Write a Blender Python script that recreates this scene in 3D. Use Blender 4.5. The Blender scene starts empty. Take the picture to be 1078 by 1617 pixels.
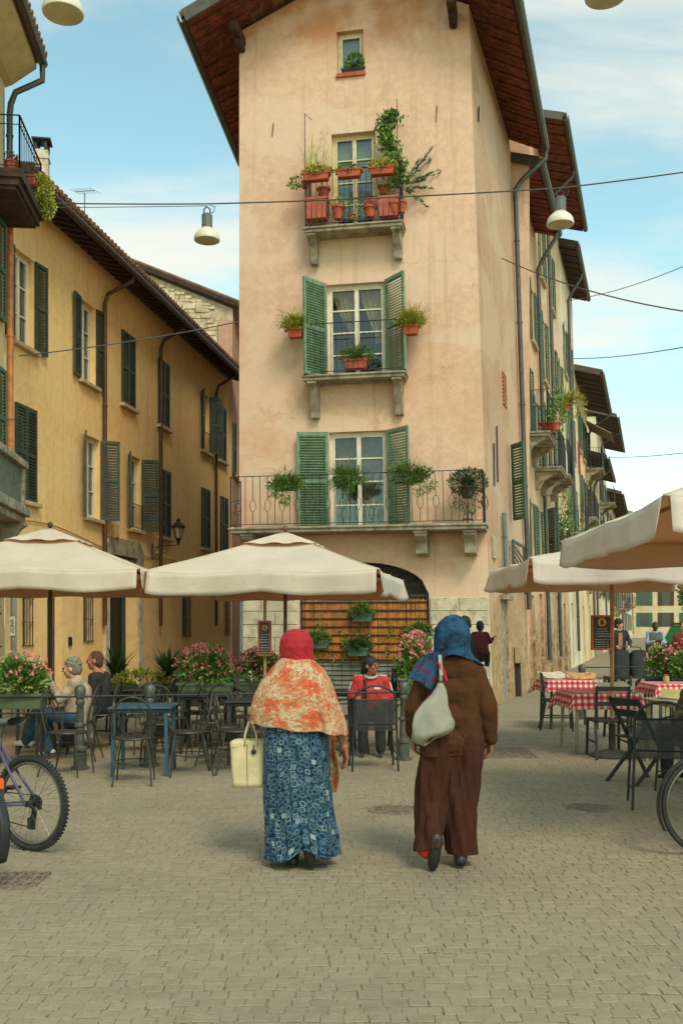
import bpy, bmesh, math, random
import numpy as np
from mathutils import Vector, Matrix, noise

rnd = random.Random(11)
S = bpy.context.scene
COL = S.collection
PI = math.pi

# ------------------------------------------------------------------ camera
F, HZ, CX, EYE = 1572.0, 990.0, 539.0, 1.57      # focal length (px of the photo), horizon, centre, eye height
cam = bpy.data.cameras.new('camera')
cam.sensor_width = 36.0
cam.lens = 36.0 * F / 1617.0
cam.shift_y = (HZ - 808.5) / 1617.0
cam.clip_start = 0.05
cam.clip_end = 12000.0
camo = bpy.data.objects.new('camera', cam)
COL.objects.link(camo)
camo.location = (0, 0, EYE)
camo.rotation_euler = (PI / 2, 0, 0)
S.camera = camo

# ------------------------------------------------------------------ sky, sun, exposure
SUN_EL, SUN_AZ = math.radians(48), math.radians(157)      # azimuth from +Y, clockwise: behind the camera, to its right
w = bpy.data.worlds.new('World')
S.world = w
w.use_nodes = True
nt = w.node_tree
nt.nodes.clear()
def wn(t, **k):
    n = nt.nodes.new(t)
    for a, v in k.items():
        setattr(n, a, v)
    return n
out = wn('ShaderNodeOutputWorld')
bg = wn('ShaderNodeBackground')
bg.inputs[1].default_value = 0.13
sky = wn('ShaderNodeTexSky', sky_type='NISHITA', sun_disc=False)
sky.sun_elevation = SUN_EL
sky.sun_rotation = SUN_AZ
sky.altitude = 100
sky.air_density = 1.0
sky.dust_density = 0.6
sky.ozone_density = 1.0
geo = wn('ShaderNodeTexCoord')
sep = wn('ShaderNodeSeparateXYZ')
nt.links.new(geo.outputs['Generated'], sep.inputs[0])
zz = wn('ShaderNodeMath', operation='ADD'); zz.inputs[1].default_value = 0.16
nt.links.new(sep.outputs[2], zz.inputs[0])
zc = wn('ShaderNodeMath', operation='MAXIMUM'); zc.inputs[1].default_value = 0.05
nt.links.new(zz.outputs[0], zc.inputs[0])
dv = wn('ShaderNodeVectorMath', operation='DIVIDE')
nt.links.new(geo.outputs['Generated'], dv.inputs[0])
cmb = wn('ShaderNodeCombineXYZ')
for i in range(3):
    nt.links.new(zc.outputs[0], cmb.inputs[i])
nt.links.new(cmb.outputs[0], dv.inputs[1])
mp = wn('ShaderNodeMapping')
mp.inputs['Location'].default_value = (5.3, 2.1, 0.0)
mp.inputs['Rotation'].default_value = (0, 0, math.radians(12))
mp.inputs['Scale'].default_value = (0.62, 1.25, 1.0)
nt.links.new(dv.outputs[0], mp.inputs[0])
n1 = wn('ShaderNodeTexNoise'); n1.inputs['Scale'].default_value = 1.55; n1.inputs['Detail'].default_value = 8
n1.inputs['Roughness'].default_value = 0.56; n1.inputs['Distortion'].default_value = 0.35
nt.links.new(mp.outputs[0], n1.inputs['Vector'])
n2 = wn('ShaderNodeTexNoise'); n2.inputs['Scale'].default_value = 0.42; n2.inputs['Detail'].default_value = 2
nt.links.new(mp.outputs[0], n2.inputs['Vector'])
ad = wn('ShaderNodeMath', operation='MULTIPLY_ADD'); ad.inputs[1].default_value = 0.9
nt.links.new(n2.outputs[0], ad.inputs[0]); nt.links.new(n1.outputs[0], ad.inputs[2])
rmp = wn('ShaderNodeMapRange', interpolation_type='SMOOTHSTEP')
rmp.inputs[1].default_value = 0.88; rmp.inputs[2].default_value = 1.12
rmp.inputs[3].default_value = 0.0; rmp.inputs[4].default_value = 0.9
nt.links.new(ad.outputs[0], rmp.inputs[0])
tint = wn('ShaderNodeMix', data_type='RGBA', blend_type='MULTIPLY'); tint.inputs[0].default_value = 1.0
nt.links.new(sky.outputs[0], tint.inputs[6]); tint.inputs[7].default_value = (1.68, 1.90, 1.34, 1)
mx = wn('ShaderNodeMix', data_type='RGBA')
nt.links.new(rmp.outputs[0], mx.inputs[0]); nt.links.new(tint.outputs[2], mx.inputs[6])
mx.inputs[7].default_value = (5.7, 5.6, 4.9, 1)
nt.links.new(mx.outputs[2], bg.inputs[0]); nt.links.new(bg.outputs[0], out.inputs[0])

sl = bpy.data.lights.new('sun', 'SUN')
sl.energy = 1.5
sl.angle = math.radians(18)
sl.color = (1.0, 0.91, 0.77)
so = bpy.data.objects.new('sun', sl)
COL.objects.link(so)
so.location = (6, -10, 30)
sdir = Vector((math.sin(SUN_AZ) * math.cos(SUN_EL), math.cos(SUN_AZ) * math.cos(SUN_EL), math.sin(SUN_EL)))
so.rotation_euler = sdir.to_track_quat('Z', 'Y').to_euler()

S.view_settings.view_transform = 'Standard'
S.view_settings.look = 'None'
S.view_settings.gamma = 1.0
S.view_settings.exposure = 0.42
S.view_settings.use_curve_mapping = False
S.cycles.use_denoising = True
S.cycles.max_bounces = 6
S.cycles.transparent_max_bounces = 12
S.cycles.caustics_reflective = False
S.cycles.caustics_refractive = False

# ------------------------------------------------------------------ helpers
def at(px, py, d):
    """world point seen at photo pixel (px, py) at depth d"""
    return Vector(((px - CX) * d / F, d, EYE + (HZ - py) * d / F))

def lin(c):
    r = []
    for v in c[:3]:
        v /= 255.0
        r.append(v / 12.92 if v <= 0.04045 else ((v + 0.055) / 1.055) ** 2.4)
    return tuple(r) + (1.0,)

class Fr:
    """a facade frame: u along the wall, n outwards, z up; lean(u, z) -> (du, dn)"""
    def __init__(s, O, u, lean=None, flip=1):
        s.O = Vector((O[0], O[1], 0)); s.u = Vector((u[0], u[1], 0)).normalized()
        s.n = Vector((s.u.y, -s.u.x, 0)) * flip; s.lean = lean
    def p(s, u, n, z):
        if s.lean:
            du, dn = s.lean(u, z); u += du; n += dn
        v = s.O + s.u * u + s.n * n
        return Vector((v.x, v.y, z))
    def hit(s, px, py, n=0.0):
        """(u, z) of the wall point (pushed out by n) seen at a photo pixel"""
        sx = (px - CX) / F
        u, z = 0.0, 3.0
        for k in range(6):
            du, dn = s.lean(u, z) if s.lean else (0, 0)
            O = s.O + s.n * (n + dn) + s.u * du
            u = (sx * O.y - O.x) / (s.u.x - sx * s.u.y)
            d = O.y + u * s.u.y
            z = EYE + (HZ - py) * d / F
        return u, z

class MB:
    def __init__(s):
        s.v = []; s.f = []; s.m = []; s.uv = None; s.cm = 0
    def add(s, vs, fs):
        b = len(s.v); s.v.extend([tuple(x) for x in vs])
        for f in fs:
            s.f.append(tuple(i + b for i in f)); s.m.append(s.cm)
        return s
    def box(s, c, d, rz=0, R=None):
        x, y, z = d[0] / 2, d[1] / 2, d[2] / 2
        M = R if R is not None else Matrix.Rotation(rz, 3, 'Z')
        c = Vector(c)
        vs = [c + M @ Vector(q) for q in ((-x,-y,-z),(x,-y,-z),(x,y,-z),(-x,y,-z),(-x,-y,z),(x,-y,z),(x,y,z),(-x,y,z))]
        return s.add(vs, BOXF)
    def hexa(s, vs):
        return s.add(vs, BOXF)
    def fbox(s, fr, u0, u1, n0, n1, z0, z1):
        return s.add([fr.p(u0,n1,z0), fr.p(u1,n1,z0), fr.p(u1,n0,z0), fr.p(u0,n0,z0), fr.p(u0,n1,z1), fr.p(u1,n1,z1), fr.p(u1,n0,z1), fr.p(u0,n0,z1)], BOXF)
    def bar(s, a, b, wd, th=None, up=(0, 0, 1)):
        a, b = Vector(a), Vector(b); d = (b - a)
        L = d.length
        if L < 1e-6: return s
        d.normalize(); up = Vector(up)
        if abs(d.dot(up)) > 0.98: up = Vector((0, 1, 0))
        x = d.cross(up).normalized(); y = x.cross(d)
        th = th or wd
        x = x * wd / 2; y = y * th / 2
        return s.add([a-x-y, a+x-y, b+x-y, b-x-y, a-x+y, a+x+y, b+x+y, b-x+y], BOXF)
    def tube(s, pts, r, seg=8, closed=False, cap=True):
        pts = [Vector(p) for p in pts]; n = len(pts)
        rs = r if isinstance(r, (list, tuple)) else [r] * n
        base = len(s.v); prev = None
        for i, p in enumerate(pts):
            if closed: t = pts[(i + 1) % n] - pts[i - 1]
            else: t = pts[min(i + 1, n - 1)] - pts[max(i - 1, 0)]
            if t.length < 1e-9: t = Vector((0, 0, 1))
            t.normalize()
            if prev is None:
                up = Vector((0, 0, 1)) if abs(t.z) < 0.9 else Vector((1, 0, 0))
                x = t.cross(up).normalized()
            else:
                x = prev - t * prev.dot(t)
                x = x.normalized() if x.length > 1e-6 else t.orthogonal().normalized()
            prev = x; y = t.cross(x)
            for k in range(seg):
                a = 2 * PI * k / seg
                s.v.append(tuple(p + (x * math.cos(a) + y * math.sin(a)) * rs[i]))
        m = n if closed else n - 1
        for i in range(m):
            for k in range(seg):
                a = base + i * seg + k; b = base + i * seg + (k + 1) % seg
                j = (i + 1) % n
                s.f.append((a, b, base + j * seg + (k + 1) % seg, base + j * seg + k)); s.m.append(s.cm)
        if cap and not closed:
            s.f.append(tuple(base + k for k in range(seg))[::-1]); s.m.append(s.cm)
            s.f.append(tuple(base + (n - 1) * seg + k for k in range(seg))); s.m.append(s.cm)
        return s
    def lathe(s, prof, c=(0, 0, 0), seg=16, M=None):
        c = Vector(c); base = len(s.v); n = len(prof)
        for r, z in prof:
            for k in range(seg):
                a = 2 * PI * k / seg
                q = Vector((r * math.cos(a), r * math.sin(a), z))
                s.v.append(tuple(c + (M @ q if M else q)))
        for i in range(n - 1):
            for k in range(seg):
                a = base + i * seg + k; b = base + i * seg + (k + 1) % seg
                s.f.append((a, b, b + seg, a + seg)); s.m.append(s.cm)
        s.f.append(tuple(base + k for k in range(seg))[::-1]); s.m.append(s.cm)
        s.f.append(tuple(base + (n - 1) * seg + k for k in range(seg))); s.m.append(s.cm)
        return s
    def prism(s, A, B):
        """two matching outlines joined"""
        n = len(A); base = len(s.v)
        s.v.extend([tuple(p) for p in A]); s.v.extend([tuple(p) for p in B])
        s.f.append(tuple(base + i for i in range(n))[::-1]); s.f.append(tuple(base + n + i for i in range(n)))
        for i in range(n):
            j = (i + 1) % n
            s.f.append((base + i, base + j, base + n + j, base + n + i))
        s.m.extend([s.cm] * (n + 2))
        return s
    def grid(s, fn, nu, nv, closed=False, uvs=None):
        """surface fn(u, v), u and v in 0..1, v wraps when closed"""
        base = len(s.v); cols = nv if closed else nv + 1
        if uvs and s.uv is None: s.uv = {}
        for i in range(nu + 1):
            for j in range(cols):
                s.v.append(tuple(fn(i / nu, j / nv)))
        for i in range(nu):
            for j in range(nv):
                a = base + i * cols + j; b = base + i * cols + (j + 1) % cols
                if uvs:
                    s.uv[len(s.f)] = [uvs(i / nu, j / nv), uvs(i / nu, (j + 1) / nv), uvs((i + 1) / nu, (j + 1) / nv), uvs((i + 1) / nu, j / nv)]
                s.f.append((a, b, b + cols, a + cols)); s.m.append(s.cm)
        return s
    def ball(s, c, r, seg=12, rings=8):
        if not isinstance(r, (tuple, list)): r = (r, r, r)
        c = Vector(c)
        def fn(u, v):
            a, b = PI * (u - 0.5), 2 * PI * v
            return c + Vector((r[0] * math.cos(a) * math.cos(b), r[1] * math.cos(a) * math.sin(b), r[2] * math.sin(a)))
        return s.grid(fn, rings, seg, True)
    def mesh(s, name):
        me = bpy.data.meshes.new(name)
        me.from_pydata(s.v, [], s.f)
        if any(s.m): me.polygons.foreach_set('material_index', s.m)
        if s.uv:
            ul = me.uv_layers.new(name='UVMap')
            for p in me.polygons:
                q = s.uv.get(p.index)
                if q:
                    for k, li in enumerate(p.loop_indices): ul.data[li].uv = q[k]
        me.update()
        return me
    def build(s, name, mat, parent=None, smooth=False, local=False, bevel=0, sub=0, solid=0, angle=None):
        me = s.mesh(name)
        return link(name, me, mat, parent, smooth, local, bevel, sub, solid, angle)

BOXF = [(0, 3, 2, 1), (4, 5, 6, 7), (0, 1, 5, 4), (1, 2, 6, 5), (2, 3, 7, 6), (3, 0, 4, 7)]
WM = {}          # world matrix of every object built here

def link(name, me, mat, parent=None, smooth=False, local=False, bevel=0, sub=0, solid=0, angle=None):
    o = bpy.data.objects.new(name, me)
    for m in (mat if isinstance(mat, (list, tuple)) else [mat]): me.materials.append(m)
    if smooth or sub:
        me.polygons.foreach_set('use_smooth', [True] * len(me.polygons))
        if angle: me.set_sharp_from_angle(angle=math.radians(angle))
    COL.objects.link(o)
    put(o, parent, local)
    if solid:
        m = o.modifiers.new('solid', 'SOLIDIFY'); m.thickness = solid; m.offset = 0
    if bevel:
        m = o.modifiers.new('bevel', 'BEVEL'); m.width = bevel; m.segments = 1; m.limit_method = 'ANGLE'; m.angle_limit = 0.7
    if sub:
        m = o.modifiers.new('sub', 'SUBSURF'); m.levels = sub; m.render_levels = sub
    return o

def put(o, parent, local=False):
    if parent is not None:
        o.parent = parent
        if local: WM[o.name] = WM[parent.name].copy()
        else:
            o.matrix_parent_inverse = WM[parent.name].inverted(); WM[o.name] = Matrix.Identity(4)
    else: WM[o.name] = Matrix.Identity(4)

def tag(o, label, cat, group=None, kind=None):
    if label: o['label'] = label
    if cat: o['category'] = cat
    if group: o['group'] = group
    if kind: o['kind'] = kind
    return o

def thing(name, label, cat, loc=(0, 0, 0), rz=0, group=None):
    o = bpy.data.objects.new(name, None)
    o.empty_display_size = 0.1
    COL.objects.link(o)
    o.location = loc; o.rotation_euler = (0, 0, rz)
    WM[o.name] = Matrix.Translation(Vector(loc)) @ Matrix.Rotation(rz, 4, 'Z')
    return tag(o, label, cat, group)

def copy_tree(src, loc, rz, label, parent=None, scale=None):
    c = src.copy(); COL.objects.link(c)
    if parent is None:
        c.location = loc; c.rotation_euler = (0, 0, rz)
        if scale: c.scale = (scale, scale, scale)
        if label: c['label'] = label
    else: c.parent = parent
    for ch in list(src.children): copy_tree(ch, None, 0, None, c)
    return c

def struct(o):
    o['kind'] = 'structure'; return o

# ------------------------------------------------------------------ materials
MC = {}
class NT:
    def __init__(s, m):
        s.t = m.node_tree; s.b = s.t.nodes['Principled BSDF']
    def n(s, t, **k):
        q = s.t.nodes.new(t)
        for a, v in k.items():
            if a == 'I':
                for i, x in v.items(): q.inputs[i].default_value = x
            else: setattr(q, a, v)
        return q
    def l(s, a, b): s.t.links.new(a, b)
    def pos(s, mode='world', scale=None):
        if mode == 'world': o = s.n('ShaderNodeNewGeometry').outputs['Position']
        elif mode == 'uv': o = s.n('ShaderNodeTexCoord').outputs['UV']
        else: o = s.n('ShaderNodeTexCoord').outputs['Object']
        if scale:
            mp = s.n('ShaderNodeMapping'); mp.inputs['Scale'].default_value = scale
            s.l(o, mp.inputs[0]); o = mp.outputs[0]
        return o
    def noise(s, vec, scale, detail=4, rough=0.55, lo=0.35, hi=0.65):
        q = s.n('ShaderNodeTexNoise', I={'Scale': scale, 'Detail': detail, 'Roughness': rough})
        s.l(vec, q.inputs['Vector'])
        return s.rng(q.outputs[0], lo, hi)
    def rng(s, o, lo, hi, a=0.0, b=1.0, smooth=True):
        r = s.n('ShaderNodeMapRange', interpolation_type='SMOOTHSTEP' if smooth else 'LINEAR')
        r.inputs[1].default_value = lo; r.inputs[2].default_value = hi; r.inputs[3].default_value = a; r.inputs[4].default_value = b
        s.l(o, r.inputs[0]); return r.outputs[0]
    def math(s, op, a, b=None, c=None):
        q = s.n('ShaderNodeMath', operation=op)
        for i, x in enumerate((a, b, c)):
            if x is None: continue
            if isinstance(x, (int, float)): q.inputs[i].default_value = x
            else: s.l(x, q.inputs[i])
        return q.outputs[0]
    def mix(s, fac, a, b, blend='MIX'):
        q = s.n('ShaderNodeMix', data_type='RGBA', blend_type=blend)
        for i, x in ((0, fac), (6, a), (7, b)):
            if isinstance(x, (int, float)): q.inputs[i].default_value = x
            elif isinstance(x, tuple): q.inputs[i].default_value = x
            else: s.l(x, q.inputs[i])
        return q.outputs[2]
    def bump(s, h, strength, dist=0.01):
        q = s.n('ShaderNodeBump', I={'Strength': strength, 'Distance': dist})
        s.l(h, q.inputs['Height']); s.l(q.outputs[0], s.b.inputs['Normal'])
    def col(s, c):
        s.l(c, s.b.inputs['Base Color'])

def newmat(name):
    m = bpy.data.materials.new(name); m.use_nodes = True
    MC[name] = m
    return m, NT(m)

def mat(name, col, rough=0.75, var=0.12, scale=6.0, bump=0.0, bscale=60.0, metal=0.0, island=0.0, col2=None, mode='obj', spec=0.5, c2f=(0.45, 0.7), sheen=0):
    if name in MC: return MC[name]
    m, t = newmat(name)
    c = lin(col)
    p = t.pos(mode)
    f = t.noise(p, scale)
    dark = tuple(x * (1 - var) for x in c[:3]) + (1,)
    lite = tuple(min(1, x * (1 + var)) for x in c[:3]) + (1,)
    o = t.mix(f, dark, lite)
    if col2:
        f2 = t.noise(p, scale * 2.3, 5, 0.6, c2f[0], c2f[1])
        o = t.mix(f2, o, lin(col2))
    if island:
        g = t.n('ShaderNodeNewGeometry').outputs['Random Per Island']
        h = t.n('ShaderNodeHueSaturation')
        t.l(t.rng(g, 0, 1, 1 - island, 1 + island, False), h.inputs['Value'])
        gg = t.math('FRACT', t.math('MULTIPLY', g, 17.3))
        t.l(t.rng(gg, 0, 1, 0.5 - island * 0.06, 0.5 + island * 0.06, False), h.inputs['Hue'])
        t.l(o, h.inputs['Color']); o = h.outputs[0]
    t.col(o)
    t.b.inputs['Roughness'].default_value = rough
    t.b.inputs['Metallic'].default_value = metal
    t.b.inputs['Specular IOR Level'].default_value = spec
    if sheen: t.b.inputs['Sheen Weight'].default_value = sheen
    if bump: t.bump(t.noise(p, bscale, 4, 0.6, 0.2, 0.8), bump)
    return m

def plaster(name, base, stain, pale, stain_amt=0.5, pale_amt=0.5, bump=0.25, damp=None, seed=0.0, topst=None):
    """weathered render: blotches of an older coat, rain streaks, fine grain"""
    if name in MC: return MC[name]
    m, t = newmat(name)
    p0 = t.pos('world')
    mpn = t.n('ShaderNodeMapping'); mpn.inputs['Location'].default_value = (seed, seed * 1.7, seed * 0.6)
    t.l(p0, mpn.inputs[0]); p = mpn.outputs[0]
    c = lin(base)
    o = t.mix(t.noise(p, 7.0, 6, 0.65, 0.25, 0.75), tuple(x * 0.88 for x in c[:3]) + (1,), tuple(min(1, x * 1.08) for x in c[:3]) + (1,))
    f = t.noise(p, 0.42, 6, 0.62, 0.46, 0.66)
    o = t.mix(t.math('MULTIPLY', f, stain_amt), o, lin(stain))
    pp = t.n('ShaderNodeMapping'); pp.inputs['Scale'].default_value = (0.55, 0.55, 0.9); pp.inputs['Location'].default_value = (4.2 + seed, 1.3, 7.7)
    t.l(p0, pp.inputs[0])
    f = t.noise(pp.outputs[0], 0.8, 4, 0.45, 0.5, 0.535)
    o = t.mix(t.math('MULTIPLY', f, pale_amt), o, lin(pale))
    st = t.n('ShaderNodeMapping'); st.inputs['Scale'].default_value = (2.4, 2.4, 0.12)
    t.l(p, st.inputs[0])
    f = t.noise(st.outputs[0], 2.2, 5, 0.6, 0.52, 0.78)
    o = t.mix(t.math('MULTIPLY', f, 0.36), o, tuple(x * 0.55 for x in lin(stain)[:3]) + (1,))
    ed = t.n('ShaderNodeTexVoronoi', feature='DISTANCE_TO_EDGE', I={'Scale': .55})      # hairline cracks
    dn_ = t.n('ShaderNodeTexNoise', I={'Scale': 2.6, 'Detail': 6, 'Roughness': .65}); t.l(p, dn_.inputs['Vector'])
    va = t.n('ShaderNodeVectorMath', operation='MULTIPLY_ADD'); va.inputs[1].default_value = (.7, .7, .7)
    t.l(dn_.outputs['Color'], va.inputs[0]); t.l(p, va.inputs[2]); t.l(va.outputs[0], ed.inputs['Vector'])
    ck = t.math('MULTIPLY', t.rng(ed.outputs['Distance'], .0, .006, 1, 0), t.noise(p, .9, 3, .5, .52, .6))
    o = t.mix(t.math('MULTIPLY', ck, .55), o, tuple(x * .45 for x in c[:3]) + (1,))
    if topst:                      # old brown water stain under the roof
        sp = t.n('ShaderNodeSeparateXYZ'); t.l(p0, sp.inputs[0])
        h = t.rng(sp.outputs[2], topst - .9, topst + .1, 0, 1)
        o = t.mix(t.math('MULTIPLY', t.math('MULTIPLY', h, t.noise(p, 1.1, 5, 0.6, 0.36, 0.6)), .7), o, lin((192, 120, 62)))
    if damp:                       # blistered, dirty render over the first metres from the ground
        sp = t.n('ShaderNodeSeparateXYZ'); t.l(p0, sp.inputs[0])
        h = t.rng(sp.outputs[2], damp[1] * 0.35, damp[1], 1, 0)
        nn = t.noise(p, 3.2, 7, 0.7, 0.38, 0.58)
        o = t.mix(t.math('MULTIPLY', h, nn), o, lin(damp[0]))
        nn = t.noise(p, 9.0, 7, 0.7, 0.5, 0.62)
        o = t.mix(t.math('MULTIPLY', t.math('MULTIPLY', h, nn), 0.7), o, lin((84, 72, 56)))
    t.col(o)
    t.b.inputs['Roughness'].default_value = 0.92
    t.b.inputs['Specular IOR Level'].default_value = 0.2
    b = t.math('ADD', t.noise(p, 45, 4, 0.6, 0.2, 0.8), t.math('MULTIPLY', t.noise(p, 3.0, 5, 0.6, 0.2, 0.8), 1.5))
    t.bump(b, bump, 0.02)
    return m

def glass_mat():
    m, t = newmat('window_glass')
    tr = t.n('ShaderNodeBsdfTransparent', I={0: (0.75, 0.8, 0.78, 1)})
    gl = t.n('ShaderNodeBsdfGlossy', I={0: (0.9, 0.95, 1, 1), 1: 0.04})
    fr = t.n('ShaderNodeLayerWeight', I={0: 0.12})
    mxs = t.n('ShaderNodeMixShader')
    t.l(t.rng(fr.outputs['Fresnel'], 0, 1, 0.05, 0.8, False), mxs.inputs[0]); t.l(tr.outputs[0], mxs.inputs[1]); t.l(gl.outputs[0], mxs.inputs[2])
    t.l(mxs.outputs[0], t.t.nodes['Material Output'].inputs[0])
    return m
GLASS = glass_mat()
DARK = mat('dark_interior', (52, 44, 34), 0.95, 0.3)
IRON = mat('wrought_iron', (46, 44, 42), 0.55, 0.25, 20, 0.2, 80, 0.3)
IRON2 = mat('grey_iron', (70, 72, 70), 0.5, 0.2, 20, 0.2, 80, 0.4)
STONE = mat('grey_stone', (158, 146, 122), 0.9, 0.22, 3.0, 0.5, 30, col2=(112, 102, 84), mode='world')
STONE_PALE = mat('pale_stone', (205, 192, 164), 0.9, 0.15, 2.5, 0.4, 30, col2=(168, 152, 124), mode='world')
TERRA = mat('terracotta', (176, 84, 52), 0.85, 0.2, 9, 0.2, 60, col2=(150, 92, 70), c2f=(0.55, 0.75))
WOOD_RED = mat('red_brown_eaves_board', (120, 56, 30), 0.8, 0.4, 5, 0.4, 40, col2=(66, 34, 22), mode='world')
WOOD_DK = mat('dark_rafter', (64, 44, 32), 0.85, 0.3, 6, 0.3, 40)
TILE = mat('roof_tile', (134, 92, 66), 0.9, 0.3, 5, 0.4, 30, col2=(92, 74, 58))
GUTTER = mat('gutter_metal', (92, 84, 72), 0.5, 0.15, 8, 0.1, 40, 0.5)
COPPER = mat('brown_downpipe', (92, 60, 42), 0.5, 0.2, 8, 0.1, 40, 0.3)
ZINC = mat('grey_downpipe', (86, 84, 78), 0.5, 0.15, 8, 0.1, 40, 0.5)
GREEN = mat('shutter_green', (104, 134, 104), 0.65, 0.18, 5, 0.2, 50, col2=(136, 156, 128), c2f=(0.48, 0.72), mode='world')
GREEN_DK = mat('shutter_dark_green', (54, 66, 50), 0.6, 0.22, 4, 0.15, 50, col2=(74, 84, 64), c2f=(0.5, 0.75), mode='world')
GREEN_MID = mat('shutter_mid_green', (54, 92, 66), 0.6, 0.18, 5, 0.15, 50)
WHITE = mat('window_paint', (224, 214, 190), 0.55, 0.08, 9, 0.1, 60)
CREAM = mat('cream_paint', (212, 194, 150), 0.6, 0.1, 9, 0.1, 60)
LEAF = mat('leaf_green', (104, 132, 54), 0.55, 0.25, 8, island=0.45)
LEAF_DK = mat('leaf_dark_green', (62, 92, 44), 0.5, 0.25, 8, island=0.45)
LEAF_YL = mat('leaf_yellow_green', (172, 172, 68), 0.55, 0.25, 8, island=0.4)
PETAL = mat('petal_pink', (226, 128, 134), 0.6, 0.12, 20, island=0.25, col2=(238, 160, 150))
PETAL_RED = mat('petal_red', (206, 74, 70), 0.6, 0.12, 20, island=0.25)
SKIN_M = mat('skin_brown', (150, 96, 68), 0.55, 0.1, 20)
SKIN_L = mat('skin_light', (206, 150, 116), 0.55, 0.1, 20)
SKIN_D = mat('skin_dark', (92, 62, 46), 0.5, 0.1, 20)
HAIR_DK = mat('hair_black', (32, 26, 24), 0.6, 0.2, 60, 0.4, 120)
HAIR_GR = mat('hair_grey', (128, 118, 104), 0.7, 0.3, 40, 0.5, 120)
HAIR_RD = mat('hair_auburn', (122, 70, 44), 0.7, 0.3, 40, 0.5, 120)
BLACK = mat('black_paint', (34, 34, 33), 0.5, 0.15, 9)
# ------------------------------------------------------------------ ground
def ground_mat():
    m, t = newmat('sett_paving')
    p = t.pos('world')
    br = t.n('ShaderNodeTexBrick', offset=0.5, I={'Scale': 1.0, 'Mortar Size': 0.006, 'Mortar Smooth': 0.3, 'Bias': 0.0, 'Brick Width': 0.09, 'Row Height': 0.085,
             'Color1': lin((152, 137, 110)), 'Color2': lin((143, 129, 104)), 'Mortar': lin((130, 116, 92))})
    dn = t.n('ShaderNodeTexNoise', I={'Scale': 1.3, 'Detail': 3})
    t.l(p, dn.inputs['Vector'])
    vm = t.n('ShaderNodeVectorMath', operation='MULTIPLY_ADD'); vm.inputs[1].default_value = (0.12, 0.12, 0)
    t.l(dn.outputs['Color'], vm.inputs[0]); t.l(p, vm.inputs[2])
    t.l(vm.outputs[0], br.inputs['Vector'])
    o = t.mix(t.math('MULTIPLY', t.noise(p, 0.5, 6, 0.6, 0.4, 0.7), 0.4), br.outputs['Color'], lin((116, 108, 88)))
    o = t.mix(t.math('MULTIPLY', t.noise(p, 6, 5, 0.6, 0.45, 0.7), 0.25), o, lin((168, 156, 124)))
    t.col(o)
    t.b.inputs['Roughness'].default_value = 0.85
    t.b.inputs['Specular IOR Level'].default_value = 0.3
    t.bump(t.math('ADD', t.math('MULTIPLY', br.outputs['Fac'], -1.0), t.math('MULTIPLY', t.noise(p, 90, 3, 0.6, 0.2, 0.8), 0.25)), 0.5, 0.008)
    return m
def sett_mat():
    m, t = newmat('worn_sett')
    p = t.pos('world')
    g = t.n('ShaderNodeNewGeometry').outputs['Random Per Island']
    oi = t.n('ShaderNodeObjectInfo').outputs['Random']
    r = t.math('FRACT', t.math('ADD', g, oi))
    o = t.mix(t.rng(r, 0, 1, 0, 1, False), lin((147, 133, 107)), lin((157, 142, 115)))
    o = t.mix(t.math('MULTIPLY', t.noise(p, 0.45, 6, 0.6, 0.42, 0.7), 0.5), o, lin((124, 112, 90)))
    o = t.mix(t.math('MULTIPLY', t.noise(p, 11, 5, 0.65, 0.45, 0.7), 0.3), o, lin((168, 152, 121)))
    o = t.mix(t.math('MULTIPLY', t.noise(p, 1.9, 6, 0.7, 0.55, 0.72), 0.45), o, lin((112, 98, 78)))
    o = t.mix(t.math('MULTIPLY', t.noise(p, 34, 2, 0.5, 0.70, 0.73), 0.6), o, lin((70, 64, 52)))
    o = t.mix(t.math('MULTIPLY', t.noise(p, 140, 3, 0.6, 0.5, 0.7), 0.55), o, lin((104, 94, 76)))
    t.col(o)
    t.b.inputs['Roughness'].default_value = 0.8
    t.b.inputs['Specular IOR Level'].default_value = 0.3
    t.bump(t.math('ADD', t.noise(p, 120, 4, 0.65, 0.2, 0.8), t.math('MULTIPLY', t.noise(p, 22, 4, 0.6, 0.2, 0.8), 2.0)), 0.45, 0.004)
    return m
GM, SM = ground_mat(), sett_mat()
JOINT = mat('joint_sand', (152, 137, 110), 0.95, 0.2, 14, 0.4, 90, col2=(112, 99, 77), mode='world', c2f=(0.4, 0.6))
LOW = -0.0045
g = MB()
g.add([(-400, -60, LOW), (400, -60, LOW), (400, 17.0, LOW), (-400, 17.0, LOW), (400, 2200, LOW), (-400, 2200, LOW)], [(0, 1, 2, 3), (3, 2, 4, 5)])
g.m = [0, 1]
ground = g.build('ground', [JOINT, GM])
struct(ground)

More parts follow.
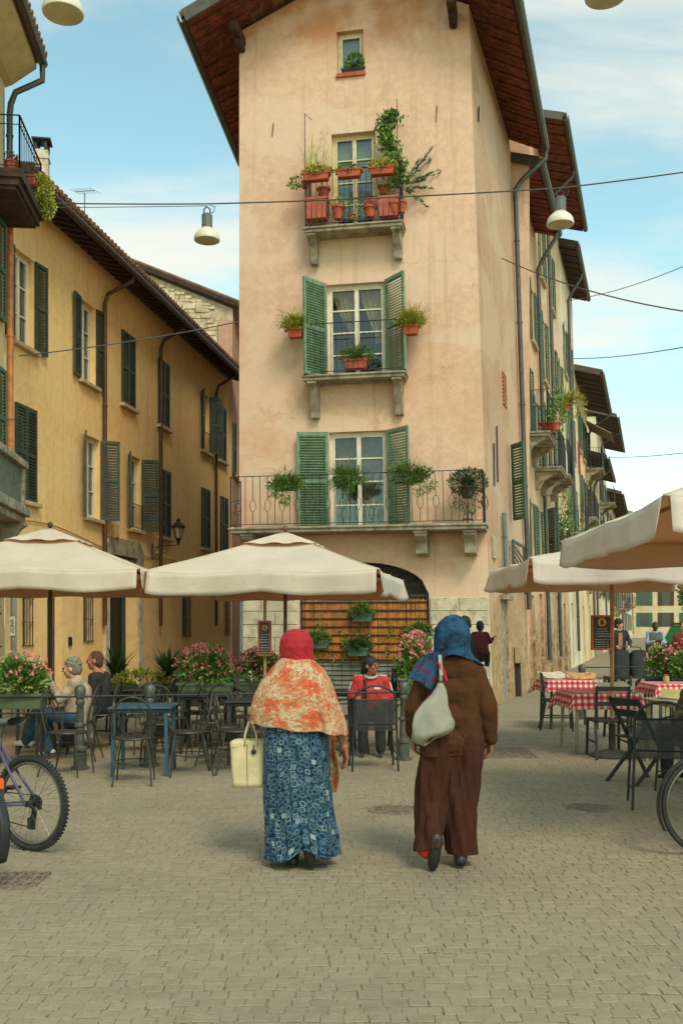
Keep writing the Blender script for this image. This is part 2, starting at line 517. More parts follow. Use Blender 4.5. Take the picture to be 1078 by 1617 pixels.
HOLES = []           # (x0, x1, y0, y1) kept free of setts
MANH = [(0.44, 8.57, 0.20), (2.14, 8.66, 0.165)]
GRATES = [(1.72, 2.36, 11.9, 12.9), (-2.75, -1.86, 6.02, 6.36)]
FRAME1 = (1.60, 2.62, 11.75, 14.2)
HOLES += [FRAME1, (-2.8, -1.83, 5.98, 6.40)]
def blocked(x, y):
    for a, b, c, d in HOLES:
        if a < x < b and c < y < d: return True
    for mx_, my_, r in MANH:
        if (x - mx_) ** 2 + (y - my_) ** 2 < (r + 0.05) ** 2: return True
    return False
def sett_verts(w_, d_, rr):
    j = lambda k: rr.uniform(-k, k)
    lo = [(-w_/2, -d_/2), (w_/2, -d_/2), (w_/2, d_/2), (-w_/2, d_/2)]
    lo = [(x + j(.005), y + j(.005)) for x, y in lo]
    h = [j(.0014) for _ in range(4)]
    vs = [(x, y, -0.02) for x, y in lo] + [(x, y, -0.0025 + h[i]) for i, (x, y) in enumerate(lo)]
    vs += [(x * (1 - .006 / w_), y * (1 - .006 / d_), h[i]) for i, (x, y) in enumerate(lo)]
    return vs
SF = [(0,1,5,4),(1,2,6,5),(2,3,7,6),(3,0,4,7),(4,5,9,8),(5,6,10,9),(6,7,11,10),(7,4,8,11),(8,9,10,11)]
rr = random.Random(5)
variants = []
for k in range(8):
    me = bpy.data.meshes.new('sett'); me.from_pydata(sett_verts(0.104, 0.092, rr), [], SF); me.materials.append(SM); variants.append(me)
fv, ff = [], []
nset = 0
y = 3.55
row = 0
while y < 17.0:
    half = y * 0.343 + (0.10 if y < 4.95 else 0.9)
    if y > 12: half = min(half, 6.0)
    x = -half - rr.uniform(0, 0.1)
    dep = rr.uniform(0.074, 0.094)
    while x < half:
        wd = rr.uniform(0.062, 0.112)
        xc = x + wd / 2
        yc = y + 0.02 * math.sin(xc * 2.1 + 1.3) + 0.014 * math.sin(xc * 5.3 + y) + rr.uniform(-.008, .008)
        rz = rr.uniform(-.08, .08)
        if not blocked(xc, yc):
            if nset < 300 and y > 3.84:
                o = bpy.data.objects.new('sett', variants[rr.randrange(8)])
                COL.objects.link(o); put(o, ground)
                o.location = (xc, yc, rr.uniform(-.0018, .0018)); o.rotation_euler = (rr.uniform(-.007, .007), rr.uniform(-.007, .007), rz)
                o.scale = ((wd - .0028) / .104, (dep - .0024) / .092, 1)
                nset += 1
            else:
                vs = sett_verts(wd - .0028, dep - .0024, rr); b = len(fv)
                ca, sa = math.cos(rz), math.sin(rz); dz = rr.uniform(-.0018, .0018)
                tx, ty = rr.uniform(-.007, .007), rr.uniform(-.007, .007)
                for vx, vy, vz in vs:
                    fv.append((xc + vx * ca - vy * sa, yc + vx * sa + vy * ca, vz + dz + vx * tx + vy * ty))
                ff.extend([tuple(i + b for i in q) for q in SF])
        x += wd
    y += dep; row += 1
me = bpy.data.meshes.new('sett_field'); me.from_pydata(fv, [], ff)
sf = link('sett_field', me, SM, ground); sf['kind'] = 'stuff'

RUST = mat('rusty_cast_iron', (136, 116, 94), 0.8, 0.3, 14, 0.4, 60, 0.0, col2=(96, 84, 70), mode='world')
CONC = mat('concrete_kerb', (148, 132, 110), 0.9, 0.15, 5, 0.3, 60, mode='world')
for (mx_, my_, r), lab, q in zip(MANH, ('larger round iron manhole cover in the paving between the two walking women', 'smaller round iron manhole cover in the paving on the way to the checked tables'), (0, 1)):
    t_ = thing('manhole_cover', lab, 'manhole', (mx_, my_, 0), 0, 'manhole covers in the paving')
    b = MB(); b.lathe([(r + .02, -.01), (r + .02, .002), (r + .004, .003), (r + .004, -.004)], seg=36); b.build('rim', RUST, t_, local=True)
    b = MB(); b.lathe([(r, -.02), (r, 0.0), (r - .012, 0.001)], seg=36)
    for k in range(-6, 7):
        for l in range(-6, 7):
            if math.hypot(k, l) < 6.2: b.box((k * r / 7, l * r / 7, 0.002), (r / 12, r / 12, .006), 0.78)
    b.build('plate', RUST, t_, local=True)
for (x0, x1, y0, y1), lab in zip(GRATES, ('rectangular rusty drain grate in the paving beside the brown cardigan', 'rusty drain grate in the paving under the bicycle wheels')):
    t_ = thing('drain_grate', lab, 'drain grate', ((x0 + x1) / 2, (y0 + y1) / 2, 0), 0, 'drain grates in the paving')
    b = MB(); b.box(((x0+x1)/2, (y0+y1)/2, -.008), (x1-x0, y1-y0, .004)); b.build('pit', DARK, t_)
    b = MB(); n = max(5, int((x1 - x0) / .05))
    for k in range(n + 1): b.box((x0 + (x1 - x0) * k / n, (y0 + y1) / 2, 0), (.018, y1 - y0, .014))
    n = max(3, int((y1 - y0) / .09))
    for k in range(n + 1): b.box(((x0 + x1) / 2, y0 + (y1 - y0) * k / n, .0012), (x1 - x0, .022, .014))
    b.build('bars', RUST, t_)
x0, x1, y0, y1 = FRAME1
gx0, gx1, gy0, gy1 = GRATES[0]
b = MB()
for a in ((x0, gx0 - .01, y0, y1), (gx1 + .01, x1, y0, y1), (gx0 - .01, gx1 + .01, y0, gy0 - .01), (gx0 - .01, gx1 + .01, gy1 + .01, y1)):
    b.box(((a[0]+a[1])/2, (a[2]+a[3])/2, -.006), (a[1]-a[0]-.004, a[3]-a[2]-.004, .012))
struct(b.build('paving_slabs', CONC, ground))

# ------------------------------------------------------------------ facade kit
def wall(fr, u0, u1, z0, z1, holes, depth=0.22, top=None, name='wall', m=None, parent=None, back=True):
    """wall skin with rectangular openings (u0,u1,z0,z1) and their reveals"""
    b = MB()
    us = sorted(set([u0, u1] + [h[0] for h in holes] + [h[1] for h in holes] + [u0 + (u1 - u0) * k / 8 for k in range(9)]))
    zs = sorted(set([z0, z1] + [h[2] for h in holes] + [h[3] for h in holes] + [z0 + (z1 - z0) * k / 12 for k in range(13)]))
    for i in range(len(us) - 1):
        for j in range(len(zs) - 1):
            uc, zc_ = (us[i] + us[i+1]) / 2, (zs[j] + zs[j+1]) / 2
            if any(h[0] < uc < h[1] and h[2] < zc_ < h[3] for h in holes): continue
            b.add([fr.p(us[i], 0, zs[j]), fr.p(us[i+1], 0, zs[j]), fr.p(us[i+1], 0, zs[j+1]), fr.p(us[i], 0, zs[j+1])], [(0, 1, 2, 3)])
    for h in holes:
        d = h[4] if len(h) > 4 else depth
        q = [(h[0], h[2]), (h[1], h[2]), (h[1], h[3]), (h[0], h[3])]
        for k in range(4):
            a, c = q[k], q[(k + 1) % 4]
            b.add([fr.p(a[0], 0, a[1]), fr.p(c[0], 0, c[1]), fr.p(c[0], -d, c[1]), fr.p(a[0], -d, a[1])], [(0, 1, 2, 3)])
    if top:
        b.add([fr.p(*q) for q in top], [tuple(range(len(top)))])
    return b.build(name, m, parent)

def window(fr, parent, u0, u1, z0, z1, leaves=2, rows=4, m=WHITE, n=-0.14, name='window', room=True, pane_split=True, bar=0.045, curtain=None, glass=GLASS):
    f = MB()
    e = 0.06
    f.fbox(fr, u0, u0 + e, n - .05, n, z0, z1); f.fbox(fr, u1 - e, u1, n - .05, n, z0, z1)
    f.fbox(fr, u0 + e, u1 - e, n - .05, n, z1 - e, z1); f.fbox(fr, u0 + e, u1 - e, n - .05, n, z0, z0 + e)
    lw = (u1 - u0 - 2 * e) / leaves
    cells = []
    for k in range(leaves):
        a = u0 + e + k * lw; c = a + lw
        f.fbox(fr, a, a + bar, n - .045, n + .015, z0 + e, z1 - e); f.fbox(fr, c - bar, c, n - .045, n + .015, z0 + e, z1 - e)
        for r in range(rows + 1):
            zz_ = z0 + e + (z1 - z0 - 2 * e) * r / rows
            hh = bar if r in (0, rows) else 0.028
            lo = zz_ if r == 0 else (zz_ - hh if r == rows else zz_ - hh / 2)
            f.fbox(fr, a + bar, c - bar, n - .045, n + .012, lo, lo + hh)
        for r in range(rows):
            cells.append((a + bar, c - bar, z0 + e + (z1 - z0 - 2*e) * r / rows, z0 + e + (z1 - z0 - 2*e) * (r + 1) / rows))
    o = f.build(name, m, parent)
    if pane_split:
        for a, c, z_, zt in cells:
            MB().fbox(fr, a, c, n - .03, n - .024, z_, zt).build('pane', glass, o)
    else:
        MB().fbox(fr, u0 + e, u1 - e, n - .03, n - .024, z0 + e, z1 - e).build('pane', glass, o)
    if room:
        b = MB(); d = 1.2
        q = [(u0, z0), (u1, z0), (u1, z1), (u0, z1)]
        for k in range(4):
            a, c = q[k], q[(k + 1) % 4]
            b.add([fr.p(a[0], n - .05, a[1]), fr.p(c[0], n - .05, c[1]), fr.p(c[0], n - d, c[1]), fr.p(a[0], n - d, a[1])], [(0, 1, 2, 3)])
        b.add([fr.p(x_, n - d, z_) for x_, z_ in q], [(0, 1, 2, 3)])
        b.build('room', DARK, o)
    return o

def shutter(fr, parent, hu, z0, z1, wd, ang, side, m=GREEN, n=0.02, slat=0.055, mids=1, name='shutter', slats=True, thick=0.04):
    """one louvred leaf hinged at hu; ang 0 = flat open against the wall, 180 = closed; side -1 opens to the left"""
    a = math.radians(ang)
    d = fr.u * (side * math.cos(a)) + fr.n * math.sin(a)
    o0 = fr.p(hu, n, z0)
    l2 = Fr((o0.x, o0.y), (d.x, d.y))
    if fr.lean:                      # follow the wall's batter
        o1 = fr.p(hu, n, z1)
        k = Vector(((o1.x - o0.x), (o1.y - o0.y), 0)) / (z1 - z0)
        ku, kn = k.dot(l2.u), k.dot(l2.n)
        l2.lean = lambda u, z: (ku * (z - z0), kn * (z - z0))
    s_ = 0.055; t = thick / 2
    f = MB()
    f.fbox(l2, 0, s_, -t, t, z0, z1); f.fbox(l2, wd - s_, wd, -t, t, z0, z1)
    rails = [z0, z1 - .07]
    for k in range(mids): rails.append(z0 + (z1 - z0) * (k + 1) / (mids + 1) - .03)
    rails.sort()
    for q in rails: f.fbox(l2, s_, wd - s_, -t, t, q, q + .07)
    sh = f.build(name, m, parent)
    if slats:
        b = MB()
        for i in range(len(rails) - 1):
            lo, hi = rails[i] + .07, rails[i + 1]
            k = max(2, int((hi - lo) / slat))
            st = (hi - lo) / k
            for j in range(k):
                zb = lo + st * (j + .08)
                b.hexa([l2.p(s_, .018, zb), l2.p(wd - s_, .018, zb), l2.p(wd - s_, -.016, zb + st * .62), l2.p(s_, -.016, zb + st * .62),
                        l2.p(s_, .018, zb + st * .26), l2.p(wd - s_, .018, zb + st * .26), l2.p(wd - s_, -.016, zb + st * .88), l2.p(s_, -.016, zb + st * .88)])
        b.build('louvres', m, sh)
    return sh

def bracket(fr, parent, uc, wd, depth, zt, h, m=STONE, kind=0):
    """stone console under a balcony: scrolled profile extruded along u"""
    if kind == 0: pr = [(0, 0), (depth, 0), (depth, -.07), (depth * .86, -.10), (depth * .62, -h * .45), (depth * .42, -h * .72), (depth * .36, -h), (0, -h)]
    elif kind == 1: pr = [(0, 0), (depth, 0), (depth, -.10), (depth * .9, -.14), (depth * .72, -h * .5), (depth * .72, -h * .95), (depth * .5, -h), (0, -h)]
    else: pr = [(0, 0), (depth, 0), (depth, -.08), (depth * .86, -.10), (depth * .7, -h * .34), (depth * .42, -h * .5), (depth * .30, -h * .72), (depth * .22, -h), (0, -h)]
    b = MB()
    b.prism([fr.p(uc - wd / 2, q[0], zt + q[1]) for q in pr], [fr.p(uc + wd / 2, q[0], zt + q[1]) for q in pr])
    if kind < 2: b.fbox(fr, uc - wd / 2 - .02, uc + wd / 2 + .02, 0, depth + .03, zt - .055, zt + .003)
    return b.build('bracket', m, parent, bevel=.012)

def railing(fr, parent, u0, u1, n0, n1, z0, z1, gap=0.12, r=0.007, ovals=None, mid=None, m=IRON, ends=(True, True), bow=0):
    b = MB()
    def run(p0, p1, steps):
        a0, a1 = fr.p(p0[0], p0[1], z0 + .05), fr.p(p1[0], p1[1], z0 + .05)
        t0, t1 = fr.p(p0[0], p0[1], z1), fr.p(p1[0], p1[1], z1)
        b.bar(t0, t1, .030, .012); b.bar(a0, a1, .018, .012)
        if mid: b.bar(fr.p(p0[0], p0[1], mid), fr.p(p1[0], p1[1], mid), .016, .010)
        for k in range(steps + 1):
            t = k / steps
            lo, hi = a0.lerp(a1, t), t0.lerp(t1, t)
            if k in (0, steps): b.bar(lo - Vector((0, 0, .05)), hi, .024)
            elif ovals and k % 2 == 1:
                zo = ovals; w_ = fr.u * .06
                c = lo.copy(); c.z = zo
                pts = [c + w_ * math.cos(q) + Vector((0, 0, .12 * math.sin(q))) for q in [2*PI*i/14 for i in range(14)]]
                b.tube(pts, .006, 5, True)
                c1 = c.copy(); c1.z = zo - .12; c2 = c.copy(); c2.z = zo + .12
                b.tube([lo, c1], r, 5); b.tube([c2, hi], r, 5)
            else: b.tube([lo, hi], r, 5)
    run((u0, n1), (u1, n1), max(2, round((u1 - u0) / gap)))
    k = max(2, round((n1 - n0) / gap))
    if ends[0]: run((u0, n0), (u0, n1), k)
    if ends[1]: run((u1, n0), (u1, n1), k)
    return b.build('railing', m, parent)

def downpipe(pts, r, m, parent, name='downpipe', clips=3):
    b = MB(); b.tube(pts, r, 10)
    a, c = Vector(pts[-2]), Vector(pts[-1])
    for k in range(clips):
        p = a.lerp(c, (k + .5) / clips)
        b.tube([p - Vector((0, 0, .02)), p + Vector((0, 0, .02))], r * 1.25, 10)
    return b.build(name, m, parent, smooth=True, angle=40)

# ------------------------------------------------------------------ leaves
def leaf(b, p, d, nrm, L, W):
    d = d.normalized(); x = d.cross(nrm)
    if x.length < 1e-4: x = d.orthogonal()
    x.normalize(); up = x.cross(d)
    b.add([p, p + d * L * .45 + x * W / 2 + up * L * .06, p + d * L - up * L * .08, p + d * L * .45 - x * W / 2 + up * L * .06], [(0, 1, 2), (0, 2, 3)])

def rv(r=rnd):
    while True:
        v = Vector((r.uniform(-1, 1), r.uniform(-1, 1), r.uniform(-1, 1)))
        if 0.05 < v.length < 1: return v

def bush(b, c, rad, n, L, W=None, up=0.35, hollow=0.5, r=rnd, clumps=0):
    """leaves through an ellipsoid, thicker towards the outside, gathered in clumps"""
    c = Vector(c); W = W or L * .5
    cl = [rv(r) for _ in range(clumps)] if clumps else None
    for k in range(n):
        if cl:
            v = cl[r.randrange(clumps)] * .78 + rv(r) * .42
        else:
            v = rv(r)
            v = v.normalized() * (hollow + (1 - hollow) * v.length)
        p = c + Vector((v.x * rad[0], v.y * rad[1], v.z * rad[2]))
        d = v.normalized() + Vector((0, 0, up)) + rv(r) * .7
        leaf(b, p, d, rv(r), L * r.uniform(.6, 1.3), W * r.uniform(.7, 1.2))

def fronds(b, c, n, L, droop=0.9, W=0.012, spread=1.0, r=rnd, dirbias=None, seg=5, up=0.9):
    """arching strap leaves from one point"""
    c = Vector(c)
    for k in range(n):
        a = r.uniform(0, 2 * PI); e = r.uniform(.2, 1.0)
        d = Vector((math.cos(a) * spread * e, math.sin(a) * spread * e, up * r.uniform(.5, 1.1)))
        if dirbias: d += Vector(dirbias)
        d.normalize(); l = L * r.uniform(.55, 1.1)
        x = d.cross(Vector((0, 0, 1)))
        x = x.normalized() if x.length > 1e-3 else Vector((1, 0, 0))
        p = c + rv(r) * L * .08; base = len(b.v); pts = []
        for s_ in range(seg + 1):
            t = s_ / seg
            w_ = W * (1 - t) ** .7 + .001
            pts += [p - x * w_ / 2, p + x * w_ / 2]
            p = p + d * l / seg
            d = (d + Vector((0, 0, -droop * (t + .25) * 2 / seg))).normalized()
        b.add(pts, [(2*i, 2*i+1, 2*i+3, 2*i+2) for i in range(seg)])

def blossoms(b, c, rad, n, s_, r=rnd, top=-0.2):
    c = Vector(c)
    for k in range(n):
        v = rv(r)
        if v.z < top and r.random() < .7: v.z = abs(v.z)
        v = v.normalized() * r.uniform(.88, 1.08)
        p = c + Vector((v.x * rad[0], v.y * rad[1], v.z * rad[2]))
        for q in range(5):
            leaf(b, p, v.normalized() * .5 + rv(r), rv(r), s_ * r.uniform(.7, 1.2), s_ * .8)

def potted(name, label, cat, pos, pot, foliage, group=None, rz=0):
    """a pot (callable filling a mesh) with foliage parts [(name, material, filler)] around pos"""
    t = thing(name, label, cat, pos, rz, group)
    for nm, m, fn in pot:
        b = MB(); fn(b); b.build(nm, m, t, local=True, bevel=.006 if nm == 'trough' else 0)
    for nm, m, fn in foliage:
        b = MB(); fn(b); o = b.build(nm, m, t, local=True)
    return t
def trough(L, Wd, H, z=0):
    """tapered window box, its rim and its soil"""
    def fn(b):
        k = .86
        b.hexa([(-L/2*k, -Wd/2*k, z), (L/2*k, -Wd/2*k, z), (L/2*k, Wd/2*k, z), (-L/2*k, Wd/2*k, z), (-L/2, -Wd/2, z+H), (L/2, -Wd/2, z+H), (L/2, Wd/2, z+H), (-L/2, Wd/2, z+H)])
        for s_ in (-1, 1):
            b.box((0, s_*(Wd/2), z+H-.015), (L+.03, .02, .045)); b.box((s_*(L/2), 0, z+H-.0152), (.02, Wd-.02, .045))
    return fn
def roundpot(R, H, z=0):
    return lambda b: b.lathe([(R*.68, z), (R*.92, z+H*.82), (R*1.06, z+H*.82), (R*1.08, z+H), (R*.94, z+H), (R*.9, z+H*.9), (.001, z+H*.88)], seg=18)
# ------------------------------------------------------------------ corner building
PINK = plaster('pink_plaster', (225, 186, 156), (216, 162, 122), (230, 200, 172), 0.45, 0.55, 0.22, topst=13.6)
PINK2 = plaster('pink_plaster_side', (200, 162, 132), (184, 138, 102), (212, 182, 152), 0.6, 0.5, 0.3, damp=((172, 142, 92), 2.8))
A11 = math.radians(11)
W0, ZT = 5.13, 13.75
KL = 0.0066
FRO = Fr((-2.09, 20.38), (math.cos(A11), -math.sin(A11)), lambda u, z: (-KL * z * u, 0))
cr = FRO.p(W0, 0, 0)
RWA = Fr((cr.x, cr.y), (0.3005, 0.9538), lambda u, z: (-.00384 * z, -.0338 * z))
LEN = 5.9
cb = thing('corner_building', 'tall narrow pink plastered corner house with three small balconies', 'building', (0.3, 20, 0))

def hrect(fr, x0, y0, x1, y1, n=0.0):
    ym, xm = (y0 + y1) / 2, (x0 + x1) / 2
    ua, ub = fr.hit(x0, ym, n)[0], fr.hit(x1, ym, n)[0]
    return ua, ub, fr.hit(xm, y1, n)[1], fr.hit(xm, y0, n)[1]

w_at = hrect(FRO, 532, 48, 574, 116)
w_3 = hrect(FRO, 524, 209, 594, 360); w_3 = (w_3[0], w_3[1], FRO.hit(560, 360)[1], w_3[3])
w_2 = hrect(FRO, 516, 447, 609, 598)
w_1 = hrect(FRO, 520, 681, 612, 838)
ar = hrect(FRO, 472, 888, 677, 1000); ar = (ar[0], ar[1], 0.0, ar[3])
spring = FRO.hit(677, 938)[1]
holes = [w_at + (0.2,), w_3 + (0.2,), w_2 + (0.2,), w_1 + (0.2,), ar + (0.35,)]
peak = 14.75
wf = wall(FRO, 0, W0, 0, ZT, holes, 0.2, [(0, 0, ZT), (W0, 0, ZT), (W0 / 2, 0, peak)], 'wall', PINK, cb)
# arch over the garden gate: spandrels and soffit
b = MB(); uc = (ar[0] + ar[1]) / 2; hw = (ar[1] - ar[0]) / 2; rise = ar[3] - spring
def archz(u): return spring + rise * math.sqrt(max(0, 1 - ((u - uc) / hw) ** 2))
N = 20
for k in range(N):
    a, c = ar[0] + 2 * hw * k / N, ar[0] + 2 * hw * (k + 1) / N
    b.add([FRO.p(a, 0, archz(a)), FRO.p(c, 0, archz(c)), FRO.p(c, 0, ar[3]), FRO.p(a, 0, ar[3])], [(0, 1, 2, 3)])
    b.add([FRO.p(a, 0, archz(a)), FRO.p(c, 0, archz(c)), FRO.p(c, -.34, archz(c)), FRO.p(a, -.34, archz(a))], [(0, 1, 2, 3)])
b.build('arch', PINK, cb)
MB().add([FRO.p(ar[0] - .1, -.6, 0), FRO.p(ar[1] + .1, -.8, 0), FRO.p(ar[1] + .1, -.8, ar[3] + .1), FRO.p(ar[0] - .1, -.8, ar[3] + .1)], [(0, 1, 2, 3)]).build('passage_back', mat('grey_passage', (120, 116, 102), .9, .2), cb)
# side walls (street side, lane side) and back
g_door = hrect(RWA, 808, 978, 826, 1100); g_door = (1.55, 2.45, 0.0, 2.15)
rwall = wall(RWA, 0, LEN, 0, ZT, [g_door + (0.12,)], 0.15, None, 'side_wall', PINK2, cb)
LWA = Fr((-2.09, 20.38), (0.11, 1.0), None, -1)
wall(LWA, 0, 6.2, 0, ZT, [], 0.1, None, 'side_wall', PINK, cb)
p1_, p2_ = RWA.p(LEN, 0, 0), LWA.p(6.2, 0, 0)
MB().add([(p1_.x, p1_.y, 0), (p2_.x, p2_.y, 0), (p2_.x, p2_.y, 14.7), (p1_.x, p1_.y, 14.7)], [(0, 1, 2, 3)]).build('back_wall', PINK, cb)

# roof: two slopes with deep eaves, boards and rafters showing underneath
EZ = 13.46
PL0, PL1 = Vector((-3.05, 19.45, EZ)), Vector((-2.50, 25.6, EZ))
PR0, PR1 = Vector((3.13, 18.45, EZ)), Vector((4.98, 24.75, EZ))
RG0, RG1 = (PL0 + PR0) / 2, (PL1 + PR1) / 2
RG0.z = RG1.z = 14.95
def roof_plane(e0, e1, r0, r1, th, nm, m, parent, tile=True):
    b = MB(); nrm = (e1 - e0).cross(r0 - e0).normalized()
    if nrm.z < 0: nrm = -nrm
    d = nrm * th
    b.add([e0, e1, r1, r0, e0 + d, e1 + d, r1 + d, r0 + d], BOXF)
    o = b.build(nm, m, parent)
    if tile:
        b = MB(); n = int((e1 - e0).length / .2)
        for k in range(n):
            t = (k + .5) / n
            a, c = e0.lerp(e1, t) + d * 1.2, r0.lerp(r1, t) + d * 1.2
            b.tube([a - (c - a).normalized() * .06, c], .075, 6)
        q = b.build('tile_row', TILE, o); q['kind'] = 'stuff'
    return o
def eaves(e0, e1, r0, r1, depth, parent, nb, m=WOOD_RED, prot=None, gutter=True, gm=GUTTER, raf=None):
    """soffit boards, one by one, over a strip 'depth' wide from the eave inwards, rafters on top of them, gutter"""
    L = (e1 - e0).length; sd = (r0 - e0).normalized() * depth; se = (r1 - e1).normalized() * depth
    nrm = (e1 - e0).cross(r0 - e0).normalized()
    if nrm.z < 0: nrm = -nrm
    for k in range(nb):
        t0, t1 = (k + .04) / nb, (k + .96) / nb
        a, c = e0.lerp(e1, t0), e0.lerp(e1, t1)
        sa, sc = sd.lerp(se, t0), sd.lerp(se, t1)
        dz = nrm * (-.012 - .014 * (k % 2) - rnd.uniform(0, .012))
        b = MB().hexa([a + dz - nrm*.03, c + dz - nrm*.018, c + sc + dz - nrm*.018, a + sa + dz - nrm*.03, a + dz, c + dz, c + sc + dz, a + sa + dz])
        b.build('plank', m, parent)
    if raf:
        for k in range(raf):
            t = (k + .5) / raf
            a = e0.lerp(e1, t); sa = sd.lerp(se, t)
            MB().bar(a - nrm * .09 + sa * .06, a + sa - nrm * .09, .08, .10, nrm).build('rafter', WOOD_DK, parent)
    if gutter:
        b = MB(); od = -(sd.normalized()); od.z = 0; od.normalize()
        pr = [(-.01, .07), (.0, -.02), (.05, -.075), (.12, -.075), (.17, -.02), (.17, .085), (.155, .085), (.15, -.01), (.11, -.055), (.055, -.055), (.015, -.01), (.01, .07)]
        up = Vector((0, 0, 1))
        b.prism([e0 + od * q[0] + up * q[1] for q in pr], [e1 + od * q[0] + up * q[1] for q in pr])
        b.build('gutter', gm, parent)
roofL = roof_plane(PL0, PL1, RG0, RG1, .14, 'roof', TILE, cb)
roofR = roof_plane(PR0, PR1, RG0, RG1, .14, 'roof', TILE, cb)
eaves(PL0, PL1, RG0, RG1, 1.25, roofL, 26)
eaves(PR0, PR1, RG0, RG1, 1.25, roofR, 30)
for q, (e0, e1, r0, r1) in ((roofL, (PL0, PL1, RG0, RG1)), (roofR, (PR0, PR1, RG0, RG1))):      # front verge: boards and barge board
    nrm = (e1 - e0).cross(r0 - e0).normalized()
    if nrm.z < 0: nrm = -nrm
    dv_ = (e1 - e0).normalized()
    a, c = e0 + (r0 - e0).normalized() * 1.27, r0
    n = 9
    for k in range(n):
        p_, p2 = a.lerp(c, (k + .03) / n), a.lerp(c, (k + .97) / n)
        dz = nrm * (-.012 - .012 * (k % 2))
        MB().hexa([p_ + dz - nrm*.025, p2 + dz - nrm*.025, p2 + dv_ * 1.1 + dz - nrm*.025, p_ + dv_ * 1.1 + dz - nrm*.025, p_ + dz, p2 + dz, p2 + dv_*1.1 + dz, p_ + dv_*1.1 + dz]).build('plank', WOOD_RED, q)
    MB().bar(e0 - dv_ * .03 + nrm * .04, r0 - dv_ * .03 + nrm * .04, .05, .24, nrm).build('barge_board', GUTTER, q)
for u_ in (0.06, W0 / 2, W0 - .34):
    zt = 13.52 if u_ != W0 / 2 else 14.5
    b = MB(); b.bar(FRO.p(u_, .0, zt), FRO.p(u_, .62, zt + .03), .17, .2); b.bar(FRO.p(u_, .0, zt - .16), FRO.p(u_, .34, zt - .13), .15, .12)
    b.build('beam_end', WOOD_DK, cb, bevel=.02)

# attic window, its sill and plant
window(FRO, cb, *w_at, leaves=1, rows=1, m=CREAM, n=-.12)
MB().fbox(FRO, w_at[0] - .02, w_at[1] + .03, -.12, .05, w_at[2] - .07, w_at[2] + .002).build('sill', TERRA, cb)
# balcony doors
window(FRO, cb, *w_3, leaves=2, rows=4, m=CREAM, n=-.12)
PALE = mat('pale_sky_reflection', (190, 192, 182), .9, .06)  # sky reflected in the panes, and curtains, put into a pale colour
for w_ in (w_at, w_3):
    MB().fbox(FRO, w_[0] + .07, w_[1] - .07, -.22, -.215, w_[2] + .3, w_[3] - .06).build('pane_backing', PALE, cb)
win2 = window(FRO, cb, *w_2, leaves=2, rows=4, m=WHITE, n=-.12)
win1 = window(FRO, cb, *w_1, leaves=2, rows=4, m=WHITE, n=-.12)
CURT = mat('yellow_curtain', (206, 180, 112), 0.9, 0.12, 12)
MB().fbox(FRO, w_1[0] + .07, w_1[1] - .07, -.30, -.295, w_1[2] + .08, w_1[3] - .06).build('pane_backing', mat('beige_backing', (140, 122, 94), .9, .25), win1)  # added sheet, its beige covers the dark room behind the panes
MB().fbox(FRO, w_2[0] + .07, w_2[1] - .07, -.55, -.545, w_2[2] + .1, w_2[3] - .06).build('pane_backing', mat('brown_screen', (112, 92, 66), .9, .1), win2)
for s_ in (-1, 1):           # tied-back curtains behind the panes
    um = (w_2[0] + w_2[1]) / 2; hw2 = (w_2[1] - w_2[0]) / 2 - .07
    def fn(u, v):
        zt, zb = w_2[3] - .08, w_2[2] + (.55 if s_ < 0 else .75)
        z = zt + (zb - zt) * u
        inner = um + s_ * (.04 + .0 * u); outer = um + s_ * hw2 * (1 - .0)
        lo = um + s_ * (.05 + (hw2 * .55) * min(1, u * 1.25) ** 1.5) if s_ > 0 else um + s_ * (.03 + hw2 * .02)
        hi = outer if s_ > 0 else um + s_ * (hw2 - hw2 * .85 * min(1, u * 1.3) ** 1.3)
        q = lo + (hi - lo) * v
        return FRO.p(q, -.26 + .02 * math.sin(v * 26), z)
    MB().grid(fn, 14, 26).build('curtain', CURT, win2, smooth=True)

# shutters
def angled(x_h, x_t, y0, y1, wd, ang, side, win):
    hu = win[0] if side < 0 else win[1]
    return shutter(FRO, cb, hu + side * .01, win[2] + .02, win[3] + .03, wd, ang, side, GREEN, .02, .052, 1)
hwid2 = (w_2[1] - w_2[0]) / 2; hwid1 = (w_1[1] - w_1[0]) / 2
shutter(FRO, cb, w_2[0] - .01, w_2[2] + .02, w_2[3] + .02, hwid2, 57, -1, GREEN, .02, .052, 1)
shutter(FRO, cb, w_2[1] + .01, w_2[2] + .02, w_2[3] + .02, hwid2, 47, 1, GREEN, .02, .052, 1)
shutter(FRO, cb, w_1[0] - .01, w_1[2] + .02, w_1[3] + .0, hwid1 + .02, 10, -1, GREEN, .03, .052, 1)
shutter(FRO, cb, w_1[1] + .01, w_1[2] + .02, w_1[3] + .0, hwid1, 40, 1, GREEN, .02, .052, 1)

